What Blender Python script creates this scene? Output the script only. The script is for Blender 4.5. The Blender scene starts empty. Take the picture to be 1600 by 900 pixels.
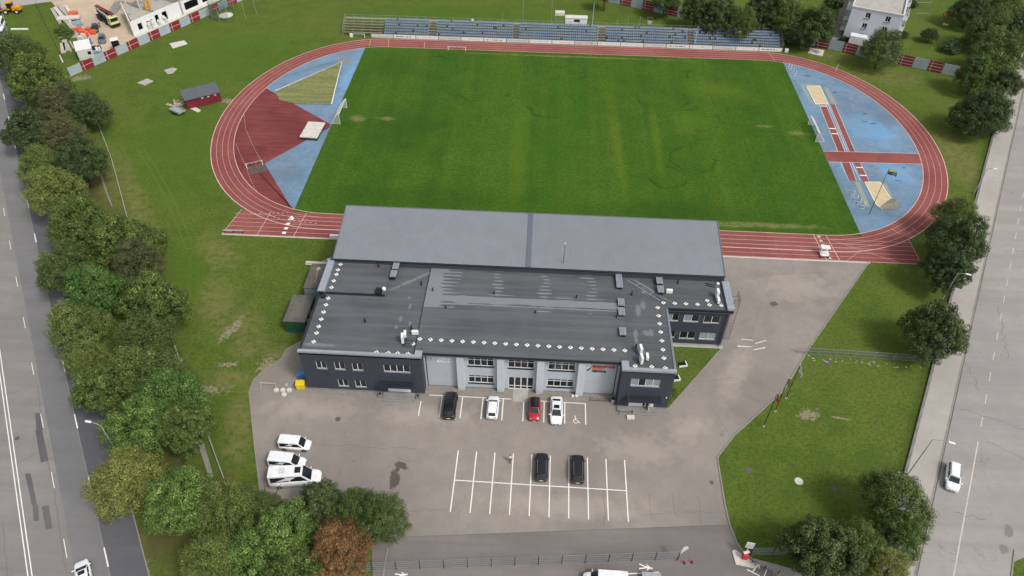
import bpy, math, random
import numpy as np
from mathutils import Vector, Matrix
R = math.radians
random.seed(7)

# ------------------------------------------------------------------ camera, light, exposure
scene = bpy.context.scene
col = scene.collection
cam_d = bpy.data.cameras.new('camera'); cam = bpy.data.objects.new('camera', cam_d); col.objects.link(cam)
CAMPOS = (-6.975942, -149.668920, 90.626303)
cam.location = CAMPOS
cam.matrix_world = Matrix(((0.998435, -0.045828, 0.032048, -6.975942), (0.054855, 0.691187, -0.720591, -149.668920), (0.010872, 0.721222, 0.692619, 90.626303), (0, 0, 0, 1)))
cam_d.sensor_width = 36.0
cam_d.lens = 25.726080
cam_d.clip_end = 3000
scene.camera = cam
SUN_EL, SUN_AZ = R(52), R(128)            # soft high light, overcast
world = bpy.data.worlds.new('World'); scene.world = world; world.use_nodes = True
wn = world.node_tree
bg = wn.nodes['Background']
sky = wn.nodes.new('ShaderNodeTexSky'); sky.sky_type = 'NISHITA'; sky.sun_disc = False
sky.sun_elevation = SUN_EL; sky.sun_rotation = SUN_AZ
sky.air_density = 1.0; sky.dust_density = 4.0; sky.ozone_density = 1.0
hs = wn.nodes.new('ShaderNodeHueSaturation'); hs.inputs['Saturation'].default_value = 0.25   # cloud cover greys the sky
wn.links.new(sky.outputs[0], hs.inputs['Color']); wn.links.new(hs.outputs[0], bg.inputs[0])
bg.inputs[1].default_value = 0.13
sun_d = bpy.data.lights.new('sun', 'SUN'); sun_d.energy = 1.5; sun_d.angle = R(10); sun_d.color = (1, .96, .9)
sun = bpy.data.objects.new('sun', sun_d); col.objects.link(sun)
sun.rotation_euler = Vector((math.sin(SUN_AZ) * math.cos(SUN_EL), math.cos(SUN_AZ) * math.cos(SUN_EL), math.sin(SUN_EL))).to_track_quat('Z', 'Y').to_euler()
sun.location = (0, 0, 100)
scene.view_settings.view_transform = 'Standard'; scene.view_settings.look = 'None'
scene.view_settings.exposure = 0.27; scene.view_settings.gamma = 1
scene.view_settings.use_curve_mapping = False

# ------------------------------------------------------------------ materials
def lin(c):
    r = []
    for v in c[:3]:
        v = v / 255.0
        r.append(v / 12.92 if v <= .04045 else ((v + .055) / 1.055) ** 2.4)
    return (r[0], r[1], r[2], 1.0)

class NT:
    """tiny node-tree helper"""
    def __init__(s, name):
        s.m = bpy.data.materials.new(name); s.m.use_nodes = True
        s.t = s.m.node_tree; s.b = s.t.nodes['Principled BSDF']
        s.pos = s.t.nodes.new('ShaderNodeNewGeometry').outputs['Position']
    def n(s, kind, **kw):
        o = s.t.nodes.new(kind)
        for k, v in kw.items():
            setattr(o, k, v)
        return o
    def link(s, a, b): s.t.links.new(a, b)
    def local(s):
        s.pos = s.n('ShaderNodeTexCoord').outputs['Object']; return s
    def mapped(s, scale=(1, 1, 1), loc=(0, 0, 0), rot=0):
        mp = s.n('ShaderNodeMapping'); s.link(s.pos, mp.inputs[0])
        mp.inputs['Scale'].default_value = scale; mp.inputs['Location'].default_value = loc
        mp.inputs['Rotation'].default_value = (0, 0, rot)
        return mp.outputs[0]
    def noise(s, scale, detail=4, rough=.55, vec=None, dist=0):
        o = s.n('ShaderNodeTexNoise'); o.inputs['Scale'].default_value = scale
        o.inputs['Detail'].default_value = detail; o.inputs['Roughness'].default_value = rough
        o.inputs['Distortion'].default_value = dist
        s.link(vec or s.pos, o.inputs['Vector']); return o.outputs['Fac']
    def ramp(s, fac, a, b, lo=0.0, hi=1.0, smooth=True):
        o = s.n('ShaderNodeMapRange'); o.interpolation_type = 'SMOOTHSTEP' if smooth else 'LINEAR'
        o.inputs['From Min'].default_value = a; o.inputs['From Max'].default_value = b
        o.inputs['To Min'].default_value = lo; o.inputs['To Max'].default_value = hi
        s.link(fac, o.inputs['Value']); return o.outputs[0]
    def mix(s, fac, a, b):
        o = s.n('ShaderNodeMix', data_type='RGBA')
        if isinstance(fac, (int, float)): o.inputs[0].default_value = fac
        else: s.link(fac, o.inputs[0])
        for i, v in ((6, a), (7, b)):
            if isinstance(v, (tuple, list)): o.inputs[i].default_value = v
            else: s.link(v, o.inputs[i])
        return o.outputs[2]
    def math(s, op, a, b=0.0):
        o = s.n('ShaderNodeMath', operation=op)
        for i, v in ((0, a), (1, b)):
            if isinstance(v, (int, float)): o.inputs[i].default_value = v
            else: s.link(v, o.inputs[i])
        return o.outputs[0]
    def blobs(s, spots, wob=.5, wscale=.35, soft=.5):
        """mask of soft, ragged patches at given world places (x, y, rx, ry[, angle])"""
        nz = s.math('MULTIPLY', s.math('SUBTRACT', s.noise(wscale, 5, .65), .5), wob * 4)
        out = None
        for sp in spots:
            mp = s.n('ShaderNodeMapping', vector_type='TEXTURE'); s.link(s.pos, mp.inputs[0])
            mp.inputs['Location'].default_value = (sp[0], sp[1], 0)
            mp.inputs['Scale'].default_value = (sp[2], sp[3], 1000)
            mp.inputs['Rotation'].default_value = (0, 0, R(sp[4]) if len(sp) > 4 else 0)
            ln = s.n('ShaderNodeVectorMath', operation='LENGTH'); s.link(mp.outputs[0], ln.inputs[0])
            d = s.math('ADD', ln.outputs['Value'], nz)
            f = s.ramp(d, 1 - soft, 1 + soft * .4, 1, 0)
            out = f if out is None else s.math('MAXIMUM', out, f)
        return out
    def done(s, color=None, rough=.85, metal=0, bump=None, bstr=.3, bdist=.05, spec=None):
        if color is not None:
            if isinstance(color, (tuple, list)): s.b.inputs['Base Color'].default_value = color
            else: s.link(color, s.b.inputs['Base Color'])
        if isinstance(rough, (int, float)): s.b.inputs['Roughness'].default_value = rough
        else: s.link(rough, s.b.inputs['Roughness'])
        s.b.inputs['Metallic'].default_value = metal
        if spec is not None: s.b.inputs['Specular IOR Level'].default_value = spec
        if bump is not None:
            o = s.n('ShaderNodeBump'); o.inputs['Strength'].default_value = bstr; o.inputs['Distance'].default_value = bdist
            s.link(bump, o.inputs['Height']); s.link(o.outputs[0], s.b.inputs['Normal'])
        return s.m

_cache = {}
def mat(name, c, c2=None, scale=1.5, rough=.6, metal=0, spec=None):
    """plain painted / worn material: base colour broken up with two sizes of noise"""
    if name in _cache: return _cache[name]
    t = NT(name).local()
    c2 = c2 or tuple(v * .86 for v in c)
    f = t.ramp(t.noise(scale, 6, .62), .35, .68)
    g = t.ramp(t.noise(scale * 9, 3), .3, .7)
    f2 = t.math('MULTIPLY', t.math('ADD', f, g), .5)
    m = t.done(t.mix(f2, lin(c), lin(c2)), rough, metal, spec=spec)
    _cache[name] = m
    return m

def m_grass():
    t = NT('grass')
    big = t.ramp(t.noise(.035, 5, .6, dist=.6), .38, .62)
    mid = t.ramp(t.noise(.22, 7, .72), .36, .66)
    fine = t.ramp(t.noise(2.0, 6, .8), .42, .62)
    tiny = t.ramp(t.noise(9, 3, .7), .3, .7)
    c = t.mix(mid, lin((58, 90, 16)), lin((84, 108, 28)))
    c = t.mix(t.math('MULTIPLY', big, .5), c, lin((94, 108, 42)))
    c = t.mix(t.math('MULTIPLY', fine, .8), c, lin((40, 62, 18)))
    c = t.mix(t.math('MULTIPLY', tiny, .4), c, lin((118, 120, 68)))
    # vivid flush of grass north-west, mown bands
    v = t.blobs([(-88, -14, 12, 24, 20), (-90, 28, 26, 18, 30), (-30, 58, 40, 8), (-70, -55, 12, 8)], .35, .12, .8)
    c = t.mix(t.math('MULTIPLY', v, .5), c, lin((66, 98, 22)))
    # dry, trampled and mossy places
    dry = t.blobs([(-66, -50, 7, 4, -50), (-62, -62, 4, 9, 20), (-56, -67, 3.2, 5, 30), (-53, -72, 4, 3), (-55, -79, 5, 2),
                   (-50, -88, 2.4, 9, 12), (-100, -30, 8, 16, 30), (62, 10, 12, 4), (82, 30, 9, 6), (86, -8, 5, 16),
                   (-60, -106, 8, 3), (-47, -73, 3, 2), (76, 44, 6, 3), (68, 41, 6, 3, -20), (-88, -36, 2.5, 22, 35)], .5, .3, .7)
    dn = t.math('MULTIPLY', dry, t.ramp(t.noise(.8, 7, .75), .36, .62))
    c = t.mix(t.math('MULTIPLY', dn, .8), c, lin((118, 112, 70)))
    # bare earth
    earth = t.blobs([(-57.6, -68.5, .9, 2.8, -20), (-55.6, -76, 1.8, .5, 10), (35.6, -80.2, 1.7, 1.1, 20), (-124, 13.4, 3, 1.4, 20), (-57.0, -110.5, 3, 2),
                     (-93, 4.2, 4, 2.2, 40), (-49.2, -76.5, 1.4, 3), (-83, 5.2, 3, 1), (-59, -81.5, 5, 1, 5), (40.5, -80.6, 1.4, .2, -8)], .9, 1.2, .4)
    c = t.mix(t.math('MULTIPLY', earth, t.ramp(t.noise(2.2, 6, .75), .38, .56)), c, lin((146, 134, 114)))
    # leaf litter under the tree rows
    litter = t.blobs([(-105, -25, 5, 22, 34), (-86, -52, 5, 26, 34), (-66, -80, 5, 24, 34), (-52, -102, 8, 9, 30), (-40, -108, 12, 6), (72, -48, 5, 18, -28), (48, -96, 8, 8)], .4, .3, .6)
    c = t.mix(t.math('MULTIPLY', litter, .85), c, lin((80, 76, 46)))
    bump = t.math('ADD', t.noise(3, 6, .8), t.math('MULTIPLY', t.noise(.4, 4), 1.5))
    return t.done(c, .95, bump=bump, bstr=.7, bdist=.12, spec=.15)

def m_pitch():
    t = NT('pitch_turf')
    st = t.ramp(t.noise(1, 3, .5, t.mapped((.085, .006, 1), (3, 0, 0))), .42, .62)     # drainage bands running north-south
    st2 = t.ramp(t.noise(1, 2, .5, t.mapped((.35, .012, 1))), .45, .65)
    mid = t.ramp(t.noise(.16, 6, .66, dist=.5), .36, .66)
    fine = t.ramp(t.noise(1.5, 7, .82), .42, .62)
    tiny = t.ramp(t.noise(7, 3, .7), .3, .7)
    c = t.mix(mid, lin((40, 84, 12)), lin((58, 96, 16)))
    c = t.mix(t.math('MULTIPLY', st, .4), c, lin((80, 108, 20)))
    c = t.mix(t.math('MULTIPLY', st2, .25), c, lin((78, 108, 30)))
    c = t.mix(t.math('MULTIPLY', fine, .7), c, lin((28, 56, 12)))
    c = t.mix(t.math('MULTIPLY', tiny, .3), c, lin((98, 112, 48)))
    g = t.blobs([(-6, -14, 7, 22), (-1, 8, 5, 20)], .3, .2, .8)
    c = t.mix(t.math('MULTIPLY', g, .22), c, lin((46, 100, 18)))
    y = t.blobs([(10, -8, 1.4, 26, 2), (19, -4, 1.1, 20), (-12, -12, 2.2, 24), (37, 20, 9, 5), (27, 4, 4, 7)], .3, .25, .9)
    c = t.mix(t.math('MULTIPLY', y, .3), c, lin((98, 118, 28)))
    dk = t.blobs([(-30, -30, 24, 5), (20, -32, 26, 4), (-46, 26, 9, 8), (-38, -4, 12, 12)], .4, .15, .9)
    c = t.mix(t.math('MULTIPLY', dk, .35), c, lin((26, 64, 10)))
    # fairy-ring arcs of darker grass
    def ring(x, y, r, w):
        mp = t.n('ShaderNodeVectorMath', operation='DISTANCE'); t.link(t.pos, mp.inputs[0]); mp.inputs[1].default_value = (x, y, 0)
        d = t.math('ABSOLUTE', t.math('SUBTRACT', t.math('ADD', mp.outputs['Value'], t.math('MULTIPLY', t.noise(.25, 3), 3)), r + 1.5))
        return t.math('MULTIPLY', t.ramp(d, 0, w, 1, 0), t.ramp(t.noise(.12, 3), .48, .6))
    rg = ring(22, 14, 6, .7)
    for q in [(33, 26, 4, .6), (-22, 16, 7, .6), (30, 5, 5, .6), (20, -19, 4, .5), (-5, 9, 6, .6), (-30, -28, 5, .6), (-36, 26, 6, .5), (26, -12, 5, .5), (0, 26, 4, .5)]:
        rg = t.math('MAXIMUM', rg, ring(*q))
    c = t.mix(t.math('MULTIPLY', rg, .5), c, lin((24, 54, 12)))
    bare = t.blobs([(-50.7, -.6, 2.0, 1.5), (-44, 0, 2.2, .9), (52, .5, 2.6, 1.1), (38, -34.2, 12, .9), (57 - 12, 3, 2, .6), (-2, 34.6, 30, .5), (29, -34.9, 6, .5)], .5, .5, .7)
    bn = t.math('MULTIPLY', bare, t.ramp(t.noise(1.5, 6, .7), .3, .55))
    c = t.mix(t.math('MULTIPLY', bn, .6), c, lin((132, 126, 84)))
    bump = t.math('ADD', t.noise(3, 6, .8), t.noise(.5, 4))
    return t.done(c, .95, bump=bump, bstr=.6, bdist=.1, spec=.15)

def m_asphalt(name, a, b, streak=None, spots=(), spot_col=(60, 55, 52), light=(), cracks=.35, seed=0):
    t = NT(name)
    big = t.ramp(t.noise(.06, 5, .6, t.mapped(loc=(seed, 0, 0))), .36, .64)
    mid = t.ramp(t.noise(.5, 7, .7), .34, .66)
    tiny = t.ramp(t.noise(14, 3, .8), .3, .7)
    c = t.mix(big, lin(a), lin(b))
    c = t.mix(t.math('MULTIPLY', mid, .3), c, lin(tuple(v * .88 for v in a)))
    if streak:                                              # tyre-polished lanes along the road
        sv = t.noise(1, 4, .6, t.mapped((streak[1], streak[2], 1), rot=streak[0]))
        c = t.mix(t.math('MULTIPLY', t.ramp(sv, .35, .68), .5), c, lin(tuple(v * .86 for v in a)))
    c = t.mix(t.math('MULTIPLY', tiny, .28), c, lin(tuple(min(255, v * 1.12) for v in b)))
    if cracks:
        vo = t.n('ShaderNodeTexVoronoi', feature='DISTANCE_TO_EDGE'); vo.inputs['Scale'].default_value = .085
        wv = t.n('ShaderNodeVectorMath', operation='ADD')
        nc = t.n('ShaderNodeTexNoise'); nc.inputs['Scale'].default_value = .35; nc.inputs['Detail'].default_value = 6
        t.link(t.pos, nc.inputs['Vector']); sc = t.n('ShaderNodeVectorMath', operation='SCALE'); sc.inputs['Scale'].default_value = 7
        t.link(nc.outputs['Color'], sc.inputs[0]); t.link(t.pos, wv.inputs[0]); t.link(sc.outputs[0], wv.inputs[1]); t.link(wv.outputs[0], vo.inputs['Vector'])
        ck = t.ramp(vo.outputs['Distance'], .0, .006, 1, 0)
        ck = t.math('MULTIPLY', ck, t.ramp(t.noise(.1, 2), .48, .6))
        c = t.mix(t.math('MULTIPLY', ck, cracks), c, lin((70, 66, 62)))
    if light:
        l = t.blobs(light, .5, .5, .8); c = t.mix(t.math('MULTIPLY', l, .5), c, lin((166, 157, 148)))
    if spots:
        s_ = t.blobs(spots, .35, 1.1, .25); c = t.mix(t.math('MULTIPLY', s_, .8), c, lin(spot_col))
    return t.done(c, .9, bump=t.noise(9, 4, .8), bstr=.25, bdist=.02, spec=.25)

def m_track():
    t = NT('red_track')
    big = t.ramp(t.noise(.08, 5, .6), .36, .64); mid = t.ramp(t.noise(1.1, 6, .7), .34, .66); tn = t.ramp(t.noise(10, 3, .7), .3, .7)
    c = t.mix(big, lin((128, 68, 66)), lin((142, 84, 79)))
    c = t.mix(t.math('MULTIPLY', mid, .35), c, lin((104, 50, 50)))
    c = t.mix(t.math('MULTIPLY', tn, .15), c, lin((168, 110, 100)))
    w = t.blobs([(60, -32, 14, 6), (74, 22, 9, 12, 30), (40, -40, 30, 3)], .4, .3, .8)
    c = t.mix(t.math('MULTIPLY', w, .25), c, lin((134, 92, 84)))
    return t.done(c, .9, bump=t.noise(14, 3), bstr=.2, bdist=.01, spec=.2)

def m_wedge():
    t = NT('red_runup')
    st = t.ramp(t.noise(1, 5, .6, t.mapped((.12, 1.0, 1), rot=R(28))), .35, .65); big = t.ramp(t.noise(.12, 5), .35, .65)
    c = t.mix(big, lin((112, 56, 56)), lin((126, 68, 66))); c = t.mix(t.math('MULTIPLY', st, .5), c, lin((94, 40, 42)))
    return t.done(c, .9, spec=.2)

def m_blue():
    t = NT('blue_coating')
    big = t.ramp(t.noise(.12, 6, .65, dist=.8), .34, .62)
    st = t.ramp(t.noise(1, 6, .7, t.mapped((.16, 1.3, 1), rot=R(8))), .42, .66)
    fine = t.ramp(t.noise(3, 5, .75), .38, .68)
    c = t.mix(big, lin((110, 146, 178)), lin((98, 124, 148)))
    c = t.mix(t.math('MULTIPLY', st, .65), c, lin((122, 132, 140)))
    c = t.mix(t.math('MULTIPLY', fine, .45), c, lin((82, 104, 124)))
    c = t.mix(t.math('MULTIPLY', t.ramp(t.noise(.3, 7, .75, dist=1.2), .48, .66), .6), c, lin((130, 140, 146)))
    lt = t.blobs([(70, -14, 5, 4), (59, 20, 2, 6), (70, 2, 6, 8), (-57, 20, 1.6, 14)], .5, .3, .8)
    c = t.mix(t.math('MULTIPLY', lt, .45), c, lin((112, 168, 214)))
    dk = t.blobs([(62, -27, 5, 3), (72, -25, 5, 3), (56, -18, 1, 10), (74, 8, 4, 3), (-66, 24, 8, .8, 40), (-62, -24, 5, 3)], .5, .4, .7)
    c = t.mix(t.math('MULTIPLY', dk, .5), c, lin((92, 106, 116)))
    sp = t.blobs([(65.5, 20.5, .8, .2, 30), (70, 10.5, .5, .3), (70.6, 6.1, .9, .25, 10), (69, 7, 1.0, .15), (60.5, 28.6, 1.1, .3), (72, -12, .3, .3), (69, -17, .7, .15, -20), (74.5, -23, .8, .2), (57.4, -12.5, .6, .15), (65, -12, .9, .12), (60.8, -10.2, .4, .3)], .6, 2, .4)
    c = t.mix(t.math('MULTIPLY', sp, .8), c, lin((50, 60, 70)))
    return t.done(c, .85, spec=.3)

def m_roofing(name, puddle=False):
    t = NT(name)
    big = t.ramp(t.noise(.16, 5, .6), .36, .66)
    st = t.ramp(t.noise(1, 5, .6, t.mapped((.05, 1.1, 1))), .4, .62)
    fine = t.ramp(t.noise(6, 4, .7), .3, .7)
    sx = t.n('ShaderNodeSeparateXYZ'); t.link(t.pos, sx.inputs[0]); X, Y = sx.outputs[0], sx.outputs[1]
    seam = t.math('FRACT', t.math('MULTIPLY', Y, 1.05)); seam = t.ramp(t.math('ABSOLUTE', t.math('SUBTRACT', seam, .5)), .47, .5)
    c = t.mix(big, lin((70, 73, 76)), lin((82, 85, 88)))
    c = t.mix(t.math('MULTIPLY', st, .6), c, lin((96, 99, 101)))
    c = t.mix(t.math('MULTIPLY', seam, .55), c, lin((48, 50, 52)))
    c = t.mix(t.math('MULTIPLY', fine, .15), c, lin((100, 102, 104)))
    rough = .8
    if puddle:
        row = t.ramp(t.math('ABSOLUTE', t.math('SUBTRACT', t.math('FRACT', t.math('MULTIPLY', Y, 1.2)), .5)), .0, .34, 1, .0)   # every felt sheet holds its own pool
        n1 = t.noise(1, 3, .5, t.mapped((.3, 1.2, 1), (2, .3, 0)))
        n2 = t.noise(.16, 3, .5)
        belt = t.ramp(t.math('ABSOLUTE', t.math('ADD', Y, 67.6)), .3, 2.2, 1, 0)                  # main pool behind the roof's fold
        left = t.math('MULTIPLY', t.ramp(X, -23.5, -16.5, 1, 0), t.ramp(Y, -70.5, -69, 0, 1))
        xw = t.math('ADD', t.math('MULTIPLY', X, 1 / 7.4), t.math('MULTIPLY', t.noise(.3, 2), .5)); colm = t.math('MULTIPLY', t.ramp(t.math('ABSOLUTE', t.math('SUBTRACT', t.math('FRACT', xw), .5)), .03, .3, 1, 0), t.math('MULTIPLY', t.ramp(Y, -70.2, -69.5, 0, 1), t.ramp(t.noise(.22, 2, .5, t.mapped(loc=(7, 3, 0))), .35, .6, .7, 1.15)))
        base = t.math('MAXIMUM', t.math('MAXIMUM', belt, left), t.math('MULTIPLY', colm, .62))
        a = t.math('ADD', t.math('MULTIPLY', base, .62), t.math('ADD', t.math('MULTIPLY', row, .26), t.math('MULTIPLY', n1, .42)))
        wet = t.ramp(a, .72, .755)
        wet = t.math('MULTIPLY', wet, t.ramp(Y, -70.4, -70.0, 0, 1))
        c = t.mix(wet, c, lin((122, 127, 131)))  # pools coloured paler than the felt, sky reflection put into the colour
        r2 = t.ramp(wet, 0, 1, .8, .35, False); rough = r2
    else:
        pd = t.blobs([(9.3, -68, .5, 1.4), (10.2, -66.8, .5, 1), (11, -72.6, .45, .8), (10.2, -72.7, .5, .6), (9.2, -76.9, .7, 1.6), (8.6, -73.4, .35, 1.8),
                      (-26.6, -69.5, .25, .7), (-26, -73.1, .2, .6), (-27.6, -72.2, .22, .7), (-27, -67.6, .3, .3), (-28, -74, .3, .3), (10.6, -63.8, .5, .4), (-39, -78.3, 2.5, .4),
                      (-24.2, -70.3, .25, .9), (-24.1, -72.4, .18, 1.2), (13.0, -64.5, 4, .15, -35), (11, -62.6, 4.5, .12, -38), (-27, -63.4, 4.6, .35, 38)], .5, 1.2, .5)
        c = t.mix(t.math('MULTIPLY', pd, .6), c, lin((126, 130, 134)))
    return t.done(c, rough, bump=t.noise(4, 4), bstr=.15, bdist=.02)

def m_glass():
    t = NT('dark_glass').local()
    n = t.ramp(t.noise(2.5, 4, .6), .4, .6)
    return t.done(t.mix(n, lin((16, 19, 23)), lin((34, 38, 44))), .12, spec=.7)

def m_leaf(name, lo, hi, tip):
    t = NT(name)
    at = t.n('ShaderNodeAttribute', attribute_name='tone'); v = at.outputs['Fac']
    oi = t.n('ShaderNodeObjectInfo')
    c = t.mix(t.ramp(v, .0, .75, smooth=False), lin(lo), lin(hi))
    c = t.mix(t.ramp(v, .72, 1.0), c, lin(tip))
    h = t.n('ShaderNodeHueSaturation'); t.link(c, h.inputs['Color'])
    t.link(t.ramp(oi.outputs['Random'], 0, 1, .485, .515, False), h.inputs['Hue'])
    t.link(t.ramp(oi.outputs['Random'], 0, 1, 1.28, 1.0, False), h.inputs['Value']); h.inputs['Saturation'].default_value = .88
    m = t.done(h.outputs[0], .65, spec=.25)
    tr = t.n('ShaderNodeBsdfTranslucent'); t.link(h.outputs[0], tr.inputs['Color'])
    mx = t.n('ShaderNodeMixShader'); mx.inputs[0].default_value = .22
    out = t.t.nodes['Material Output']
    t.link(t.b.outputs[0], mx.inputs[1]); t.link(tr.outputs[0], mx.inputs[2]); t.link(mx.outputs[0], out.inputs['Surface'])
    return m

M = {}
M['grass'] = m_grass(); M['pitch'] = m_pitch(); M['track'] = m_track(); M['wedge'] = m_wedge(); M['blue'] = m_blue()
M['lot'] = m_asphalt('parking_asphalt', (126, 119, 114), (144, 136, 129),
    spots=[(-24.9, -92.9, 1.15, .6, -20), (-25.5, -95.2, .75, 1.6, 5), (-25.3, -93.6, .35, .5)], spot_col=(72, 64, 60),
    light=[(17, -84, 4, 2, 30), (26, -72, 2, 7, -25), (40, -52, 8, 4), (-22, -84, 8, 2), (-40, -84, 7, 2), (-1, -98, 10, 2), (9, -88, 6, 3)], seed=3)
M['lane_asphalt'] = m_asphalt('drive_asphalt', (114, 109, 107), (126, 120, 116), streak=(R(-7), .04, .5), cracks=.1, seed=9)
M['road_w'] = m_asphalt('old_road_asphalt', (126, 124, 121), (138, 135, 131), streak=(R(-55.5), .02, .35), cracks=.5, seed=21)
M['road_mid'] = m_asphalt('grey_lane_asphalt', (114, 114, 115), (122, 121, 121), streak=(R(-55.5), .01, .3), cracks=.15, seed=5)
M['road_dark'] = m_asphalt('fresh_lane_asphalt', (90, 90, 95), (98, 98, 102), streak=(R(-55.5), .01, .3), cracks=0, seed=2)
M['patch'] = m_asphalt('road_repair_asphalt', (86, 85, 86), (104, 102, 101), cracks=0, seed=1)
M['road_e'] = m_asphalt('east_road_asphalt', (144, 141, 137), (156, 152, 147), streak=(R(61.8), .015, .35), cracks=.45,
    spots=[(57.8, -97.9, .6, 1.1, -28), (56.0, -100.6, .6, .8, -28), (90, -36, 3, 1.5, 20)], spot_col=(118, 114, 111), seed=8)
M['pave'] = m_asphalt('pavement_asphalt', (156, 151, 145), (166, 161, 154), cracks=.2, seed=13)
M['sandlot'] = m_asphalt('building_site_sand', (176, 156, 132), (192, 176, 154), spots=[(-121, 45, 2.5, 4)], spot_col=(134, 104, 82), light=[(-133, 47, 6, 5)], cracks=0, seed=4)
M['sand'] = mat('pit_sand', (204, 186, 152), (182, 162, 130), .8, .95)
M['sand2'] = mat('spilled_sand', (150, 154, 112), (120, 140, 150), .9, .95)
M['pavers'] = mat('concrete_pavers', (140, 135, 128), (118, 113, 106), 1.3, .9)
M['conc'] = mat('concrete', (176, 172, 164), (150, 147, 140), .7, .9)
M['conc_l'] = mat('light_concrete', (208, 204, 194), (186, 180, 168), .8, .9)
M['kerb'] = mat('kerb_concrete', (152, 146, 136), (126, 120, 110), .5, .9)
M['paint'] = mat('road_paint', (240, 238, 232), (222, 219, 212), .9, .7)
M['paint_faded'] = mat('worn_paint', (206, 200, 190), (170, 164, 156), .6, .8)
M['lane'] = mat('lane_paint', (226, 196, 186), (190, 150, 140), .3, .8)
M['white'] = mat('white_paint', (232, 232, 230), (214, 214, 212), 1, .45)
M['steelw'] = mat('off_white_metal', (212, 212, 208), (188, 188, 184), 1, .5)
M['galv'] = mat('galvanised_steel', (160, 164, 164), (138, 142, 142), 1.5, .55)
M['dsteel'] = mat('dark_steel', (66, 68, 70), (48, 50, 52), 2, .5, .4)
M['black'] = mat('black_plastic', (26, 27, 29), (18, 18, 20), 2, .5)
M['wall_d'] = mat('anthracite_render', (62, 66, 78), (54, 58, 70), .25, .75)
M['wall_l'] = mat('pale_grey_render', (184, 190, 197), (174, 180, 188), .22, .75)
M['wall_p'] = mat('pilaster_render', (198, 203, 208), (186, 192, 198), .3, .75)
M['plinth'] = mat('plinth', (140, 138, 134), (118, 116, 112), .6, .9)
M['coping'] = mat('coping_metal', (164, 170, 178), (144, 150, 158), .5, .4, .2)
M['fascia'] = mat('dark_fascia', (40, 44, 54), (30, 33, 40), .6, .5)
M['roof'] = m_roofing('bitumen_roofing'); M['roof_wet'] = m_roofing('bitumen_roofing_with_pools', True)
M['corr'] = mat('corrugated_roof_metal', (124, 129, 136), (116, 121, 128), .05, .6)
M['corr_d'] = mat('overlap_roof_metal', (108, 116, 126), (98, 106, 116), .3, .5, .15)
M['glass'] = m_glass()
M['blind'] = mat('pale_blind', (150, 164, 166), (128, 142, 146), .7, .35)
M['red'] = mat('red_panel', (140, 36, 46), (116, 30, 40), .4, .6)
M['greyp'] = mat('grey_fence_panel', (166, 178, 184), (146, 158, 166), .35, .6)
M['sred'] = mat('shed_red', (120, 30, 42), (96, 26, 36), .5, .7)
M['shedroof'] = mat('grey_felt', (92, 98, 104), (76, 82, 88), .6, .9)
M['green'] = mat('container_green', (30, 84, 54), (24, 68, 44), .7, .6)
M['mossroof'] = mat('mossy_felt', (112, 108, 102), (78, 76, 72), .5, .95)
M['lblue'] = mat('light_blue_paint', (132, 158, 172), (112, 138, 152), .6, .7)
M['bark'] = mat('bark', (84, 72, 58), (58, 50, 42), 3, .95)
M['yellow'] = mat('yellow_plastic', (226, 202, 40), (204, 178, 30), 1, .45)
M['bluep'] = mat('blue_plastic', (84, 136, 190), (70, 116, 170), 1, .5)
M['orange'] = mat('orange_plastic', (222, 96, 60), (206, 80, 50), 1, .6)
M['oyel'] = mat('loader_yellow', (220, 160, 30), (190, 132, 24), 1, .5)
M['net'] = mat('goal_net', (214, 216, 214), (190, 192, 190), 1, .8)
M['gnet'] = mat('green_net', (52, 110, 84), (40, 90, 70), 1, .8)
M['seat'] = mat('seat_plastic', (134, 154, 176), (108, 128, 152), .15, .5)
M['seat_b'] = mat('dark_seat_plastic', (48, 66, 90), (38, 52, 74), .15, .5)
M['wood'] = mat('weathered_plank', (138, 134, 112), (112, 108, 88), .8, .9)
M['timber'] = mat('pale_timber', (196, 184, 160), (170, 156, 132), .8, .9)
M['tyre'] = mat('tyre_rubber', (30, 30, 31), (22, 22, 23), 2, .8)
M['rim'] = mat('alloy_rim', (150, 152, 154), (110, 112, 114), 3, .35, .6)
M['lamp'] = mat('headlamp_glass', (196, 200, 204), (160, 164, 170), 3, .15)
M['tail'] = mat('tail_lamp', (140, 22, 22), (100, 14, 14), 3, .2)
M['skin'] = mat('skin', (206, 160, 136), (190, 144, 120), 2, .6)
M['text_w'] = mat('white_letters', (250, 250, 250), (244, 244, 244), 1, .5)
M['text_r'] = mat('red_letters', (206, 48, 62), (190, 40, 54), 1, .5)
M['text_o'] = mat('orange_letters', (222, 128, 48), (208, 112, 40), 1, .5)
M['text_k'] = mat('black_letters', (36, 34, 38), (28, 26, 30), 1, .5)
M['inkgrey'] = mat('grey_print', (150, 150, 158), (120, 120, 130), 1, .6)
M['iron'] = mat('manhole_iron', (98, 94, 88), (78, 74, 70), 3, .8)
def carpaint(name, c, rough=.25):
    t = NT(name).local(); n = t.ramp(t.noise(1.5, 4), .3, .7)
    m = t.done(t.mix(n, lin(c), lin(tuple(v * .93 for v in c))), rough); t.b.inputs['Coat Weight'].default_value = .6; t.b.inputs['Coat Roughness'].default_value = .08
    return m
M['car_black'] = carpaint('black_car_paint', (22, 24, 27)); M['car_white'] = carpaint('white_car_paint', (236, 238, 240), .35)
M['car_red'] = carpaint('red_car_paint', (176, 28, 48)); M['car_grey'] = carpaint('grey_car_paint', (88, 100, 116)); M['car_navy'] = carpaint('dark_blue_car_paint', (28, 40, 56))
M['cab'] = carpaint('pale_yellow_cab_paint', (214, 216, 150))
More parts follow.
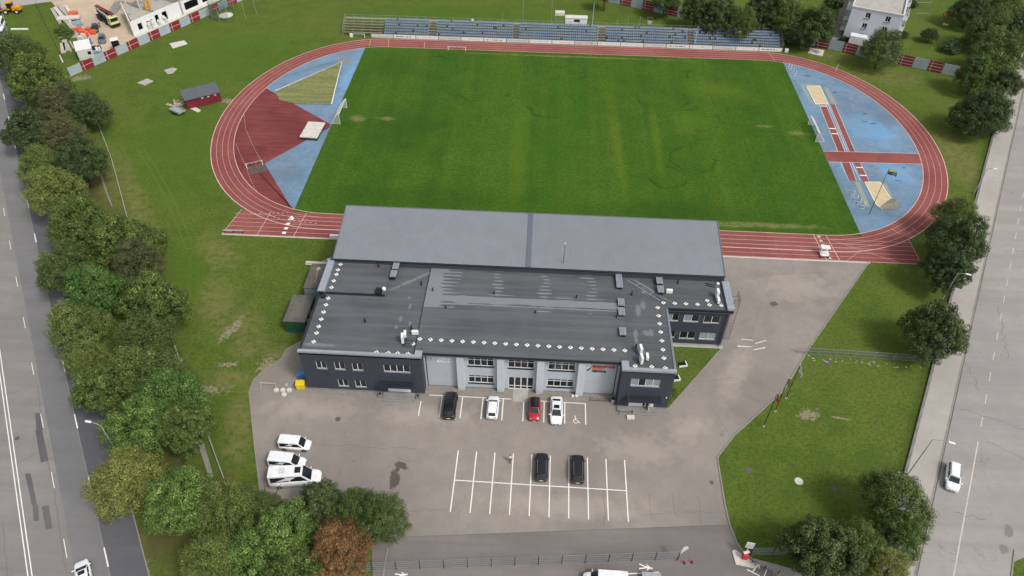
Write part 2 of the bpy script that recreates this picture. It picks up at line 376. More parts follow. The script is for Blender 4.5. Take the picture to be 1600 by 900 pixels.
LEAF = {
 'green':  m_leaf('green_leaves',  (46, 66, 22), (96, 122, 44), (156, 170, 80)),
 'bright': m_leaf('bright_leaves', (52, 80, 26), (108, 142, 52), (174, 194, 102)),
 'dark':   m_leaf('dark_leaves',   (40, 56, 26), (80, 102, 48), (142, 152, 88)),
 'bluish': m_leaf('bluish_leaves', (44, 68, 40), (88, 120, 72), (150, 170, 116)),
 'olive':  m_leaf('olive_leaves',  (50, 66, 24), (100, 120, 50), (160, 168, 86)),
 'yellow': m_leaf('yellowing_leaves', (72, 86, 30), (130, 142, 60), (186, 184, 92)),
 'brown':  m_leaf('browning_leaves', (62, 68, 36), (106, 110, 62), (154, 148, 94)),
 'rust':   m_leaf('rusty_leaves',  (84, 64, 32), (150, 100, 56), (190, 130, 78)),
}
# ------------------------------------------------------------------ geometry helpers
class MB:
    def __init__(s): s.v = []; s.f = []
    def add(s, vs, fs):
        b = len(s.v); s.v += [tuple(v) for v in vs]; s.f += [tuple(i + b for i in f) for f in fs]; return s
    def box(s, x0, x1, y0, y1, z0, z1):
        return s.add([(x0, y0, z0), (x1, y0, z0), (x1, y1, z0), (x0, y1, z0), (x0, y0, z1), (x1, y0, z1), (x1, y1, z1), (x0, y1, z1)],
                     [(0, 3, 2, 1), (4, 5, 6, 7), (0, 1, 5, 4), (1, 2, 6, 5), (2, 3, 7, 6), (3, 0, 4, 7)])
    def rbox(s, cx, cy, z0, z1, lx, ly, a):
        c, n = math.cos(a), math.sin(a); p = [(cx + x * c - y * n, cy + x * n + y * c) for x, y in ((-lx/2, -ly/2), (lx/2, -ly/2), (lx/2, ly/2), (-lx/2, ly/2))]
        return s.prism(p, z0, z1)
    def prism(s, poly, z0, z1):
        n = len(poly)
        a = sum(poly[i][0] * poly[(i + 1) % n][1] - poly[(i + 1) % n][0] * poly[i][1] for i in range(n))
        if a < 0: poly = poly[::-1]
        s.add([(x, y, z0) for x, y in poly] + [(x, y, z1) for x, y in poly],
              [tuple(range(n))[::-1], tuple(range(n, 2 * n))] + [(i, (i + 1) % n, (i + 1) % n + n, i + n) for i in range(n)])
        return s
    def sheet(s, poly, z):
        n = len(poly); a = sum(poly[i][0] * poly[(i + 1) % n][1] - poly[(i + 1) % n][0] * poly[i][1] for i in range(n))
        if a < 0: poly = poly[::-1]
        return s.add([(x, y, z) for x, y in poly], [tuple(range(n))])
    def cone(s, p0, p1, r0, r1, n=8, caps=True):
        p0, p1 = Vector(p0), Vector(p1); d = (p1 - p0).normalized()
        u = d.orthogonal().normalized(); w = d.cross(u)
        vs = []
        for p, r in ((p0, r0), (p1, r1)):
            for i in range(n):
                a = 2 * math.pi * i / n; vs.append(tuple(p + (u * math.cos(a) + w * math.sin(a)) * r))
        fs = [(i, (i + 1) % n, (i + 1) % n + n, i + n) for i in range(n)]
        if caps: fs += [tuple(range(n))[::-1], tuple(range(n, 2 * n))]
        return s.add(vs, fs)
    def tube(s, p0, p1, r, n=6): return s.cone(p0, p1, r, r, n)
    def line(s, pts, w, z, closed=False):
        """painted strip of width w along points"""
        P_ = [Vector((p[0], p[1], 0)) for p in pts]; n = len(P_); L = []
        for i in range(n):
            a = P_[i - 1] if (i or closed) else P_[i]; b = P_[(i + 1) % n] if (i < n - 1 or closed) else P_[i]
            d = (b - a).normalized(); q = Vector((-d.y, d.x, 0)) * w / 2
            L.append((P_[i] + q, P_[i] - q))
        b0 = len(s.v)
        for l, r in L: s.v += [(l.x, l.y, z), (r.x, r.y, z)]
        m = n if closed else n - 1
        for i in range(m):
            j = (i + 1) % n; s.f.append((b0 + 2 * i + 1, b0 + 2 * j + 1, b0 + 2 * j, b0 + 2 * i))
        return s
    def dome(s, cx, cy, z, r, h, n=12, rings=4):
        vs = []; fs = []
        for k in range(rings):
            t = k / rings * math.pi / 2
            for i in range(n): a = 2 * math.pi * i / n; vs.append((cx + r * math.cos(t) * math.cos(a), cy + r * math.cos(t) * math.sin(a), z + h * math.sin(t)))
        vs.append((cx, cy, z + h))
        for k in range(rings - 1):
            for i in range(n): fs.append((k * n + i, k * n + (i + 1) % n, (k + 1) * n + (i + 1) % n, (k + 1) * n + i))
        for i in range(n): fs.append(((rings - 1) * n + i, (rings - 1) * n + (i + 1) % n, rings * n))
        return s.add(vs, fs)
    def quad(s, a, b, c, d): return s.add([a, b, c, d], [(0, 1, 2, 3)])
    def build(s, name, m, parent=None, loc=None, bevel=0, smooth=False, subsurf=0):
        """parent given: points are in the parent's own space; loc given: points are world, origin moves to loc"""
        me = bpy.data.meshes.new(name)
        o_ = Vector(loc) if loc else Vector((0, 0, 0))
        me.from_pydata([tuple(Vector(v) - o_) for v in s.v], [], s.f); me.update()
        if smooth:
            for p in me.polygons: p.use_smooth = True
        me.materials.append(M[m] if isinstance(m, str) else m)
        o = bpy.data.objects.new(name, me); col.objects.link(o)
        if loc: o.location = loc
        if parent: o.parent = parent
        if bevel:
            b = o.modifiers.new('bevel', 'BEVEL'); b.width = bevel; b.segments = 2; b.limit_method = 'ANGLE'
        if subsurf:
            b = o.modifiers.new('sub', 'SUBSURF'); b.levels = b.render_levels = subsurf
        return o

def tag(o, label, cat, group=None):
    o['label'] = label; o['category'] = cat
    if group: o['group'] = group
    return o
def struct(o): o['kind'] = 'structure'; return o
def thing(name, label, cat, loc=(0, 0, 0), rz=0, group=None):
    o = bpy.data.objects.new(name, None); col.objects.link(o); o.empty_display_size = .5
    o.location = loc; o.rotation_euler = (0, 0, rz); return tag(o, label, cat, group)
def dup(root, loc=None, rz=None, label=None, sc=None):
    r = root.copy(); col.objects.link(r)
    if loc is not None: r.location = loc
    if rz is not None: r.rotation_euler = (0, 0, rz)
    if sc is not None: r.scale = sc
    if label: r['label'] = label
    for ch in list(root.children):
        c = ch.copy(); col.objects.link(c); c.parent = r
        for g in list(ch.children):
            d = g.copy(); col.objects.link(d); d.parent = c
    return r
def ORD(i): return ['first', 'second', 'third', 'fourth', 'fifth', 'sixth', 'seventh', 'eighth', 'ninth', 'tenth', 'eleventh', 'twelfth', 'thirteenth', 'fourteenth', 'fifteenth', 'sixteenth', 'seventeenth', 'eighteenth', 'nineteenth', 'twentieth', 'twenty first', 'twenty second'][i]
def lerp(a, b, t): return tuple(a[i] + (b[i] - a[i]) * t for i in range(len(a)))
def text_part(name, s, size, m, parent, loc, stretch=1.0, bold=.012):
    cu = bpy.data.curves.new(name, 'FONT'); cu.body = s; cu.size = size; cu.extrude = .02; cu.offset = bold
    t = bpy.data.objects.new('text_tmp', cu); col.objects.link(t)
    bpy.context.view_layer.update()
    me = bpy.data.meshes.new_from_object(t.evaluated_get(bpy.context.evaluated_depsgraph_get()))
    bpy.data.objects.remove(t); me.materials.clear(); me.materials.append(M[m])
    o = bpy.data.objects.new(name, me); col.objects.link(o); o.parent = parent; o.location = loc
    o.rotation_euler = (R(90), 0, 0); o.scale = (stretch, 1, 1); return o
# ------------------------------------------------------------------ the setting: ground, track, roads
def stadium(off, n=40, half=49.58, a=27.94, b=36.5):
    """closed outline of the running track's inner edge pushed outwards by off"""
    pts = []
    for side in (1, -1):
        for i in range(n + 1):
            t = math.pi / 2 - math.pi * i / n
            x, y = a * math.cos(t), b * math.sin(t)
            nx, ny = math.cos(t) / a, math.sin(t) / b; l = math.hypot(nx, ny)
            pts.append((side * (half + x + off * nx / l), side * (y + off * ny / l)))
    return pts
def gsheet(name, poly, z, m): return struct(MB().sheet(poly, z).build(name, m))
E0 = MB()
E0.sheet([(-900, -700), (900, -700), (900, 1100), (-900, 1100)], 0)
struct(E0.build('ground', 'grass'))
# far surroundings out of the frame: streets go on as the same sheets
gsheet('pitch', [(-55.9, -36.5), (55.9, -36.5), (55.9, 35.0), (55.9, 36.5), (-55.9, 36.5)], .04, 'pitch')
def ring(outer, inner, z):
    m = MB(); n = len(outer)
    m.v = [(x, y, z) for x, y in outer] + [(x, y, z) for x, y in inner]
    m.f = [(i, i + n, (i + 1) % n + n, (i + 1) % n) for i in range(n)]
    return m
O4 = stadium(4.95); I0 = stadium(0)
trk = ring(O4, I0, .03)
struct(trk.build('running_track', 'track'))
gsheet('sprint_straight', [(-67.7, -44.05), (64.9, -44.05), (64.9, -36.6), (50, -36.55), (-50, -36.55), (-66.4, -36.3)], .024, 'track')
# blue end zones
def dzone(side, z):
    pts = [p for p in I0 if side * p[0] > 55.9]
    ys = 35.5
    pts = sorted(pts, key=lambda p: -p[1])
    return [(side * 55.9, 35.55)] + pts + [(side * 55.9, -35.55)]
gsheet('blue_end_zone', dzone(1, 0), .036, 'blue'); gsheet('blue_end_zone', dzone(-1, 0), .036, 'blue')
wl = [p for p in I0 if p[0] < -55.9 and p[1] < 11.7 and p[1] > -35.7]; wl.sort(key=lambda p: -p[1])
gsheet('javelin_runup', [(-56.1, -3.5), (-75.9, 11.9)] + wl + [(-56.3, -35.6), (-66.6, -20.2), (-56.0, -4.9)], .046, 'wedge')
# throwing sector with old artificial turf, white edge lines
t = NT('old_artificial_turf'); a_ = t.ramp(t.noise(1, 5, .6, t.mapped((.06, .9, 1))), .4, .6); b_ = t.ramp(t.noise(1.2, 5), .35, .65)
M['oldturf'] = t.done(t.mix(t.math('MULTIPLY', b_, .5), t.mix(a_, lin((112, 116, 66)), lin((134, 134, 84))), lin((88, 94, 52))), .95)
gsheet('throwing_sector', [(-60.39, 27.03), (-73.09, 10.57), (-70.93, 6.38), (-66.38, 5.19), (-58.05, 5.51)], .052, 'oldturf')
sec = MB(); sec.line([(-73.34, 10.87), (-60.39, 27.03), (-58.05, 5.51)], .22, .06); struct(sec.build('sector_line', 'paint'))
sp_ = MB(); sp_.sheet([(-61.31, 26.60), (-61.62, 29.46), (-58.93, 29.67), (-58.73, 27.16)], .056); struct(sp_.build('shot_circle_pad', 'pavers'))
kb = MB(); kb.line([(-70.93, 6.38), (-66.34, 5.04), (-58.01, 5.36)], .12, .061); struct(kb.build('sector_stop_board', 'dsteel'))
# lane lines
ln = MB()
for k in (1, 2, 3):
    ln.line(stadium(1.24 * k), .06, .050, True)
ln.line(stadium(4.9), .16, .050, True)
ln.line([p for p in stadium(.04)], .13, .052, True)
for k in range(1, 6):
    ln.line([(-67.4 + k * .06, -36.5 - 1.25 * k), (64.8, -36.5 - 1.25 * k)], .065, .046)
ln.line([(-67.5, -43.95), (64.85, -43.95)], .12, .046)
ln.line([(64.8, -44), (64.8, -36.7)], .1, .047); ln.line([(-66.35, -36.3), (-67.65, -44)], .1, .047)
for x in (-60.3, -53.2): ln.line([(x, -36.6), (x - .6, -44)], .1, .054)
for (x, w_) in ((46.6, .14), (49.0, .12)): ln.line([(x, -36.6), (x + .7, -44)], w_, .054)
ln.line([(49.2, -37.6), (54.6, -40.7), (61.0, -43.9)], .06, .054); ln.line([(54.6, -40.7), (51, -43.9)], .06, .054)
for (x, y, x2, y2) in ((62.5, -33.6, 63.6, -35.2), (66.6, -33.2, 67.6, -35.0), (-55, 36.6, -55.4, 41.3), (-49.7, 36.6, -50.6, 41.3), (-40, 36.6, -40.4, 40), (54, 36.6, 53.1, 41.3), (68.6, 31.8, 70.6, 35.9), (74.7, -24.0, 77.5, -26.6)):
    ln.line([(x, y), (x2, y2)], .09, .055)
struct(ln.build('lane_markings', 'lane'))
dash = MB()
def dashed(pts, w, z, on, off):
    acc = 0; d = []
    for i in range(len(pts) - 1):
        a, b = Vector(pts[i]), Vector(pts[i + 1]); L = (b - a).length; k = 0.0
        while k < L:
            ph = (acc + k) % (on + off); st = min((on - ph) if ph < on else (on + off - ph), L - k); st = max(st, .02)
            if ph < on:
                p, q = a.lerp(b, k / L), a.lerp(b, min(1, (k + st) / L)); dash.line([p, q], w, z)
            k += st
        acc += L
dashed([(-77.36, -0.94), (-74.97, -6.96), (-71.63, -12.86), (-67.89, -18.92)], .09, .058, .4, .5); dashed([(-75.08, -13.37), (-72.41, -18.01), (-70.00, -21.98), (-67.60, -26.50), (-64.98, -30.59)], .09, .058, .4, .5)
dashed([(-62.41, -36.82), (-57.54, -38.94), (-49.69, -39.80)], .12, .058, .5, .6); dashed([(-64.36, -37.57), (-56.85, -36.85)], .12, .058, .4, .5)
# lane numbers at the finish: small white rounds, as worn as in the photo
for i in range(6): dash.sheet([(47.5 + .1 * i + x, -37.1 - 1.25 * i + y) for x, y in ((-.3, -.28), (.3, -.28), (.3, .28), (-.3, .28))], .056)
struct(dash.build('track_dashes', 'paint_faded'))
sq = MB()
for (x, y) in ((-55.84, -38.62), (-55.91, -40.23), (-55.90, -41.61), (-55.89, -42.98)):
    sq.sheet([(x - .4, y - .3), (x + .35, y - .35), (x + .4, y + .3), (x - .3, y + .34)], .058)
struct(sq.build('start_marks', 'paint'))
# runways, cross band, jumping pits
def redstrip(name, pts, z=.048): return gsheet(name, pts, z, 'track')
redstrip('triple_jump_runway', [(60.2, 14.2), (61.75, 14.2), (60.7, -6.6), (59.25, -6.6)])
redstrip('long_jump_runway', [(62.75, 14.4), (63.95, 14.4), (63.0, -6.4), (61.8, -6.4)])
redstrip('runway_crossing', [(55.95, -6.7), (76.9, -6.1), (76.6, -10.3), (55.95, -10.9)], .051)
redstrip('triple_jump_runway', [(59.0, -10.7), (60.6, -10.7), (60.1, -17.7), (58.6, -17.7)])
redstrip('long_jump_runway', [(61.6, -10.6), (62.9, -10.6), (62.8, -18.0), (61.5, -18.0)])
rl = MB()
for a, b in (((62.3, 14.3), (61.3, -6.6)), ((61.1, -10.7), (61.0, -17.6))): rl.line([a, b], .08, .05)
for a, b in (((60.1, 14.3), (59.15, -6.6)), ((61.8, 14.3), (60.75, -6.6)), ((64.0, 14.4), (63.05, -6.4)), ((62.7, 14.4), (61.75, -6.4)), ((55.9, -6.7), (76.9, -6.1)), ((55.95, -10.9), (76.6, -10.3)), ((58.6, -10.8), (58.5, -17.7)), ((60.65, -10.7), (60.15, -17.7)), ((62.95, -10.6), (62.85, -18))): rl.line([a, b], .07, .0555)
for (x0, x1, y) in ((60.2, 61.7, 13.4), (59.75, 61.3, 3.1), (59.65, 61.2, .9), (61.5, 62.9, -12.6), (61.5, 62.9, -15.6)): rl.line([(x0, y), (x1, y)], .34, .057)
struct(rl.build('takeoff_boards', 'paint'))
sandy = MB(); sandy.sheet([(57.6, 23.8), (58.5, 23.8), (58.9, 14.0), (58.4, 14.0)], .041); sandy.sheet([(63.4, 23.0), (64.3, 22.8), (64.7, 14.6), (63.4, 14.4)], .041); sandy.sheet([(58.6, 24.2), (62.8, 24.2), (62.8, 23.4), (58.6, 23.4)], .0415); struct(sandy.build('sand_spill', 'sand2'))
sandy = MB(); sandy.sheet([(59.65, -18.03), (60.75, -17.95), (60.34, -26.66), (59.42, -26.72)], .042); sandy.sheet([(65.19, -18.33), (66.28, -18.25), (65.98, -26.69), (64.54, -26.79)], .042); struct(sandy.build('sand_spill', 'sand2'))
def pit(name, label, poly, m='sand'):
    b = thing(name, label, 'sand pit', (poly[0][0], poly[0][1], .04))
    off = Vector((poly[0][0], poly[0][1], .04)); lp = [(x - off.x, y - off.y) for x, y in poly]
    MB().prism(lp, 0, .05).build('sand', m, b)
    k = MB(); k.line(lp, .16, .075, True)
    n = len(lp)
    for i in range(n):
        a, c = Vector((*lp[i], 0)), Vector((*lp[(i + 1) % n], 0)); k.rbox((a.x + c.x) / 2, (a.y + c.y) / 2, 0, .085, (c - a).length, .14, math.atan2(c.y - a.y, c.x - a.x))
    k.build('border', 'paint', b); return b
pit('jumping_pit', 'rectangular sand pit with white border at the north end of the blue zone', [(59.11, 23.06), (62.54, 23.32), (62.36, 14.42), (59.22, 14.19)])
pb = pit('jumping_pit', 'sand pit with a folded cover at its south end beside the flagpole', [(61.77, -18.11), (65.06, -17.88), (65.50, -24.14), (62.57, -27.35), (61.85, -25.91)])
cv = MB(); a = (61.85, -27.19); b = (65.77, -27.34)
cv.add([(*(61.91, -27.40), .1), (*(65.51, -23.70), .15), (*(66.36, -24.30), .5), (*(65.34, -25.88), .6), (*(65.97, -27.12), .1), (*(63.10, -26.47), .62)], [(0, 5, 1), (1, 5, 3, 2), (3, 5, 0, 4), (2, 3, 4)])
cv.build('pit_cover', mat('grey_tarpaulin', (132, 132, 112), (110, 110, 94), .8, .8), loc=(*(63.82, -26.20), .05))
tag(bpy.data.objects['pit_cover'], 'folded grey tarpaulin lying over the end of the southern sand pit', 'tarpaulin')

# parking lot and drives
lot = [(-44.49, -69.60), (-47.21, -72.18), (-47.57, -74.28), (-49.10, -76.52), (-50.59, -78.71), (-50.60, -81.26), (-48.78, -85.76), (-46.56, -91.29), (-44.81, -95.43), (-42.87, -100.29), (-30, -103.9), (-23.7, -103.7), (20.4, -99.25),
       (20.33, -96.43), (20.33, -92.95), (20.41, -88.76), (23.55, -84.69), (32.68, -75.71), (38.37, -67.08), (54.94, -44.25), (27.2, -44.1), (20, -44.1), (20, -62), (-40, -62), (-42, -69)]
gsheet('parking_lot', lot, .02, 'lot')
drive = [(-27, -104.2), (-23.7, -103.75), (20.4, -99.3), (20.7, -100.6), (21.07, -101.96), (21.90, -103.41), (23.36, -104.45), (24.95, -105.46), (25.97, -106.40), (28, -125), (-27, -125), (-25.2, -112)]
gsheet('access_road', drive, .028, 'lane_asphalt')
gsheet('side_path', [(21.47, -103.52), (32.33, -106.02), (28.87, -107.05), (23.37, -106.56)], .022, 'pave')
tri = [(13.75, -66.9), (24.0, -67.5), (13.93, -80.61)]
gsheet('lawn_triangle', tri, .045, 'grass')
gsheet('rear_yard', [(-48.12, -57.83), (-47.80, -51.32), (-44.65, -48.96), (-40, -62), (-41, -69), (-45.54, -65.55)], .023, 'lot')
# paved aprons
gsheet('paved_apron', [(-41.9, -80.0), (-41.9, -80.85), (-23.0, -81.4), (-22.6, -80.0), (-22.6, -78.3), (-23.4, -78.2), (-23.4, -80.05)], .05, 'pavers')
gsheet('paved_apron', [(-22.6, -78.1), (6.1, -78.1), (6.1, -79.0), (-22.6, -79.0)], .05, 'pavers')
pp = MB()
for x0, x1 in ((-19.3, -16), (-13, -10.6), (-6.5, -3.6), (0, 3.2)): pp.sheet([(x0, -79.02), (x1, -79.02), (x1, -79.75), (x0, -79.75)], .048)
struct(pp.build('paving_patches', 'pavers'))
gsheet('entrance_path', [(-9.7, -78.1), (-7.4, -78.1), (-7.4, -80.6), (-9.7, -80.6)], .06, 'conc')
gsheet('paved_apron', [(6.1, -80.3), (14.4, -80.3), (14.7, -81.9), (5.0, -82.0), (5.0, -80.8)], .05, 'pavers')
gsheet('paved_apron', [(13.6, -66.5), (24.4, -66.9), (24.4, -67.6), (13.6, -67.6)], .05, 'conc')
# kerbs
def kerb(pts, w=.18, h=.12, m='kerb', name='kerb'):
    k = MB(); n = len(pts)
    for i in range(n - 1):
        a, c = Vector(pts[i]), Vector(pts[i + 1]); k.rbox((a.x + c.x) / 2, (a.y + c.y) / 2, 0, h + .001 * (i % 2), (c - a).length + .02, w, math.atan2(c.y - a.y, c.x - a.x))
    return struct(k.build(name, m))
kerb([(-44.49, -69.60), (-47.21, -72.18), (-47.57, -74.28), (-49.10, -76.52), (-50.59, -78.71), (-50.60, -81.26), (-48.78, -85.76), (-46.56, -91.29), (-44.81, -95.43), (-42.87, -100.29)], .14, .05)
kerb([(54.94, -44.25), (38.37, -67.08), (32.68, -75.71), (23.55, -84.69), (20.41, -88.76), (20.33, -92.95), (20.33, -96.43), (20.49, -99.26), (21.07, -101.96), (21.90, -103.41), (23.36, -104.45), (24.95, -105.46), (25.5, -109)])
kerb([(-24.65, -105.17), (-24.54, -109.43), (-26.5, -125)], .2, .12)
kerb([(24.05, -67.7), (13.92, -80.73)], .14, .08)
kerb([(27.3, -44.25), (55.2, -44.25)], .25, .08, 'conc_l')
kerb([(-67.7, -44.2), (-44, -44.2)], .2, .06, 'conc_l')

# west road
wd = Vector((.5672, -.8236, 0)).normalized(); wn_ = Vector((wd.y, -wd.x, 0))    # wn_ points west (left)
W0 = Vector((-60.45, -108.7, 0))                                              # on the dashed line
def wroad(off, along): p = W0 + wd * along - Vector((-wn_.x, -wn_.y, 0)) * off; return (p.x, p.y)
def wstrip(name, o0, o1, z, m, a0=-420, a1=160): return gsheet(name, [wroad(o0, a0), wroad(o1, a0), wroad(o1, a1), wroad(o0, a1)], z, m)
eoff = (Vector((*(-59.90, -102.29), 0)) - W0).dot(wn_); coff = (Vector((*(-82.95, -90.79), 0)) - W0).dot(wn_); toff = (Vector((*(-70.29, -101.97), 0)) - W0).dot(wn_)
wstrip('west_road', eoff, coff + 16, .02, 'road_w')
wstrip('grey_lane', .1, toff - .6, .026, 'road_mid'); wstrip('fresh_lane', eoff, -.02, .027, 'road_dark')
mk = MB()
def wline(o, w, a0, a1): mk.line([wroad(o, a0), wroad(o, a1)], w, .034)
wline(coff, .13, -300, 120); wline(coff + .45, .13, -300, 120)
def along(q): return (Vector((q[0], q[1], 0)) - W0).dot(wd)
ds = [(along(a), along(b)) for a, b in (((-117.33, -26.28), (-115.65, -29.19)), ((-110.19, -36.34), (-108.62, -38.97)), ((-103.32, -46.41), (-101.83, -48.96)), ((-82.44, -76.65), (-80.79, -79.08)), ((-75.45, -86.73), (-73.75, -89.18)), ((-68.38, -97.30), (-67.23, -98.74)), ((-61.35, -107.47), (-59.54, -109.94)))]
pitch_ = 12.35
base_ = ds[-1][0]
for k in range(-4, 26):
    mk.line([wroad(.0, base_ - pitch_ * k), wroad(.0, base_ - pitch_ * k + 3.0)], .17, .034)
    mk.line([wroad(toff, base_ - 11.7 * k - 4), wroad(toff, base_ - 11.7 * k - 1)], .09, .034)
struct(mk.build('road_markings', 'paint'))
pt = MB()
for q in ([(-79.68, -90.24), (-78.66, -90.18), (-75.06, -95.21), (-75.98, -95.59)], [(-77.29, -97.44), (-76.49, -97.39), (-73.09, -102.04), (-73.72, -102.18)], [(-73.64, -102.17), (-72.92, -102.03), (-71.61, -104.31), (-72.24, -104.44)], [(-72.34, -102.28), (-71.54, -101.95), (-69.28, -105.27), (-70.03, -105.50)], [(-81.25, -87.33), (-80.64, -87.17), (-78.56, -90.17), (-79.50, -90.23)]):
    pt.sheet(q, .031)
struct(pt.build('road_repair', 'patch'))
kerb([wroad(eoff - .1, -400), wroad(eoff - .1, 150)], .16, .12)
# east road: kerb line, pavement, roadway
ed = (Vector((*(77.39, -50.51), 0)) - Vector((*(48.01, -104.66), 0))).normalized(); en = Vector((ed.y, -ed.x, 0))   # en points east
EC = Vector((*(48.01, -104.66), 0))
def eroad(off, al): p = EC + ed * al + en * off; return (p.x, p.y)
ko = (Vector((*(53.96, -85.04), 0)) - EC).dot(en); fo_ = (Vector((*(51.86, -80.61), 0)) - EC).dot(en); ke = (Vector((*(59.39, -96.90), 0)) - EC).dot(en)
def estrip(name, o0, o1, z, m, a0=-120, a1=420): return gsheet(name, [eroad(o0, a0), eroad(o1, a0), eroad(o1, a1), eroad(o0, a1)], z, m)
estrip('east_road', ko, ke, .02, 'road_e'); estrip('east_pavement', fo_, ko - .2, .06, 'pave')
kerb([eroad(ko - .1, -110), eroad(ko - .1, 400)], .2, .10); kerb([eroad(ke, -110), eroad(ke, 8)], .18, .12)
estrip('east_road_edge', ke - .02, ke + 14, .019, 'road_e', 24, 420)
gsheet('road_junction', [eroad(ke - .05, 6), eroad(ke + 14, 24), eroad(ke - .05, 24)], .0195, 'road_e')
em = MB(); em.line([eroad(0, -110), eroad(0, 24)], .16, .03)
for k in range(30): em.line([eroad(0, 27 + 5.2 * k), eroad(0, 27 + 5.2 * k + 2.2)], .12, .03)
struct(em.build('road_markings', 'paint_faded'))
ep = MB(); ep.line([eroad(ko + .05, -110), eroad(ko + .05, 300)], .25, .024); struct(ep.build('gutter_strip', 'patch'))
# site sand beyond the fence, mud road
gsheet('building_site_sand', [(-155.37, 59.21), (-140.54, 42.76), (-130.54, 30.83), (-126.94, 25.16), (-123.95, 26.12), (-119.78, 36.31), (-112, 52), (-92, 95), (-120, 130), (-190, 130), (-175, 66)], .01, 'sandlot')
gsheet('dirt_road', [(-200, 60), (-166.42, 51.91), (-157.55, 56.71), (-151.25, 59.55), (-150, 75), (-200, 85)], .014, 'pave')
gsheet('residential_path', [(72.58, 50.58), (74.75, 50.75), (85.67, 78.86), (82.90, 78.63)], .012, 'pavers')
# painted bays
bl = MB()
for i in range(9):
    x = -23.75 + 3.155 * i; bl.line([(x, -80.25 - (1.0 if i == 0 else 0)), (x, -84.2)], .15, .036)
bl.line([(-23.3, -80.15), (-9.9, -80.15)], .12, .037); bl.line([(-7.2, -80.2), (1.5, -80.3)], .12, .037)
for i in range(10):
    x = -17.08 + 2.67 * i; bl.line([(x, -89.9 - .01 * i), (x - .02, -99.65)], .15, .036)
bl.line([(-17.01, -94.79), (7.05, -94.98)], .13, .038)
# arrows on the drive by the east wing
def arrow(m, a, b, w=.12, hd=.35, z=.037):
    a, b = Vector((*a, 0)), Vector((*b, 0)); d = (b - a).normalized(); n = Vector((-d.y, d.x, 0))
    m.line([tuple(a)[:2], tuple(b - d * hd)[:2]], w, z); p = b - d * hd * 1.6
    m.sheet([(b.x, b.y), (p.x + n.x * hd * .6, p.y + n.y * hd * .6), (p.x - n.x * hd * .6, p.y - n.y * hd * .6)], z)
arrow(bl, (29.20, -66.83), (26.78, -66.84)); arrow(bl, (29.39, -67.52), (31.62, -66.81)); bl.line([(27.79, -65.20), (29.78, -65.36)], .12, .037); bl.line([(29.97, -66.07), (31.93, -65.22)], .12, .037)
struct(bl.build('bay_markings', 'paint'))
# wheelchair symbol
wc = MB(); wx, wy = (-0.07, -83.52)
circ = [(wx + .05 + .36 * math.cos(a), wy - .12 + .36 * math.sin(a)) for a in [R(100 + 12 * k) for k in range(22)]]
wc.line(circ, .09, .036); wc.line([(wx - .02, wy + .62), (wx, wy + .02), (wx + .36, wy + .0), (wx + .62, wy - .46), (wx + .78, wy - .4)], .1, .037); wc.line([(wx - .02, wy + .3), (wx + .3, wy + .3)], .08, .038)
wc.sheet([(wx - .02 + .11 * math.cos(k), wy + .76 + .11 * math.sin(k)) for k in range(6)], .036)
struct(wc.build('wheelchair_marking', 'paint'))
# pedestrian symbols on the footway strips
def walker(x, y, a, s=1.0):
    m = MB(); c, n = math.cos(a), math.sin(a)
    def q(u, v): return (x + (u * c - v * n) * s, y + (u * n + v * c) * s)
    m.sheet([q(.13 * math.cos(k), .95 + .15 * math.sin(k)) for k in range(6)], .038)
    m.line([q(0, .78), q(0, .2)], .3 * s, .038); m.line([q(-.02, .22), q(-.28, -.7)], .15 * s, .0385); m.line([q(.05, .22), q(.22, -.2), q(.36, -.7)], .15 * s, .0388)
    m.line([q(-.1, .66), q(-.42, .2)], .1 * s, .0392); m.line([q(.1, .66), q(.42, .3)], .1 * s, .0395)
    struct(m.build('pedestrian_marking', 'paint'))
walker(*(8.62, -105.85), R(-98), .95); walker(*(22.85, -104.99), R(-62), .95); walker(*(-22.45, -108.80), R(-80), .9)
fm = MB(); fm.line([(4.88, -107.08), (10.37, -106.42)], .13, .036); fm.line([(21.72, -105.40), (23.20, -106.15)], .13, .036); fm.line([(24.27, -105.25), (23.64, -106.37)], .12, .0365); struct(fm.build('footway_lines', 'paint'))
# manholes, drains
def manhole(q, r=.34, z=.03, m='iron', label='', w=None):
    b = MB(); b.cone((q[0], q[1], z), (q[0], q[1], z + .03), r, r, 14); o = b.build('manhole_cover', m, loc=(q[0], q[1], z)); return tag(o, label, 'manhole', 'manhole covers')
manhole((-35.70, -85.52), .42, .02, label='dark iron manhole cover in the asphalt in front of the dark west wing')
manhole((29.08, -60.82), .4, .02, 'pavers', label='round manhole cover in the drive east of the east wing')
manhole((-2.91, -95.59), .4, .02, 'pavers', label='worn manhole cover between the two black parked cars and the cross line')
manhole((18.99, -92.93), .3, .02, label='small manhole cover near the east kerb of the parking lot')
manhole((31.31, -91.97), .6, 0.02, 'conc_l', label='light round concrete cover in the east lawn')
manhole((36.06, -92.90), .5, 0.02, label='dark round cover in the east lawn right of the light one')
manhole((24.57, -90.63), .5, 0.02, label='dark round cover in the lawn close to the parking lot edge')
manhole((41.09, -69.53), .55, 0.02, 'iron', label='dark ring cover in the lawn just south of the lawn fence')
manhole((-81.51, -91.82), .35, .02, 'patch', label='round cover beside the double white line of the west road')
d_ = MB(); q = (34.97, -56.39); d_.rbox(q[0], q[1], .02, .05, 1.3, .9, .5); tag(d_.build('drain_grate', 'iron', loc=(q[0], q[1], .02)), 'square drain grate in the drive beside the track end', 'drain grate')

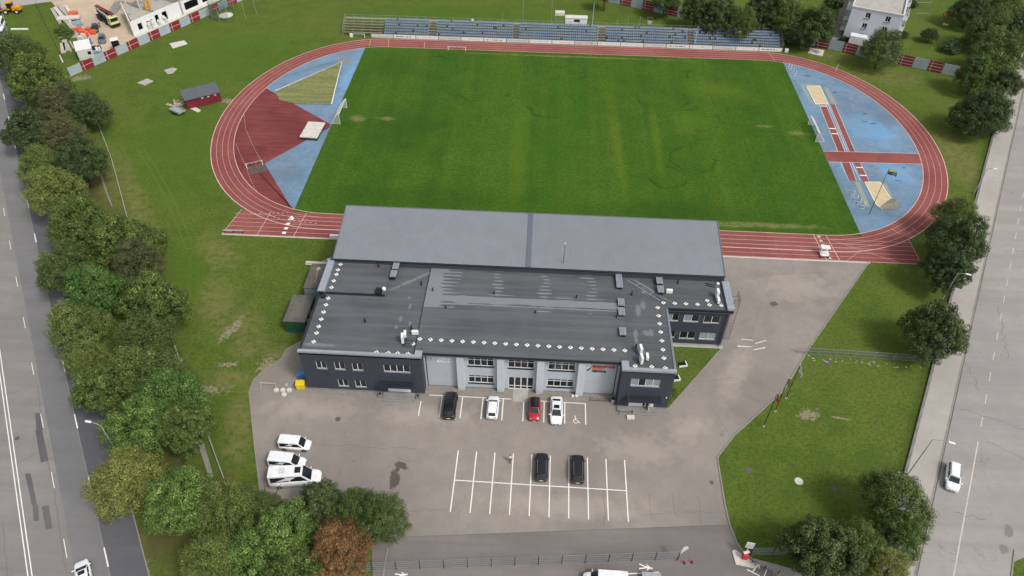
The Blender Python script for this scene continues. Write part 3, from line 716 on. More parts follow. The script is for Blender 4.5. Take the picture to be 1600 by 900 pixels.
tt = MB()
for off in (0, 1.5):
    tt.line([(x + off, y) for x, y in [(-96.28, -16.44), (-90.94, -22.99), (-85.03, -30.66), (-78.74, -39.78), (-74.88, -45.81), (-72.52, -49.39)]], .26, .012)
struct(tt.build('tyre_tracks', mat('flattened_grass', (84, 108, 26), (66, 94, 20), 1.2, .95)))
ck = MB(); rnd_ = random.Random(4)
def crack(a, b, w=.045, z=.0365, wob=.25, n=None):
    a, b = Vector((*a, 0)), Vector((*b, 0)); L = (b - a).length; n = n or max(3, int(L / .8)); d = (b - a).normalized(); q = Vector((-d.y, d.x, 0))
    ck.line([tuple(a.lerp(b, i / n) + q * rnd_.uniform(-wob, wob) * (0 < i < n))[:2] for i in range(n + 1)], w, z)
for a, b in [((-38.29, -89.90), (-28.82, -90.19)), ((-28.82, -90.19), (-23.22, -90.06)), ((3.57, -95.49), (3.82, -100.74)), ((10.05, -95.09), (10.16, -99.15)), ((13.23, -95.10), (13.42, -98.29)), ((16.74, -95.18), (16.71, -99.49)), ((31.91, -49.14), (46.26, -47.31)), ((32.98, -55.72), (27.80, -69.43)), ((19.94, -94.98), (20.09, -99.10)), ((-29.50, -100.43), (-17.47, -99.22)), ((-25.77, -91.63), (-21.99, -92.14)), ((8.58, -98.39), (19.92, -97.41)), ((16.24, -75.48), (25.56, -73.59))]: crack(a, b, .035)
for a, b in [((59.02, -77.77), (67.32, -80.80)), ((60.56, -83.51), (64.89, -86.32)), ((63.57, -67.13), (63.51, -73.76)), ((51.44, -95.49), (55.36, -96.39)), ((74.45, -54.59), (70.98, -66.65))]: crack(a, b, .06, .024, .3)
for a, b in [((-88.21, -84.63), (-84.14, -82.13)), ((-80.15, -97.10), (-77.33, -93.75)), ((-83.24, -92.48), (-81.68, -92.38)), ((-72.03, -99.64), (-64.42, -111.16)), ((-83.87, -81.86), (-79.36, -88.85)), ((-76.69, -93.17), (-72.28, -99.16)), ((-76.38, -104.69), (-71.64, -111.84))]: crack(a, b, .06, .0305, .12)
struct(ck.build('asphalt_cracks', 'patch'))
gsheet('south_street', [(-110, -111.5), (55, -111.5), (55, -121), (-110, -121)], .017, 'lane_asphalt')
# ------------------------------------------------------------------ main building
bld = thing('sports_building', 'long anthracite and grey sports centre with black flat roof and grey canopy roof', 'building', (0, -70, 0))
BO = Vector((0, -70, 0))
def part(name, mb, m, parent=bld, bevel=0, smooth=False, org=BO):
    mb.v = [tuple(Vector(v) - org) for v in mb.v]
    return mb.build(name, m, parent, bevel=bevel, smooth=smooth)
def wall_front(mb, x0, x1, z0, z1, y, holes, depth=.22, y_back=None):
    """south-facing wall skin with real openings and reveals"""
    xs = sorted({x0, x1, *[h[0] for h in holes], *[h[1] for h in holes]}); zs = sorted({z0, z1, *[h[2] for h in holes], *[h[3] for h in holes]})
    for i in range(len(xs) - 1):
        for j in range(len(zs) - 1):
            cx, cz = (xs[i] + xs[i + 1]) / 2, (zs[j] + zs[j + 1]) / 2
            if any(h[0] < cx < h[1] and h[2] < cz < h[3] for h in holes): continue
            mb.quad((xs[i], y, zs[j]), (xs[i + 1], y, zs[j]), (xs[i + 1], y, zs[j + 1]), (xs[i], y, zs[j + 1]))
    for a, b, c, d in holes:
        yb = y + depth
        mb.quad((a, y, c), (a, y, d), (a, yb, d), (a, yb, c)); mb.quad((b, y, c), (b, yb, c), (b, yb, d), (b, y, d))
        mb.quad((a, y, c), (a, yb, c), (b, yb, c), (b, y, c)); mb.quad((a, y, d), (b, y, d), (b, yb, d), (a, yb, d))
def window(x0, x1, z0, z1, y, n, blind=(), sill=True, dark_sill=False, transom=None, parent=bld, org=BO, openx=None):
    """frame, panes (one mesh), sill"""
    f = MB(); w = .065; yf = y + .06; yb = y + .15
    f.box(x0, x1, yf, yb, z0, z0 + w); f.box(x0, x1, yf, yb, z1 - w, z1); f.box(x0, x0 + w, yf, yb, z0 + w, z1 - w); f.box(x1 - w, x1, yf, yb, z0 + w, z1 - w)
    for k in range(1, n): x = x0 + (x1 - x0) * k / n; f.box(x - .045, x + .045, yf - .02, yb, z0 + w, z1 - w)
    if transom: f.box(x0 + w, x1 - w, yf - .01, yb - .01, z0 + transom - .04, z0 + transom + .04)
    fr = part('window', f, 'white', parent, org=org)
    g = MB()
    for k in range(n):
        if k in blind: continue
        a, b = x0 + (x1 - x0) * k / n, x0 + (x1 - x0) * (k + 1) / n; g.box(a + .04, b - .04, yb - .04, yb - .02, z0 + .04, z1 - .04)
    part('pane', g, 'glass', fr, org=org)
    if blind:
        g = MB()
        for k in blind: a, b = x0 + (x1 - x0) * k / n, x0 + (x1 - x0) * (k + 1) / n; g.box(a + .04, b - .04, yb - .04, yb - .02, z0 + .04, z1 - .04)
        part('blind', g, 'blind', fr, org=org)
    inner = MB()   # half-drawn pale curtain band low behind the glass as seen through it
    s_ = MB(); s_.box(x0 - .06, x1 + .06, y - .09, y + .05, z0 - .07, z0 - .005)
    if dark_sill: s_ = MB(); s_.box(x0 - .05, x1 + .05, y - .07, y + .04, z0 - .3, z0 - .005)
    part('sill', s_, 'fascia' if dark_sill else 'coping', fr, org=org)
    return fr
# west wing ---------------------------------------------------------
YL = -80.1
wins = [(-39.3, -37.75, 5.1, 6.72), (-36.55, -34.95, 5.1, 6.72), (-33.85, -32.25, 5.1, 6.72), (-29.1, -25.15, 5.15, 6.72), (-36.6, -35.0, 1.1, 2.68), (-33.95, -32.3, 1.1, 2.68)]
doorL = (-29.0, -25.45, .35, 2.45)
w = MB(); wall_front(w, -41.5, -23.3, 0.35, 8.85, YL, wins + [doorL])
w.quad((-23.3, YL, .35), (-23.3, -78.2, .35), (-23.3, -78.2, 8.85), (-23.3, YL, 8.85))
w.quad((-41.5, -60.0, .35), (-41.5, YL, .35), (-41.5, YL, 8.85), (-41.5, -60.0, 8.85))
part('wall', w, 'wall_d')
pl = MB(); pl.box(-41.54, -29.9, YL - .04, YL + .3, 0, .35); pl.box(-24.7, -23.26, YL - .04, YL + .3, 0, .35); pl.box(-41.54, -41.3, YL + .3, -60, 0, .35); part('plinth', pl, 'plinth')
for i, (a, b, c, d) in enumerate(wins): window(a, b, c, d, YL, 4 if i == 3 else 2, blind=())
# central hall ------------------------------------------------------
YC = -78.2
cw = [(-16.65, -12.75, 5.3, 7.05), (-10.55, -6.65, 5.25, 7.0), (-4.5, -.45, 5.2, 6.95), (-16.65, -12.75, 1.25, 3.0), (-4.5, -.45, 1.25, 3.0)]
cdoor = (-10.5, -6.6, .12, 3.05)
w = MB(); wall_front(w, -23.3, 6.2, .1, 8.5, YC, cw + [cdoor]); part('wall', w, 'wall_l').__setitem__('label', 'pale grey rendered wall of the middle hall')
for i, (a, b, c, d) in enumerate(cw): window(a, b, c, d, YC, 4, dark_sill=True, transom=1.3)
pl = MB(); pl.box(-23.3, -10.55, YC - .03, YC + .2, 0, .1); pl.box(-6.55, 6.2, YC - .03, YC + .2, 0, .1); part('plinth', pl, 'fascia')
for x in (-17.75, -11.65, -5.65, .5):
    p_ = MB(); p_.box(x - .55, x + .55, -78.95, YC - .002, .5, 7.9); p_.box(x - .5, x + .5, -78.85, YC - .003, 0, .5)
    q = part('pilaster', p_, 'wall_p', bevel=.02)
    c_ = MB(); c_.box(x - .56, x + .56, -78.97, YC - .004, 7.9, 8.45); part('pilaster_cap', c_, 'fascia', q)
# downpipes at both ends of the hall
for x in (-23.0, 5.75):
    d_ = MB(); d_.box(x - .5, x - .12, YC - .32, YC - .005, .1, 8.5) if x < 0 else d_.box(x + .1, x + .42, YC - .32, YC - .005, .1, 8.5)
    part('return_wall', d_, 'wall_l'); d_ = MB(); d_.tube((x, YC - .12, .15), (x, YC - .12, 8.4), .06); part('downpipe', d_, 'fascia')
# east block --------------------------------------------------------
YR = -80.5
rw = (7.75, 12.0, 5.2, 6.85); rdoor = (8.0, 11.8, .3, 2.25)
w = MB(); wall_front(w, 6.2, 13.9, .3, 8.7, YR, [rw, rdoor])
w.quad((6.2, -78.2, .3), (6.2, YR, .3), (6.2, YR, 8.7), (6.2, -78.2, 8.7)); w.quad((13.9, YR, .3), (13.9, -67.1, .3), (13.9, -67.1, 8.7), (13.9, YR, 8.7)); part('wall', w, 'wall_d')
pl = MB(); pl.box(6.16, 13.94, YR - .04, YR + .3, 0, .3); pl.box(13.6, 13.94, YR + .3, -67.1, 0, .3); part('plinth', pl, 'plinth')
window(*rw, YR, 4, blind=(0, 2, 3), openx=1)
# east wing ---------------------------------------------------------
YE = -67.1
ew = [(14.05, 16.15, 5.6, 7.15), (16.95, 19.4, 5.6, 7.15), (20.15, 22.7, 5.5, 7.05), (14.05, 16.2, 1.7, 3.2), (16.95, 19.5, 1.55, 3.15), (20.2, 22.8, 1.6, 3.2)]
w = MB(); wall_front(w, 13.9, 24.0, .4, 8.5, YE, ew); w.quad((24.0, YE, .4), (24.0, -50.5, .4), (24.0, -50.5, 8.5), (24.0, YE, 8.5)); part('wall', w, 'wall_d')
pl = MB(); pl.box(13.9, 24.04, YE - .06, YE + .3, 0, .4); part('plinth', pl, 'conc')
for i, (a, b, c, d) in enumerate(ew): window(a, b, c, d, YE, 2, blind={0: (0,), 1: (0,), 5: (0, 1)}.get(i, ()))
# back body below the canopy and the stand's rear walls
w = MB(); w.box(-41.3, 23.8, -60.5, -52.0, .0, 9.3); part('rear_wall', w, 'wall_d')
# roofs -------------------------------------------------------------
r = MB(); r.prism([(-41.5, -80.1), (-23.5, -80.1), (-23.5, -60.2), (-30.9, -60.2), (-30.9, -67.5), (-41.5, -67.5)], 8.2, 8.5); part('roof', r, 'roof')
r = MB(); r.prism([(-41.5, -67.5), (-30.9, -67.5), (-30.9, -60.2), (-41.5, -60.2)], 8.2, 8.95); up = part('upper_roof', r, 'roof')
r = MB(); r.box(-40.3, -30.95, -67.56, -67.505, 8.5, 8.93); part('step_fascia', r, 'fascia', up)
r = MB()   # middle hall roof with a low fold along y = -70
for (ya, za, yb, zb) in ((-79.0, 8.6, -70.05, 8.85), (-70.05, 8.85, -60.2, 8.62)):
    r.add([(-24.4, ya, za), (7.0, ya, za), (7.0, yb, zb), (-24.4, yb, zb), (-24.4, ya, za - .22), (7.0, ya, za - .22), (7.0, yb, zb - .22), (-24.4, yb, zb - .22)],
          [(0, 1, 2, 3), (7, 6, 5, 4), (0, 4, 5, 1), (1, 5, 6, 2), (3, 7, 4, 0), (2, 6, 7, 3)])
mr = part('hall_roof', r, 'roof_wet')
r = MB(); r.box(-23.3, 6.15, -79.06, -79.004, 8.15, 8.58); r.box(-23.2, 6.1, -78.98, -78.21, 8.12, 8.2); part('eave_fascia', r, 'fascia', mr)
r = MB(); r.tube((-23.2, -79.13, 8.2), (6.1, -79.13, 8.2), .07); part('gutter', r, 'dsteel', mr)
r = MB(); r.box(-24.47, -24.41, -79, -60.2, 8.5, 8.72); part('edge_trim', r, 'dsteel', mr)
r = MB(); r.prism([(6.3, -80.5), (13.9, -80.5), (13.9, -67.1), (24.0, -67.1), (24.0, -60.2), (7.02, -60.2), (7.02, -79.0), (6.3, -79.0)], 8.2, 8.5); part('roof', r, 'roof')
# copings
c = MB(); c.box(-41.62, -23.2, -80.22, -79.72, 8.62, 9.0); part('parapet', c, 'coping', bevel=.02)
c = MB(); c.box(-24.3, -23.2, -79.72, -78.9, 8.62, 8.99); part('parapet', c, 'coping', bevel=.02)
for k in range(7):
    c = MB(); c.box(-41.65, -40.55, -67.7 + k * 1.05, -66.68 + k * 1.05, 8.9, 9.32); part('coping_panel', c, 'coping', bevel=.02)
c = MB(); c.box(-41.5, -40.6, -67.9, -67.72, 8.4, 9.2); c.box(-41.0, -40.3, -68.6, -67.9, 8.4, 8.9); part('parapet_end', c, 'fascia')
c = MB(); c.box(-41.6, -41.3, -79.72, -67.9, 8.4, 8.72); part('parapet', c, 'dsteel')
c = MB(); c.box(6.1, 14.02, -80.62, -80.1, 8.5, 8.95); c.box(6.1, 7.15, -80.1, -78.9, 8.5, 8.94); part('parapet', c, 'coping', bevel=.02).__setitem__('label', 'pale grey coping on the east block')
c = MB(); c.box(13.75, 14.02, -80.1, -67.3, 8.45, 8.62); part('edge_trim', c, 'coping')
for k in range(6):
    c = MB(); c.box(23.35, 24.5, -67.3 + k * 1.08, -66.25 + k * 1.08, 8.6, 9.0); part('coping_panel', c, 'coping', bevel=.02)
c = MB(); c.box(14.1, 24.4, -67.32, -67.12, 8.05, 8.55); c.tube((14.1, -67.42, 8.1), (24.3, -67.42, 8.1), .07); part('eave_fascia', c, 'fascia')
c = MB(); c.tube((23.6, -67.3, .2), (23.6, -67.3, 8.1), .06); part('downpipe', c, 'fascia')
# canopy roof with standing ribs, rising towards the pitch
c = MB(); X0, X1 = -40.7, 23.8; YS, YN, ZS, ZN = -60.5, -48.9, 9.8, 11.9
n = int((X1 - X0) / .34); st_ = (X1 - X0) / n; prof = []
for i in range(n):
    x = X0 + i * st_; prof += [(x, 0), (x + st_ * .55, 0), (x + st_ * .68, .018), (x + st_ * .88, .018)]
prof.append((X1, 0))
vs = [(x, YS, ZS + z) for x, z in prof] + [(x, YN, ZN + z) for x, z in prof]; k = len(prof)
c.add(vs, [(i, i + 1, i + 1 + k, i + k) for i in range(k - 1)])
cr = part('canopy_roof', c, 'corr')
c = MB()
def slab(m, x0, x1, y0, y1, t0, t1):
    z = lambda y: ZS + (y - YS) / (YN - YS) * (ZN - ZS)
    m.add([(x0, y0, z(y0) + t0), (x1, y0, z(y0) + t0), (x1, y1, z(y1) + t0), (x0, y1, z(y1) + t0), (x0, y0, z(y0) + t1), (x1, y0, z(y0) + t1), (x1, y1, z(y1) + t1), (x0, y1, z(y1) + t1)],
          [(0, 3, 2, 1), (4, 5, 6, 7), (0, 1, 5, 4), (1, 2, 6, 5), (2, 3, 7, 6), (3, 0, 4, 7)])
slab(c, X0 + .05, X1 - .05, YS + .05, YN - .05, -.3, -.02); part('canopy_structure', c, 'dsteel', cr)
c = MB(); slab(c, X0 - .08, X0 + .06, YS, YN, -.3, .1); slab(c, X1 - .06, X1 + .08, YS, YN, -.3, .1); slab(c, X0, X1, YN, YN + .1, -.3, .08); part('verge_trim', c, 'corr_d', cr)
c = MB(); xs_ = -8.35
for i in range(6): slab(c, xs_ - .4 + i * .14, xs_ - .4 + i * .14 + .07, YS + .02, YN - .02, .05, .10)
slab(c, xs_ - .42, xs_ + .42, YS + .02, YN - .02, .03, .07); part('overlap_strip', c, 'corr_d', cr)
c = MB(); c.box(X0, X1, YS + .1, YS + .3, 8.5, 9.5); part('clerestory', c, 'fascia', cr)
c = MB(); c.tube((X0, YS - .05, 9.62), (X1, YS - .05, 9.62), .07); part('gutter', c, 'fascia', cr)
for i in range(9):
    x = X0 + 1.5 + i * 7.7; c = MB(); c.box(x - .12, x + .12, YN + .5, YN + .9, 0, 11.3); part('canopy_post', c, 'dsteel', cr)
c = MB()
for i in range(6): c.box(-40, 23, -51.6 + i * .8, -50.85 + i * .8, 0.0, 3.2 - i * .5)
part('terrace', c, 'conc')
# doors, canopies, steps
def door_unit(x0, x1, z0, z1, y, n, panels=(), transom=None):
    f = MB(); yf, yb = y + .05, y + .16
    f.box(x0, x1, yf, yb, z1 - .12, z1); f.box(x0, x0 + .1, yf, yb, z0, z1 - .12); f.box(x1 - .1, x1, yf, yb, z0, z1 - .12)
    for k in range(1, n): x = x0 + (x1 - x0) * k / n; f.box(x - .08, x + .08, yf, yb, z0, z1 - .12)
    if transom: f.box(x0 + .1, x1 - .1, yf + .01, yb - .01, z0 + transom - .06, z0 + transom + .06)
    f.box(x0 + .1, x1 - .1, yf + .02, yb - .02, z0, z0 + .1)
    fr = part('door', f, 'white'); g = MB(); p_ = MB()
    for k in range(n):
        a, b = x0 + (x1 - x0) * k / n + .05, x0 + (x1 - x0) * (k + 1) / n - .05
        (g if k not in panels else p_).box(a, b, yb - .05, yb - .03, z0 + .06, z1 - .06)
    if g.v: part('pane', g, 'glass', fr)
    if p_.v: part('door_panel', p_, 'steelw', fr)
    return fr
door_unit(*cdoor, YC, 4, transom=.75)
dl = door_unit(*doorL, YL, 4, panels=())
p_ = MB(); p_.box(-28.95, -25.5, YL + .02, YL + .1, .36, 1.35); part('door_panel', p_, 'white', dl)
dr = door_unit(*rdoor, YR, 3, panels=())
p_ = MB(); p_.box(8.05, 10.1, YR + .02, YR + .1, .31, 1.35); p_.box(11.1, 11.78, YR + .02, YR + .1, .31, 1.35); part('door_panel', p_, 'white', dr)
p_ = MB(); p_.box(10.95, 11.02, YR - .75, YR + .03, .33, 2.1); part('door_leaf', p_, 'white', dr)
for (x0, x1, y) in ((-30.0, -24.7, YL), (7.4, 12.75, YR)):
    c = MB(); c.box(x0, x1, y - 1.25, y - .003, 2.72, 2.98); cn = part('entrance_canopy', c, 'fascia', bevel=.02)
    c = MB(); c.tube((x0 + .2, y - 1.1, 2.98), (x0 + .2, y, 3.9), .025); c.tube((x1 - .2, y - 1.1, 2.98), (x1 - .2, y, 3.9), .025); part('tie_rod', c, 'dsteel', cn)
s_ = MB(); s_.box(-29.7, -24.75, -80.95, -80.14, 0, .32); s_.box(-29.7, -24.75, -81.35, -80.95, 0, .2); s_.box(-29.7, -24.75, -81.8, -81.35, 0, .1); part('steps', s_, 'plinth')
for x in (-30.15, -24.3): s_ = MB(); s_.box(x - .28, x + .28, -81.1, -80.5, 0, .55); pq = part('planter_block', s_, 'plinth'); s_ = MB(); s_.box(x - .17, x + .17, -81.0, -80.6, .55, .6); part('soil', s_, 'black', pq)
s_ = MB(); s_.box(6.3, 12.2, -81.5, -80.54, 0, .28); s_.box(8.6, 12.3, -81.85, -81.5, 0, .15); part('steps', s_, 'plinth').__setitem__('label', 'wide grey landing in front of the east block')
s_ = MB()
for a, b in (((6.5, -82.1), (6.5, -81.55)), ((8.5, -82.1), (8.5, -81.6))): s_.tube((*a, 0), (*a, .9), .03); s_.tube((*b, 0), (*b, .9), .03); s_.tube((*a, .9), (*b, .9), .03)
s_.tube((6.5, -82.1, .9), (8.5, -82.1, .9), .03); part('handrail', s_, 'dsteel')
s_ = MB(); s_.box(12.7, 13.05, YR - .06, YR - .003, 1.2, 1.7); part('notice_box', s_, 'white')
s_ = MB(); s_.box(13.35, 13.5, YR - .12, YR - .003, 2.7, 2.9); part('wall_lamp', s_, 'white')
s_ = MB(); s_.box(6.8, 7.35, YR - .05, YR - .003, 1.9, 2.05); part('name_plate', s_, 'dsteel')
s_ = MB(); s_.box(-38, -37.4, YL - .04, YL - .003, 3.85, 4.0); part('name_plate', s_, 'fascia')
# lettering
text_part('lettering', 'STADIONAS', .62, 'text_w', bld, (-21.95, YC - .08 + 70, 6.45), .78, .022)
text_part('lettering', 'SŪDUVA', .62, 'text_w', bld, (-21.35, YC - .08 + 70, 5.8), .8, .022)
text_part('lettering', 'MARIJAMPOLĖS', .66, 'text_r', bld, (2.1, YC - .06 + 70, 6.3), .74, .02)
text_part('lettering', 'SPORTO', .58, 'text_o', bld, (2.1, YC - .06 + 70, 5.78), .84, .02)
text_part('lettering', 'CENTRAS', .58, 'text_k', bld, (2.1, YC - .06 + 70, 5.22), .84, .02)
em = MB()
def blade(m, pts, w, y=YC - .06):
    """curved brush stroke on the wall"""
    L = []
    n = len(pts)
    for i, (x, z) in enumerate(pts):
        a = pts[max(0, i - 1)]; b = pts[min(n - 1, i + 1)]; d = Vector((b[0] - a[0], b[1] - a[1])).normalized(); t = w * math.sin(math.pi * (i + .35) / (n - .3))
        L.append(((x - d.y * t, z + d.x * t), (x + d.y * t, z - d.x * t)))
    for i in range(n - 1):
        (a, b), (c_, d_) = L[i], L[i + 1]; m.quad((b[0], y, b[1]), (d_[0], y, d_[1]), (c_[0], y, c_[1]), (a[0], y, a[1]))
blade(em, [(1.15, 6.6), (1.3, 6.85), (1.5, 7.0), (1.75, 7.05)], .13); blade(em, [(1.3, 5.9), (1.45, 6.3), (1.65, 6.6), (1.9, 6.75)], .16); e1 = part('emblem', em, 'text_w')
em = MB(); blade(em, [(1.25, 7.0), (1.45, 7.25), (1.7, 7.3), (1.95, 7.1)], .06, YC - .065); blade(em, [(1.9, 6.1), (1.85, 6.4), (1.7, 6.6)], .05, YC - .065); part('emblem_accent', em, 'text_r', e1)
em = MB(); blade(em, [(1.35, 5.35), (1.5, 5.7), (1.7, 5.95), (1.85, 6.05)], .1, YC - .065); part('emblem_accent', em, 'text_k', e1)

# ------------------------------------------------------------------ things standing on the roof
ANC = []
def anchor_proto():
    t = thing('roof_anchor', '', 'roof anchor', (0, 0, 8.5), 0, 'white rope anchors along the roof edges')
    b = MB(); b.rbox(0, 0, .0, .07, .56, .56, R(45)); b.build('base_plate', 'white', t, bevel=.015)
    b = MB(); b.cone((0, 0, .07), (0, 0, .13), .09, .05, 8); b.tube((0, 0, .07), (0, 0, .5), .028, 6); b.cone((0, 0, .5), (0, 0, .56), .05, .05, 6); b.build('post', 'dsteel', t); return t
ap = anchor_proto(); first_anchor = [True]
def put_anchor(x, y, z, lab):
    o = ap if first_anchor[0] else dup(ap); first_anchor[0] = False; o.location = (x, y, z); o['label'] = lab; o['group'] = 'white rope anchors along the roof edges'
L1 = [(-39.5, -60.95), (-39.62, -62.3), (-39.63, -63.4), (-39.7, -64.95), (-39.7, -66.5)]
for i, (x, y) in enumerate(L1): put_anchor(x, y, 8.95, 'white roof anchor, %s of five from the canopy down the west edge' % ORD(i))
for i, y in enumerate((-68.55, -70.0, -71.6, -73.15, -74.7, -76.05, -77.8)): put_anchor(-39.82, y, 8.5, 'white roof anchor, %s of seven down the lower west roof edge' % ORD(i))
for i, x in enumerate((-30.05, -28.3, -26.9, -25.35)): put_anchor(x, -79.3, 8.5, 'white roof anchor behind the west parapet, %s of four from the left' % ORD(i))
put_anchor(-24.9, -77.3, 8.5, 'white diamond roof anchor beside the fan units at the corner of the west wing')
for i in range(20): put_anchor(-24.0 + 1.617 * i, -76.4 - .017 * i, 8.66, 'white roof anchor on the hall eave, %s of twenty from the left' % ORD(i))
for i, y in enumerate((-67.2, -69.0, -70.7, -72.45, -74.25, -76.05, -77.7, -79.6)): put_anchor(12.45, y, 8.5, 'white roof anchor, %s of eight down the east block edge' % ORD(i))
for i, x in enumerate((8.1, 10.5)): put_anchor(x, -79.5, 8.5, 'white diamond roof anchor behind the pale east block parapet, %s from the left' % ORD(i))
for i, x in enumerate((13.45, 15.25, 17.0, 18.85, 20.75, 22.6)): put_anchor(x, -66.05, 8.5, 'white roof anchor, %s of six along the east wing front edge' % ORD(i))
put_anchor(20.5, -65.1, 8.5, 'white diamond roof anchor set behind the row on the east wing roof')
# vent pipes
def pipe_proto():
    t = thing('vent_pipe', '', 'vent pipe', (0, 0, 8.5), 0, 'black vent pipes on the flat roofs')
    b = MB(); b.cone((0, 0, 0), (0, 0, .75), .1, .1, 10); b.build('pipe', 'black', t); b = MB(); b.cone((0, 0, 0), (0, 0, .08), .22, .14, 10); b.build('collar', 'fascia', t)
    b = MB(); b.cone((0, 0, .75), (0, 0, .85), .15, .08, 10); b.build('cap', 'black', t); return t
pp_ = pipe_proto(); fp = True
for x, y, lab in ((-33.05, -61.1, 'on the upper west roof left of the twin ventilators'), (-32.95, -73.25, 'alone in the middle of the lower west roof'), (-25.5, -64.45, 'on the west roof near the hall roof edge'), (-23.4, -66.0, 'at the left end of the wet hall roof'),
                  (-25.6, -74.3, 'on the west roof behind the fan units'), (-13.55, -66.15, 'in the middle of the wet hall roof'), (-20.85, -69.85, 'left one in front of the hall roof fold'), (-6.8, -70.0, 'middle one on the hall roof fold'),
                  (-.4, -66.15, 'at the right end of the wet hall roof'), (5.8, -70.1, 'right one in front of the hall roof fold'), (8.5, -64.6, 'behind the east block beside the walkway boards'), (16.2, -61.4, 'on the east wing roof near the canopy'), (8.45, -75.9, 'on the east block behind the fan units')):
    o = pp_ if fp else dup(pp_); fp = False; o.location = (x, y, 8.95 if y > -67.5 and x < -31 else 8.6 if -24.4 < x < 7 else 8.5); o['label'] = 'short black vent pipe ' + lab; o['group'] = 'black vent pipes on the flat roofs'
# slatted ventilators
def vent_proto():
    t = thing('roof_ventilator', '', 'ventilator', (0, 0, 8.5), 0, 'slatted metal ventilators on the roofs')
    b = MB(); b.box(-.42, .42, -.72, .72, 0, .55); b.build('housing', 'dsteel', t)
    b = MB()
    for i in range(5): b.box(-.5 + i * .21, -.5 + i * .21 + .15, -.8, .8, .55, .66)
    b.build('slats', 'coping', t); b = MB(); b.box(-.36, .36, -.735, -.722, .08, .5); b.build('louvre', 'black', t); return t
vp = vent_proto(); fv = True
for x, y, lab in ((-30.1, -61.3, 'upper one of the pair on the west roof'), (-30.15, -63.2, 'lower one of the pair on the west roof'), (6.55, -61.3, 'under the canopy edge at the east end of the hall roof'), (6.6, -62.9, 'second from the canopy on the line between hall and east block'),
                  (6.65, -67.0, 'upper one of the middle pair between hall and east block'), (6.6, -69.1, 'lower one of the middle pair between hall and east block'), (6.55, -73.3, 'single one in front on the line between hall and east block'),
                  (13.15, -61.6, 'upper one of the pair on the east wing roof'), (13.15, -63.6, 'lower one of the pair on the east wing roof')):
    o = vp if fv else dup(vp); fv = False; o.location = (x, y, 8.95 if x < -20 else 8.6); o['label'] = 'grey slatted roof ventilator, ' + lab; o['group'] = 'slatted metal ventilators on the roofs'
# condenser units with round fans
def fan_unit(x, y, z, rz, label, n=2):
    t = thing('air_conditioner', label, 'air conditioner', (x, y, z), rz, 'white air conditioners on the roof')
    b = MB(); b.box(-.2, .2, -.5, .5, .15, .15 + .72 * n); b.build('casing', 'white', t, bevel=.03)
    for k in range(n): b = MB(); b.cone((.2, 0, .5 + .72 * k), (.24, 0, .5 + .72 * k), .3, .28, 14); b.build('fan_grille', 'dsteel', t)
    b = MB(); b.box(-.25, .25, -.45, -.38, 0, .15); b.box(-.25, .25, .38, .45, 0, .15); b.build('foot', 'dsteel', t); return t
fan_unit(-26.45, -77.0, 8.5, R(8), 'tall white air conditioner behind the west parapet, nearer the viewer')
fan_unit(-26.3, -75.8, 8.5, R(8), 'white air conditioner just behind the tall one on the west wing', 1)
fan_unit(-24.85, -75.4, 8.5, R(95), 'small white air conditioner at the corner of hall and west wing', 1)
fan_unit(8.95, -77.0, 8.5, R(10), 'white air conditioner on the east block, rearmost of three')
fan_unit(9.9, -78.0, 8.5, R(0), 'white air conditioner on the east block, rightmost of three', 1)
fan_unit(8.95, -78.8, 8.5, R(10), 'white air conditioner on the east block, front one of three')
fan_unit(22.1, -64.2, 8.5, R(0), 'white air conditioner at the east end of the east wing roof, rear one')
fan_unit(22.15, -65.4, 8.5, R(0), 'white air conditioner at the east end of the east wing roof, front one', 1)
fan_unit(14.55, -63.8, 8.5, R(90), 'single white air conditioner beside the ventilator pair on the east wing', 1)
for (x, y, lab) in ((-25.7, -77.4, 'west wing'), (9.2, -78.0, 'east block'), (22.9, -64.6, 'east wing')):
    t = thing('pipe_rack', 'dark steel frame with pipes between the air conditioners of the ' + lab, 'pipe rack', (x, y, 8.5))
    b = MB()
    for i in range(3): b.tube((-.7, -.6 + i * .55, .3), (.8, -.6 + i * .55, .3), .035)
    b.tube((-.6, -.7, .22), (-.6, .7, .22), .03); b.tube((.7, -.7, .22), (.7, .7, .22), .03)
    b.build('frame', 'dsteel', t); b = MB(); b.tube((-.3, -.7, .42), (-.2, .7, .45), .06); b.build('pipe', 'black', t)
t = thing('hatch_box', 'black roof hatch box with a white lid at the step of the west roof', 'roof hatch', (-31.9, -66.9, 8.95)); b = MB(); b.box(-.5, .5, -.7, .5, -.4, .45); b.build('box', 'black', t, bevel=.03); b = MB(); b.cone((.75, .3, .15), (.75, .3, .5), .3, .3, 12); b.build('cap', 'white', t)
o = MB().dome(22.75, -61.1, 8.6, .3, .3).cone((22.75, -61.1, 8.5), (22.75, -61.1, 8.65), .1, .1, 8).build('roof_dome', 'white', loc=(22.75, -61.1, 8.5)); tag(o, 'small white dome on the east wing roof by the canopy', 'roof dome')
o = MB()
for i, y in enumerate((-61.3, -61.75)): o.rbox(21.5, y, 8.5, 8.6, 1.5, .12, R(-15))
tag(o.build('loose_battens', 'black', loc=(21.5, -61.5, 8.5)), 'two dark battens lying on the east wing roof near the canopy', 'battens')
# walkway boards on the east wing roof
o = MB()
for a, b_ in (((7.9, -61.0), (13.0, -65.6)), ((9.2, -61.0), (13.2, -64.3))): o.line([a, b_], .1, 8.53)
for a, b_ in (((9.2, -62.3), (10.0, -61.9)), ((11.3, -64.3), (12.3, -63.5))): o.line([a, b_], .08, 8.534)
tag(o.build('lightning_tape', 'coping', loc=(10, -63, 8.5)), 'grey conductor strips crossing the roof between east block and east wing', 'conductor strip')
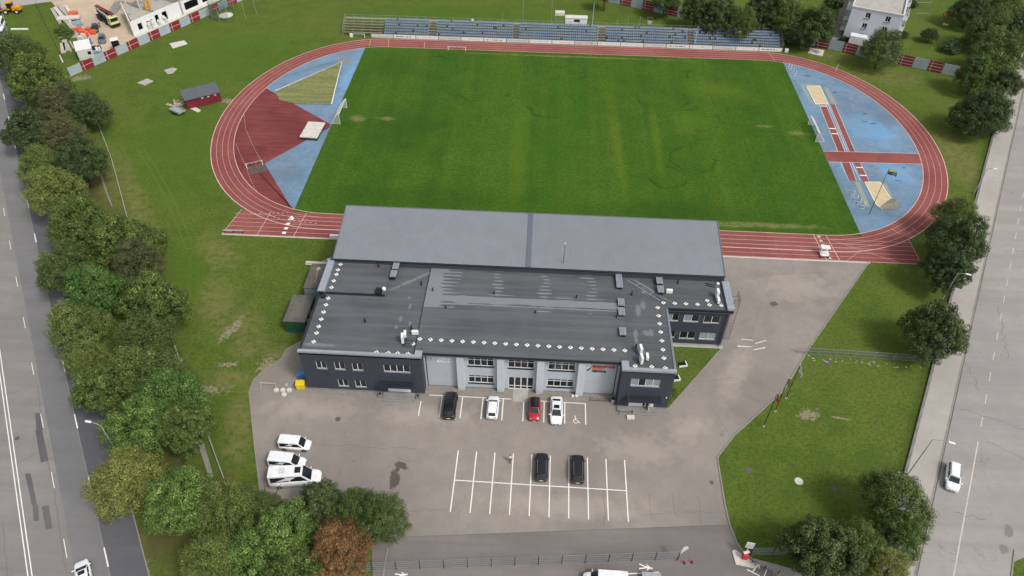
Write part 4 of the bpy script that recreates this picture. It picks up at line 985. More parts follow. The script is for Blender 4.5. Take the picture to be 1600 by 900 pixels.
# roof access ladder cage on the east wall
t = thing('roof_ladder', 'dark caged steel ladder standing out from the east wing parapet', 'ladder', (24.5, -64.2, 0)); b = MB()
for y in (-1.3, -.3, .7): b.tube((.1, y, 8.2), (1.1, y, 8.2), .03); b.tube((1.1, y, 8.2), (1.1, y, 9.4), .03)
for z in (8.2, 8.8, 9.4): b.tube((1.1, -1.3, z), (1.1, .7, z), .03)
b.tube((.2, -1.3, 0), (.2, -1.3, 9.4), .03); b.tube((1.1, -1.3, 0), (1.1, -1.3, 9.4), .03)
for k in range(28): b.tube((.2, -1.3, .3 + k * .33), (1.1, -1.3, .3 + k * .33), .02)
b.build('frame', 'dsteel', t)
# mast on the canopy
t = thing('lightning_mast', 'thin dark mast with a white tip rising from the grey canopy roof', 'mast', (-2.55, -59.3, 10.0)); b = MB(); b.cone((0, 0, 0), (0, 0, 4.3), .05, .035, 8); b.build('pole', 'dsteel', t); b = MB(); b.dome(0, 0, 4.3, .12, .12, 10); b.cone((0, 0, 4.22), (0, 0, 4.3), .12, .12, 10); b.build('tip', 'white', t)

# ------------------------------------------------------------------ side sheds by the west wing
t = thing('storage_container', 'dark green container with a mossy flat roof beside the west wing', 'container', (-46.4, -65.6, 0))
b = MB(); b.box(-1.75, 1.75, -3.05, 3.05, .25, 2.75); b.build('body', 'green', t, bevel=.03); b = MB(); b.box(-1.85, 1.85, -3.15, 3.15, 2.75, 2.87); b.build('roof', 'mossroof', t)
b = MB(); b.box(-1.7, 1.7, -3.07, -3.052, .05, .4); b.build('base_rail', mat('violet_blue', (80, 84, 130), (60, 64, 104), 1, .7), t)
b = MB(); b.box(1.755, 1.8, -.6, .4, .3, 2.4); b.build('door', 'greyp', t); b = MB(); b.rbox(1.95, -2.4, 0, 2.6, .06, .5, .2); b.rbox(2.0, -1.9, 0, 2.2, .06, .3, .3); b.build('leaning_board', 'timber', t)
t = thing('annex_hut', 'pale blue hut with a dirty flat roof beside the canopy end', 'hut', (-44.9, -58.0, 0))
b = MB(); b.box(-1.8, 1.9, -2.9, 3.2, 0, 3.0); b.build('wall', 'lblue', t); b = MB(); b.box(-1.95, 2.0, -3.0, 3.3, 3.0, 3.15); b.build('roof', 'mossroof', t)
b = MB(); b.tube((-.6, 1.6, 3.16), (-.2, -1.6, 3.2), .05); b.cone((-.5, 2.0, 3.15), (-.5, 2.0, 3.22), .4, .36, 10); b.build('hose', 'timber', t)
t = thing('pipe_stack', 'stack of pale pipes lying on the grass at the canopy end', 'pipes', (-47, -51.8, 0)); 
for i in range(3): b = MB(); b.tube((-2.4, .35 * i, .25 + .1 * (i % 2)), (3.6, .35 * i - .2, .25 + .1 * (i % 2)), .13, 8); b.build('pipe', 'conc_l', t)
o = MB().dome(*(-45.47, -50.10), 0, .35, .3).build('white_bucket', 'white', loc=(*(-45.47, -50.10), 0)); tag(o, 'small white round cap on the grass below the canopy corner', 'cap')
# ------------------------------------------------------------------ vehicles (front faces +Y)
def loft(m, st, secf):
    """st: list of (y, halfwidth, ztop); closed body"""
    rings_ = [secf(*s) for s in st]; k = len(rings_[0]); b0 = len(m.v)
    for r_ in rings_: m.v += r_
    for i in range(len(rings_) - 1):
        for j in range(k):
            m.f.append((b0 + i * k + j, b0 + i * k + (j + 1) % k, b0 + (i + 1) * k + (j + 1) % k, b0 + (i + 1) * k + j))
    m.f.append(tuple(b0 + j for j in range(k))[::-1]); m.f.append(tuple(b0 + (len(rings_) - 1) * k + j for j in range(k)))
STY = {
 # stations (y/L, width, height/H) ; cabin base y0,y1 ; roof y0,y1 ; belt ; roof half width
 'sedan': dict(st=[(-.5, .74, .46), (-.485, .86, .6), (-.43, .93, .655), (-.3, .98, .66), (-.1, 1, .65), (.15, 1, .645), (.25, .99, .64), (.36, .95, .6), (.45, .87, .54), (.49, .76, .46), (.5, .6, .38)], base=(-.40, .27), roof=(-.22, .08), rw=.72),
 'hatch': dict(st=[(-.5, .8, .5), (-.488, .9, .62), (-.45, .95, .66), (-.3, .99, .66), (-.1, 1, .65), (.15, 1, .645), (.25, .99, .64), (.36, .95, .6), (.46, .85, .53), (.493, .74, .45), (.5, .6, .38)], base=(-.485, .27), roof=(-.38, .09), rw=.73),
 'suv':   dict(st=[(-.5, .82, .5), (-.488, .92, .6), (-.45, .96, .63), (-.3, 1, .63), (-.1, 1, .62), (.15, 1, .615), (.25, .99, .61), (.38, .95, .585), (.46, .86, .53), (.493, .76, .45), (.5, .62, .36)], base=(-.49, .27), roof=(-.40, .12), rw=.76),
 'van':   dict(st=[(-.5, .92, .45), (-.495, .97, .5), (-.3, 1, .5), (0, 1, .5), (.2, 1, .49), (.3, .98, .48), (.4, .93, .44), (.47, .84, .38), (.495, .72, .32), (.5, .6, .28)], base=(-.495, .33), roof=(-.485, .17), rw=.86),
}
def vehicle(name, label, cat, q, rz, L, Wd, H, style, paint, roofm=None, side_glass=(.06, .94), rails=False, sunroof=False, group=None, roof_extra=None, rearlook=None, cargo=False):
    t = thing(name, label, cat, (q[0], q[1], .035), rz, group); s = STY[style]; hw = Wd / 2
    def sec(y, w, h):
        zt = h * H; zb = .2 if abs(y) < .47 else .3; w = w * hw
        zm = zb + (zt - zb) * .55
        return [(x, y * L, z) for x, z in ((-w * .86, zb), (-w * .98, zb + .12), (-w, zm), (-w * .97, zt - .07), (-w * .86, zt), (-w * .4, zt + .025), (w * .4, zt + .025), (w * .86, zt), (w * .97, zt - .07), (w, zm), (w * .98, zb + .12), (w * .86, zb))]
    b = MB(); loft(b, s['st'], sec)
    
    def topz(yf):
        st = s['st']
        for i in range(len(st) - 1):
            if st[i][0] <= yf <= st[i + 1][0]: u = (yf - st[i][0]) / (st[i + 1][0] - st[i][0]); return (st[i][2] + u * (st[i + 1][2] - st[i][2])) * H
        return st[-1][2] * H
    y0, y1 = s['base'][0] * L, s['base'][1] * L; r0, r1 = s['roof'][0] * L, s['roof'][1] * L; rw = s['rw'] * hw; bw = .93 * hw
    z0, z1 = topz(s['base'][0]) - .03, topz(s['base'][1]) - .02; zr = H - .03
    nar = .86 if style != 'van' else .97
    A = [Vector(v) for v in ((-bw * nar, y0, z0), (bw * nar, y0, z0), (bw * .9, y1, z1), (-bw * .9, y1, z1))]
    Md = [Vector((-bw, (y0 * .6 + y1 * .4), z0)), Vector((bw, (y0 * .6 + y1 * .4), z0))]
    T_ = [Vector(v) for v in ((-rw * .93, r0, zr - .03), (rw * .93, r0, zr - .03), (rw * .96, r1, zr - .02), (-rw * .96, r1, zr - .02))]
    cab = MB(); cab.add(A + T_, [(0, 1, 5, 4), (1, 2, 6, 5), (2, 3, 7, 6), (3, 0, 4, 7), (4, 5, 6, 7)])
    body = b.build('body', paint, t, bevel=0, smooth=True)
    cabin = cab.build('cabin', paint, t, bevel=.06, smooth=True)
    rf = MB(); n = 6; vs = []
    for j in range(n + 1):
        u = j / n; y = r0 + (r1 - r0) * u; w = rw * (.90 + .06 * math.sin(math.pi * min(1, u + .25)))
        for i in range(7):
            v = i / 6 * 2 - 1; vs.append((v * w, y, zr + .015 + .045 * (1 - v * v) + .02 * math.sin(math.pi * u)))
    rf.add(vs, [(j * 7 + i, j * 7 + i + 1, (j + 1) * 7 + i + 1, (j + 1) * 7 + i) for j in range(n) for i in range(6)])
    sd = MB()
    rf.build('roof', roofm or paint, t, smooth=True)
    def pane(nm, a, bq, c, d, u0, u1, v0, v1, m='glass', off=.012):
        def pt(u, v): return a.lerp(bq, u).lerp(d.lerp(c, u), v)
        nn = (bq - a).cross(d - a).normalized() * off
        g = MB(); g.quad(*[tuple(pt(u, v) + nn) for u, v in ((u0, v0), (u1, v0), (u1, v1), (u0, v1))]); return g.build(nm, m, t)
    pane('windscreen', A[2], A[3], T_[3], T_[2], .05, .95, .06, .95)
    pane('rear_window', A[0], A[1], T_[1], T_[0], .1, .9, .2, .92)
    sg = side_glass
    for (p, q_, r_, s_) in ((A[1], A[2], T_[2], T_[1]), (A[3], A[0], T_[0], T_[3])):
        front_first = (p is A[3])
        for k in range(2):
            if cargo and k == 0: continue
            lo, hi = ((sg[0], .5) if k == 0 else (.54, sg[1]))
            if front_first: lo, hi = 1 - hi, 1 - lo
            pane('side_window', p, q_, r_, s_, lo, hi, .12, .86)
    for sx in (-1, 1):
        for yy in (-.31 * L, .32 * L):
            wh = MB(); r_ = .33 if H < 1.6 else .36; x = sx * (hw - .11)
            wh.cone((x - .11 * sx, yy, r_), (x + .12 * sx, yy, r_), r_, r_, 16); w_ = wh.build('wheel', 'tyre', t)
            rm = MB(); rm.cone((x + .12 * sx, yy, r_), (x + .13 * sx, yy, r_), r_ * .62, r_ * .58, 12); rm.build('rim', 'rim', w_)
        fy = .465 * L; hd = MB(); zl = topz(.44) - .1
        hd.rbox(sx * hw * .64, fy - .03, zl - .12, zl + .03, .38, .2, -sx * .5); hd.build('headlight', 'lamp', t, bevel=.03)
        tl = MB(); zt = topz(-.47) - .12
        if style == 'van': tl.box(sx * hw * .93 - .07, sx * hw * .93 + .07, -.502 * L, -.49 * L, .8, 1.3)
        else: tl.rbox(sx * hw * .68, -.478 * L, zt - .1, zt + .07, .36, .16, sx * .35)
        tl.build('taillight', 'tail', t, bevel=.02)
        mi = MB(); my = s['base'][1] * L - .28; mi.box(sx * hw * .9 if sx > 0 else sx * (hw + .2), (hw + .2) if sx > 0 else -hw * .9, my, my + .12, topz(.2) + .02, topz(.2) + .17); mi.build('mirror', paint, t, bevel=.03)
    g = MB(); g.box(-hw * .42, hw * .42, .49 * L, .503 * L, .34 * 1, .34 + .2); g.build('grille', 'black', t)
    g = MB(); g.box(-.26, .26, -.506 * L, -.49 * L, .55, .66); g.box(-.26, .26, .5 * L, .506 * L, .3, .41); g.build('number_plate', 'white', t)
    if rails:
        for sx in (-1, 1): g = MB(); g.box(sx * rw * .86 - .03, sx * rw * .86 + .03, r0 + .15, r1 - .1, zr + .05, zr + .1); g.build('roof_rail', 'rim', t)
    if sunroof: g = MB(); g.box(-rw * .6, rw * .6, (r0 + r1) / 2 + .0, r1 - .12, zr + .06, zr + .085); g.build('sunroof', 'glass', t)
    if rearlook: rearlook(t, L, hw, H)
    return t
PARKG = None
vehicle('parked_car', 'long black estate van parked in the second bay before the pale hall', 'car', [(-19.08, -82.33)][0], R(0), 5.0, 1.95, 1.75, 'suv', 'car_black')
vehicle('parked_car', 'white hatchback with black roof end window parked left of the entrance path', 'car', [(-12.62, -82.29)][0], R(0), 4.2, 1.8, 1.45, 'hatch', 'car_white')
vehicle('parked_car', 'red car with black roof parked nose out right of the entrance path', 'car', [(-6.28, -82.25)][0], R(180), 4.1, 1.78, 1.55, 'hatch', 'car_red', roofm='car_black')
vehicle('parked_car', 'big white sedan with dark sunroof parked beside the wheelchair bay', 'car', [(-2.97, -82.28)][0], R(180), 5.0, 1.92, 1.46, 'sedan', 'car_white', sunroof=True)
vehicle('parked_car', 'black car left of the empty bay in the middle double row', 'car', [(-4.95, -92.24)][0], R(0), 4.5, 1.85, 1.52, 'suv', 'car_black', rails=True)
vehicle('parked_car', 'black car with silver roof rails, right one in the middle double row', 'car', [(0.14, -92.29)][0], R(0), 4.55, 1.88, 1.6, 'suv', 'car_black', rails=True)
vehicle('parked_van', 'small white van with side windows, farthest of three white vans', 'van', [(-40.62, -90.70)][0], R(-91), 4.5, 1.8, 1.85, 'van', 'car_white')
vehicle('parked_van', 'white ribbed roof van with dark side windows, middle one of three white vans', 'van', [(-40.91, -93.73)][0], R(-92), 5.1, 1.95, 1.95, 'van', 'car_white', group=None)
v3 = vehicle('parked_van', 'large white camper van half hidden under the tree, nearest of three white vans', 'van', [(-39.02, -96.30)][0], R(-82), 7.0, 2.2, 2.75, 'van', 'car_white')
g = MB(); g.box(-.4, .4, -1.9, -1.1, 2.72, 2.88); g.build('roof_hatch', 'steelw', v3, bevel=.03); g = MB(); g.box(-.45, .45, .2, 1.0, 2.72, 2.86); g.build('roof_hatch', 'black', v3, bevel=.03)
vehicle('driving_car', 'white car driving towards the viewer on the east road', 'car', [(53.01, -90.33)][0], R(180 - 23), 4.7, 1.88, 1.6, 'suv', 'car_white', rails=True)
vehicle('driving_car', 'white car entering the frame at the bottom of the west road', 'car', [(-61.78, -111.49)][0], R(34), 4.5, 1.82, 1.45, 'sedan', 'car_white', sunroof=True)
vehicle('driving_van', 'white van driving left along the bottom edge on the access road', 'van', (3.4, -108.35), R(88), 5.6, 2.0, 2.2, 'van', 'car_white', cargo=True)
t = thing('car_trailer', 'low dark trailer on the footway line behind the white van', 'trailer', (9.3, -107.6, .035), R(90)); b = MB(); b.box(-.75, .75, -1.2, 1.2, .45, .8); b.build('bed', 'galv', t); b = MB(); b.tube((0, 1.2, .45), (0, 2.4, .45), .05); b.build('drawbar', 'dsteel', t)
for sx in (-1, 1): b = MB(); b.cone((sx * .8, 0, .3), (sx * .95, 0, .3), .3, .3, 14); b.build('wheel', 'tyre', t)
vehicle('parked_van', 'white van at the left edge of the picture on the west road verge', 'van', [(-158.81, 39.26)][0], R(-158), 5.8, 2.1, 2.4, 'van', 'car_white')
vehicle('parked_car', 'dark car parked on the building site sand nearer the truck', 'car', [(-132.40, 40.12)][0], R(205), 4.3, 1.8, 1.5, 'hatch', 'car_navy')
vehicle('parked_car', 'grey car parked on the building site sand nearer the fence', 'car', [(-127.61, 34.13)][0], R(205), 4.5, 1.8, 1.45, 'hatch', 'car_grey')
# concrete mixer truck
q = [(-131.21, 45.60)][0]; t = thing('mixer_truck', 'truck with pale yellow cab and red folded concrete pump boom on the site', 'truck', (q[0], q[1], .02), R(230))
b = MB(); b.box(-1.2, 1.2, 2.9, 5.0, .7, 3.0); b.build('cab', 'cab', t, bevel=.12); b = MB(); b.box(-1.05, 1.05, 5.0, 5.03, 1.8, 2.8); b.build('windscreen', 'glass', t); b = MB(); b.box(-1.21, 1.21, 3.5, 4.6, 1.8, 2.6); b.build('side_window', 'glass', t)
b = MB(); b.box(-1.1, 1.1, -5, 2.9, .8, 1.15); b.build('chassis', 'black', t); b = MB(); b.box(-1.25, 1.25, 5.0, 5.2, .5, 1.1); b.build('bumper', 'black', t)
b = MB(); b.cone((0, 1.8, 1.9), (0, .2, 2.1), .7, 1.15, 14); b.cone((0, .2, 2.1), (0, -2.6, 2.3), 1.15, .75, 14); b.build('drum', 'dsteel', t, smooth=True)
b = MB()
for x in (-.5, .1): b.rbox(x, -.6, 3.2, 3.5, .3, 9.5, R(3))
b.build('boom', 'red', t, bevel=.03); b = MB(); b.rbox(.7, -.5, 2.6, 3.1, .35, 8, R(-3)); b.build('boom_arm', 'galv', t)
b = MB(); b.cone((0, -3.4, 1.2), (0, -4.4, 2.2), .4, .8, 10); b.build('hopper', 'dsteel', t)
for y in (3.9, 1.4, -2.2, -3.6):
    for sx in (-1, 1): b = MB(); b.cone((sx * .85, y, .52), (sx * 1.22, y, .52), .52, .52, 14); w_ = b.build('wheel', 'tyre', t)
# wheel loader
q = [(-161.35, 49.66)][0]; t = thing('wheel_loader', 'yellow wheel loader on the verge at the top left corner', 'loader', (q[0], q[1], .02), R(100))
b = MB(); b.box(-.9, .9, -2.8, -.6, .9, 2.0); b.box(-.5, .5, .3, 1.8, .9, 1.6); b.build('body', 'oyel', t, bevel=.1); b = MB(); b.box(-.75, .75, -.8, .6, 1.6, 3.0); b.build('cab', 'glass', t, bevel=.05)
b = MB(); b.box(-.85, .85, -.9, .7, 3.0, 3.15); b.build('cab_roof', 'oyel', t, bevel=.04); b = MB(); b.tube((-.4, 1.2, 1.4), (-.4, 3.0, .7), .12); b.tube((.4, 1.2, 1.4), (.4, 3.0, .7), .12); b.build('lift_arm', 'oyel', t)
b = MB(); b.box(-1.2, 1.2, 2.9, 3.8, .2, .95); b.build('bucket', 'dsteel', t, bevel=.08)
for y in (1.3, -1.7):
    for sx in (-1, 1): b = MB(); b.cone((sx * .8, y, .65), (sx * 1.2, y, .65), .65, .65, 16); w_ = b.build('wheel', 'tyre', t); b = MB(); b.cone((sx * 1.2, y, .65), (sx * 1.22, y, .65), .34, .3, 12); b.build('rim', 'white', w_)
# box truck by the flats
q = [(78.73, 46.72)][0]; t = thing('box_truck', 'white box truck parked behind the striped fence at the apartment house', 'truck', (q[0], q[1], 0), R(-112))
b = MB(); b.box(-1.1, 1.1, -2.9, 1.4, .9, 3.1); b.build('box', 'car_white', t, bevel=.04); b = MB(); b.box(-1.0, 1.0, 1.5, 3.2, .6, 2.4); b.build('cab', 'car_white', t, bevel=.14); b = MB(); b.box(-.85, .85, 3.19, 3.22, 1.4, 2.2); b.build('windscreen', 'glass', t); b = MB(); b.box(-1.01, 1.01, 1.9, 2.8, 1.4, 2.1); b.build('side_window', 'glass', t)
for y in (2.3, -1.8):
    for sx in (-1, 1): b = MB(); b.cone((sx * .75, y, .42), (sx * 1.02, y, .42), .42, .42, 14); b.build('wheel', 'tyre', t)
# utility trailer near the red shed
q = [(-93.13, -0.94)][0]; t = thing('flat_trailer', 'grey open trailer standing on the grass beside the red shed', 'trailer', (q[0], q[1], 0), R(60))
b = MB(); b.box(-1.0, 1.0, -1.8, 1.6, .55, .62); b.box(-1.0, -.94, -1.8, 1.6, .62, 1.0); b.box(.94, 1.0, -1.8, 1.6, .62, 1.0); b.box(-1.0, 1.0, -1.8, -1.74, .62, 1.0); b.box(-.94, .94, 1.5, 1.56, .62, 1.0); b.build('bed', 'galv', t)
b = MB(); b.tube((0, -1.8, .5), (0, -3.2, .45), .05); b.build('drawbar', 'dsteel', t)
for sx in (-1, 1):
    for y in (-.4, .4): b = MB(); b.cone((sx * 1.03, y, .3), (sx * 1.2, y, .3), .3, .3, 14); b.build('wheel', 'tyre', t)
# ------------------------------------------------------------------ grandstand
GX0, GX1 = -63.6, 57.3
gs = thing('grandstand', 'long open steel grandstand with rows of blue grey seats north of the track', 'grandstand', (0, 43, 0))
def gp(name, mb, m, **k): return part(name, mb, m, gs, org=Vector((0, 43, 0)), **k)
NR, RD, RZ0, RZ = 6, .82, .45, .42
rowy = lambda r_: 43.1 + RD * r_
rowz = lambda r_: RZ0 + RZ * r_
stairs = [(-38.74, 35.79), (-15.56, 36.84), (8.13, 37.92), (32.30, 38.67)]
stx = [s_[0] for s_ in stairs]; SX0 = -52.2
for r_ in range(NR):
    b = MB()
    if r_ < NR: b.box(SX0, GX1, rowy(r_) - .1, rowy(r_) + RD - .1, rowz(r_) - .08, rowz(r_))
    gp('deck', b, 'wood')
    b = MB(); b.box(GX0, SX0 - .2, rowy(r_) - .05, rowy(r_) + .3, rowz(r_) + .3, rowz(r_) + .36); b.box(GX0, SX0 - .2, rowy(r_) + .35, rowy(r_) + .62, rowz(r_) - .05, rowz(r_) + .0); gp('bench_plank', b, 'wood')
fr = MB()
x = GX0
while x <= GX1 + .1:
    fr.tube((x, rowy(0) - .1, .1), (x, rowy(NR - 1) + .7, rowz(NR - 1) + .05), .045, 4)
    for r_ in range(0, NR, 2): fr.tube((x, rowy(r_) + .3, 0), (x, rowy(r_) + .3, rowz(r_) + .1), .035, 4)
    fr.tube((x, rowy(NR - 1) + .8, 0), (x, rowy(NR - 1) + .8, rowz(NR - 1) + 1.2), .04, 4)
    x += 2.52
for z in (.55, 1.15): fr.tube((GX0, rowy(NR - 1) + .8, rowz(NR - 1) + z), (GX1, rowy(NR - 1) + .8, rowz(NR - 1) + z), .03, 4)
for z in (.1, .55, 1.0): fr.tube((GX0, rowy(NR - 1) + .8, z), (GX1, rowy(NR - 1) + .8, z), .025, 4)
for xx in (GX0 - .1, GX1 + .1):
    for z in (.5, 1.0): fr.tube((xx, rowy(0), rowz(0) + z), (xx, rowy(NR - 1) + .8, rowz(NR - 1) + z), .03, 4)
    for r_ in range(NR + 1): fr.tube((xx, rowy(r_), max(0, rowz(r_) - .6)), (xx, rowy(r_), rowz(r_) + 1), .025, 4)
gp('frame', fr, 'galv')
wk = MB(); wk.box(GX0, GX1, rowy(NR - 1) + .72, rowy(NR - 1) + 1.5, rowz(NR - 1) + .0, rowz(NR - 1) + .05); gp('top_walkway', wk, 'galv')
for sx_ in stx:
    b = MB()
    for r_ in range(NR): b.box(sx_ - .65, sx_ + .65, rowy(r_) - .3, rowy(r_) + .1, rowz(r_) - .25, rowz(r_) - .19); b.box(sx_ - .65, sx_ + .65, rowy(r_) + .1, rowy(r_) + RD - .1, rowz(r_) + .002, rowz(r_) + .02)
    gp('stair', b, 'mossroof')
    b = MB(); b.tube((sx_ - .68, rowy(0), rowz(0)), (sx_ - .68, rowy(0), rowz(0) + 1), .03, 4); gp('stair_rail', b, 'galv')
def seat_mesh(m, x, y, z): 
    m.box(x - .2, x + .2, y, y + .36, z + .34, z + .385); m.box(x - .2, x + .2, y + .34, y + .385, z + .385, z + .64); m.box(x - .04, x + .04, y + .12, y + .2, z, z + .34)
sb = MB(); seat_mesh(sb, 0, 0, 0); seat0 = sb.build('seat', 'seat', gs); used = False
sbd = MB(); seat_mesh(sbd, 0, 0, 0); seatd = sbd.build('seat', 'seat_b', gs)
rest = MB(); restd = MB(); cnt = 0; random.seed(3); cand = []
for r_ in range(NR):
    x = SX0 + .3
    while x < GX1 - .6:
        if all(abs(x - s_) > .95 for s_ in stx): cand.append((x, rowy(r_) + .12, rowz(r_), random.random() < (.035 if x < 30 else .08)))
        x += .52
order = sorted(range(len(cand)), key=lambda i: (cand[i][0] + 7) ** 2 + ((cand[i][1] + 150)) ** 2 * 6)
big = set(order[:100]); first_d = True; used = False
for i, (x, y, z, dk) in enumerate(cand):
    if i in big:
        if dk:
            o = seatd if first_d else seatd.copy()
            if not first_d: col.objects.link(o); o.parent = gs
            first_d = False
        else:
            o = seat0 if not used else seat0.copy()
            if used: col.objects.link(o); o.parent = gs
            used = True
        o.location = (x, y - 43, z)
    else: seat_mesh(restd if dk else rest, x, y, z)
if first_d: bpy.data.objects.remove(seatd)
gp('seats', rest, 'seat')['kind'] = 'stuff'; gp('dark_seats', restd, 'seat_b')['kind'] = 'stuff'
# advertising boards
bd_x0, bd_x1 = -55.5, 56.8; nb = 18; bw_ = (bd_x1 - bd_x0) / nb
for i in range(nb):
    x = bd_x0 + bw_ * i; lab = 'white advertising board along the far track edge, %s of eighteen from the left' % ORD(i)
    t = thing('advertising_board', lab, 'advertising board', (x + bw_ / 2, 41.75, 0), 0, 'white boards along the far side of the track')
    b = MB(); b.box(-bw_ / 2 + .08, bw_ / 2 - .08, -.03, .03, .12, 1.12); b.build('panel', 'white' if i % 3 else 'steelw', t)
    b = MB(); b.box(-bw_ / 2 - .03, -bw_ / 2 + .05, .0, .06, 0, 1.15); b.tube((-bw_ / 2, .05, .9), (-bw_ / 2, .9, 0), .03, 4); b.build('post', 'dsteel', t)
    kind = i % 4; b = MB(); rr = random.Random(i)
    if kind == 1: b.cone((-2.1, -.032, .62), (-2.1, -.036, .62), .2, .2, 10); xs = -1.7; lh = .28
    elif kind == 2: xs = -1.4; lh = .14; b.box(-2.4, -2.3, -.036, -.032, .35, .85); b.box(2.0, 2.08, -.036, -.032, .35, .85)
    elif kind == 3: xs = -1.9; lh = .12
    else: xs = -1.2; lh = .1
    while xs < (1.9 if kind != 2 else 1.3):
        wl_ = rr.uniform(.1, .22); b.box(xs, xs + wl_, -.036, -.032, .6 - lh / 2, .6 + lh / 2 * rr.uniform(.7, 1.3)); xs += wl_ + rr.choice((.05, .05, .3))
    b.build('print', 'inkgrey' if i not in (1, 17, 13, 15) else 'dsteel', t)
o = MB().box(57.6, 58.5, 41.6, 42.3, 0, .9).build('timing_box', 'white', loc=(58, 42, 0), bevel=.03); tag(o, 'small white box at the right end of the advertising boards', 'box')
o = MB().box(-61.4, -60.6, 41.6, 42.2, 0, .9).build('timing_box', 'white', loc=(-61, 41.9, 0), bevel=.03); tag(o, 'small white box at the left end of the grandstand', 'box')
# poles behind the stand, camera tower, commentary cabin
for (u, lab, q, h) in ((0, 'tallest thin pole left of the scaffold tower', [(-13.98, 52.38)][0], 13), (1, 'thin pole just left of the scaffold tower', [(-5.97, 53.02)][0], 7.5), (2, 'thin pole right of the white commentary cabin', [(5.68, 52.26)][0], 7.5),
                       (3, 'first of three short poles right of the cabin', [(12.57, 52.39)][0], 3.6), (4, 'second of three short poles right of the cabin', [(15.64, 52.22)][0], 4.0), (5, 'third of three short poles right of the cabin', [(18.91, 52.48)][0], 4.0), (6, 'white pole standing on the right stairway of the stand', [(33.51, 43.59)][0], 5.5), (7, 'short pole behind the left part of the stand', [(-19.86, 52.76)][0], 3.8)):
    t = thing('pole', lab, 'pole', (q[0], q[1], 0), 0, 'thin poles behind the grandstand'); b = MB(); b.cone((0, 0, 0), (0, 0, h), .06, .045, 8); b.build('mast', 'white' if u in (2, 6) else 'galv', t); b = MB(); b.box(-.15, .15, -.15, .15, 0, .12); b.build('foot', 'conc', t)
t = thing('camera_tower', 'slim scaffold tower with a cream roofed platform behind the stand', 'tower', (-3.7, 49.6, 0)); b = MB()
for x in (-1.1, 1.1):
    for y in (-.7, .7): b.tube((x, y, 0), (x, y, 5.6), .04, 5)
for k in range(5):
    for y in (-.7, .7): b.tube((-1.1, y, 1 + k), (1.1, y, 1 + k), .03, 4)
    for x in (-1.1, 1.1): b.tube((x, -.7, 1 + k), (x, .7, 1 + k), .03, 4)
b.build('scaffold', 'galv', t); b = MB(); b.box(-1.3, 1.3, -.9, .9, 5.6, 5.75); b.box(-1.3, 1.3, -.9, -.86, 5.0, 5.6); b.build('canopy', 'conc_l', t)
t = thing('commentary_cabin', 'white cabin with one dark window at the back of the grandstand', 'cabin', (0.9, 49.0, 0)); b = MB(); b.box(-3.0, 3.0, -.8, 1.0, 2.4, 4.6); b.build('wall', 'white', t); b = MB(); b.box(-3.1, 3.1, -.95, 1.1, 4.6, 4.75); b.build('roof', 'steelw', t); b = MB(); b.box(-.6, 1.0, -.83, -.803, 3.6, 4.3); b.build('window', 'glass', t)
b = MB()
for x in (-2.8, 0, 2.8): b.tube((x, 0, 0), (x, 0, 2.4), .06, 5)
b.build('leg', 'galv', t)
q = [(21.58, 53.11)][0]; t = thing('steward_seat', 'small brown framed stand with a grey box behind the right stand section', 'frame stand', (q[0], q[1] - 1, 0)); b = MB()
for x in (-.8, .8): b.tube((x, 0, 0), (x, 0, 3.9), .06, 5)
b.box(-.85, .85, -.06, .06, 3.0, 3.1); b.box(-.85, .85, -.06, .06, 3.8, 3.9); b.build('frame', mat('brown_wood', (150, 98, 60), (124, 80, 50), 1, .8), t); b = MB(); b.box(-.6, .6, -.5, .1, 2.2, 2.9); b.build('box', 'greyp', t)
q = [(45.02, 46.71)][0]; o = MB().box(-1.0, 1.0, -.3, .3, 0, .5).build('white_sign', 'white', loc=None); o.location = (q[0], q[1] - 1.4, 3.4); tag(o, 'short white panel on the back rail of the right stand section', 'panel')
q = [(-27.88, 45.39)][0]; o = MB().box(-.3, .3, -.2, .2, 0, .7).build('white_box', 'white'); o.location = (q[0], 48.1, 2.7); tag(o, 'small white box on the back rail of the left stand section', 'box')
# ------------------------------------------------------------------ goals, hurdles, mats
def goal(x, y, face, label):
    t = thing('football_goal', label, 'goal', (x, y, .04), 0, None); f = face; b = MB(); r_ = .06
    b.tube((0, -3.66, 0), (0, -3.66, 2.44), r_, 8); b.tube((0, 3.66, 0), (0, 3.66, 2.44), r_, 8); b.tube((0, -3.72, 2.44), (0, 3.72, 2.44), r_, 8); b.build('goal_frame', 'white', t)
    b = MB()
    for y_ in (-3.66, 3.66): b.tube((0, y_, 2.4), (-f * 2.0, y_, .03), .035, 6); b.tube((0, y_, .03), (-f * 2.0, y_, .03), .035, 6)
    b.tube((-f * 2.0, -3.66, .03), (-f * 2.0, 3.66, .03), .035, 6); b.build('stay', 'white', t)
    b = MB(); s = .2
    def netp(u, v): return (-f * (.15 + 1.9 * v ** .8), -3.66 + 7.32 * u, 2.4 * (1 - v) - .12 * math.sin(math.pi * u * 3) ** 2 * (1 - v))
    nu, nv = 30, 12
    for i in range(nu + 1):
        for j in range(nv):
            a, c = netp(i / nu, j / nv), netp(i / nu, (j + 1) / nv); b.tube(a, c, .032, 3)
    for j in range(nv + 1):
        for i in range(0, nu): b.tube(netp(i / nu, j / nv), netp((i + 1) / nu, j / nv), .032, 3)
    for y_ in (-3.66, 3.66):
        for k in range(1, 9): u = k / 9; b.tube((-f * 2.0 * u, y_, .03), (-f * 2 * u, y_, 2.4 * (1 - u)), .032, 3); b.tube((0, y_, 2.4 * u), (-f * 2 * (1 - u), y_, 2.4 * u), .032, 3)
    b.build('net', 'net', t)
goal(-53.95, .45, 1, 'white football goal at the west end of the pitch beside the green throwing sector'); goal(55.1, .8, -1, 'white football goal at the east end of the pitch beside the jumping runways')
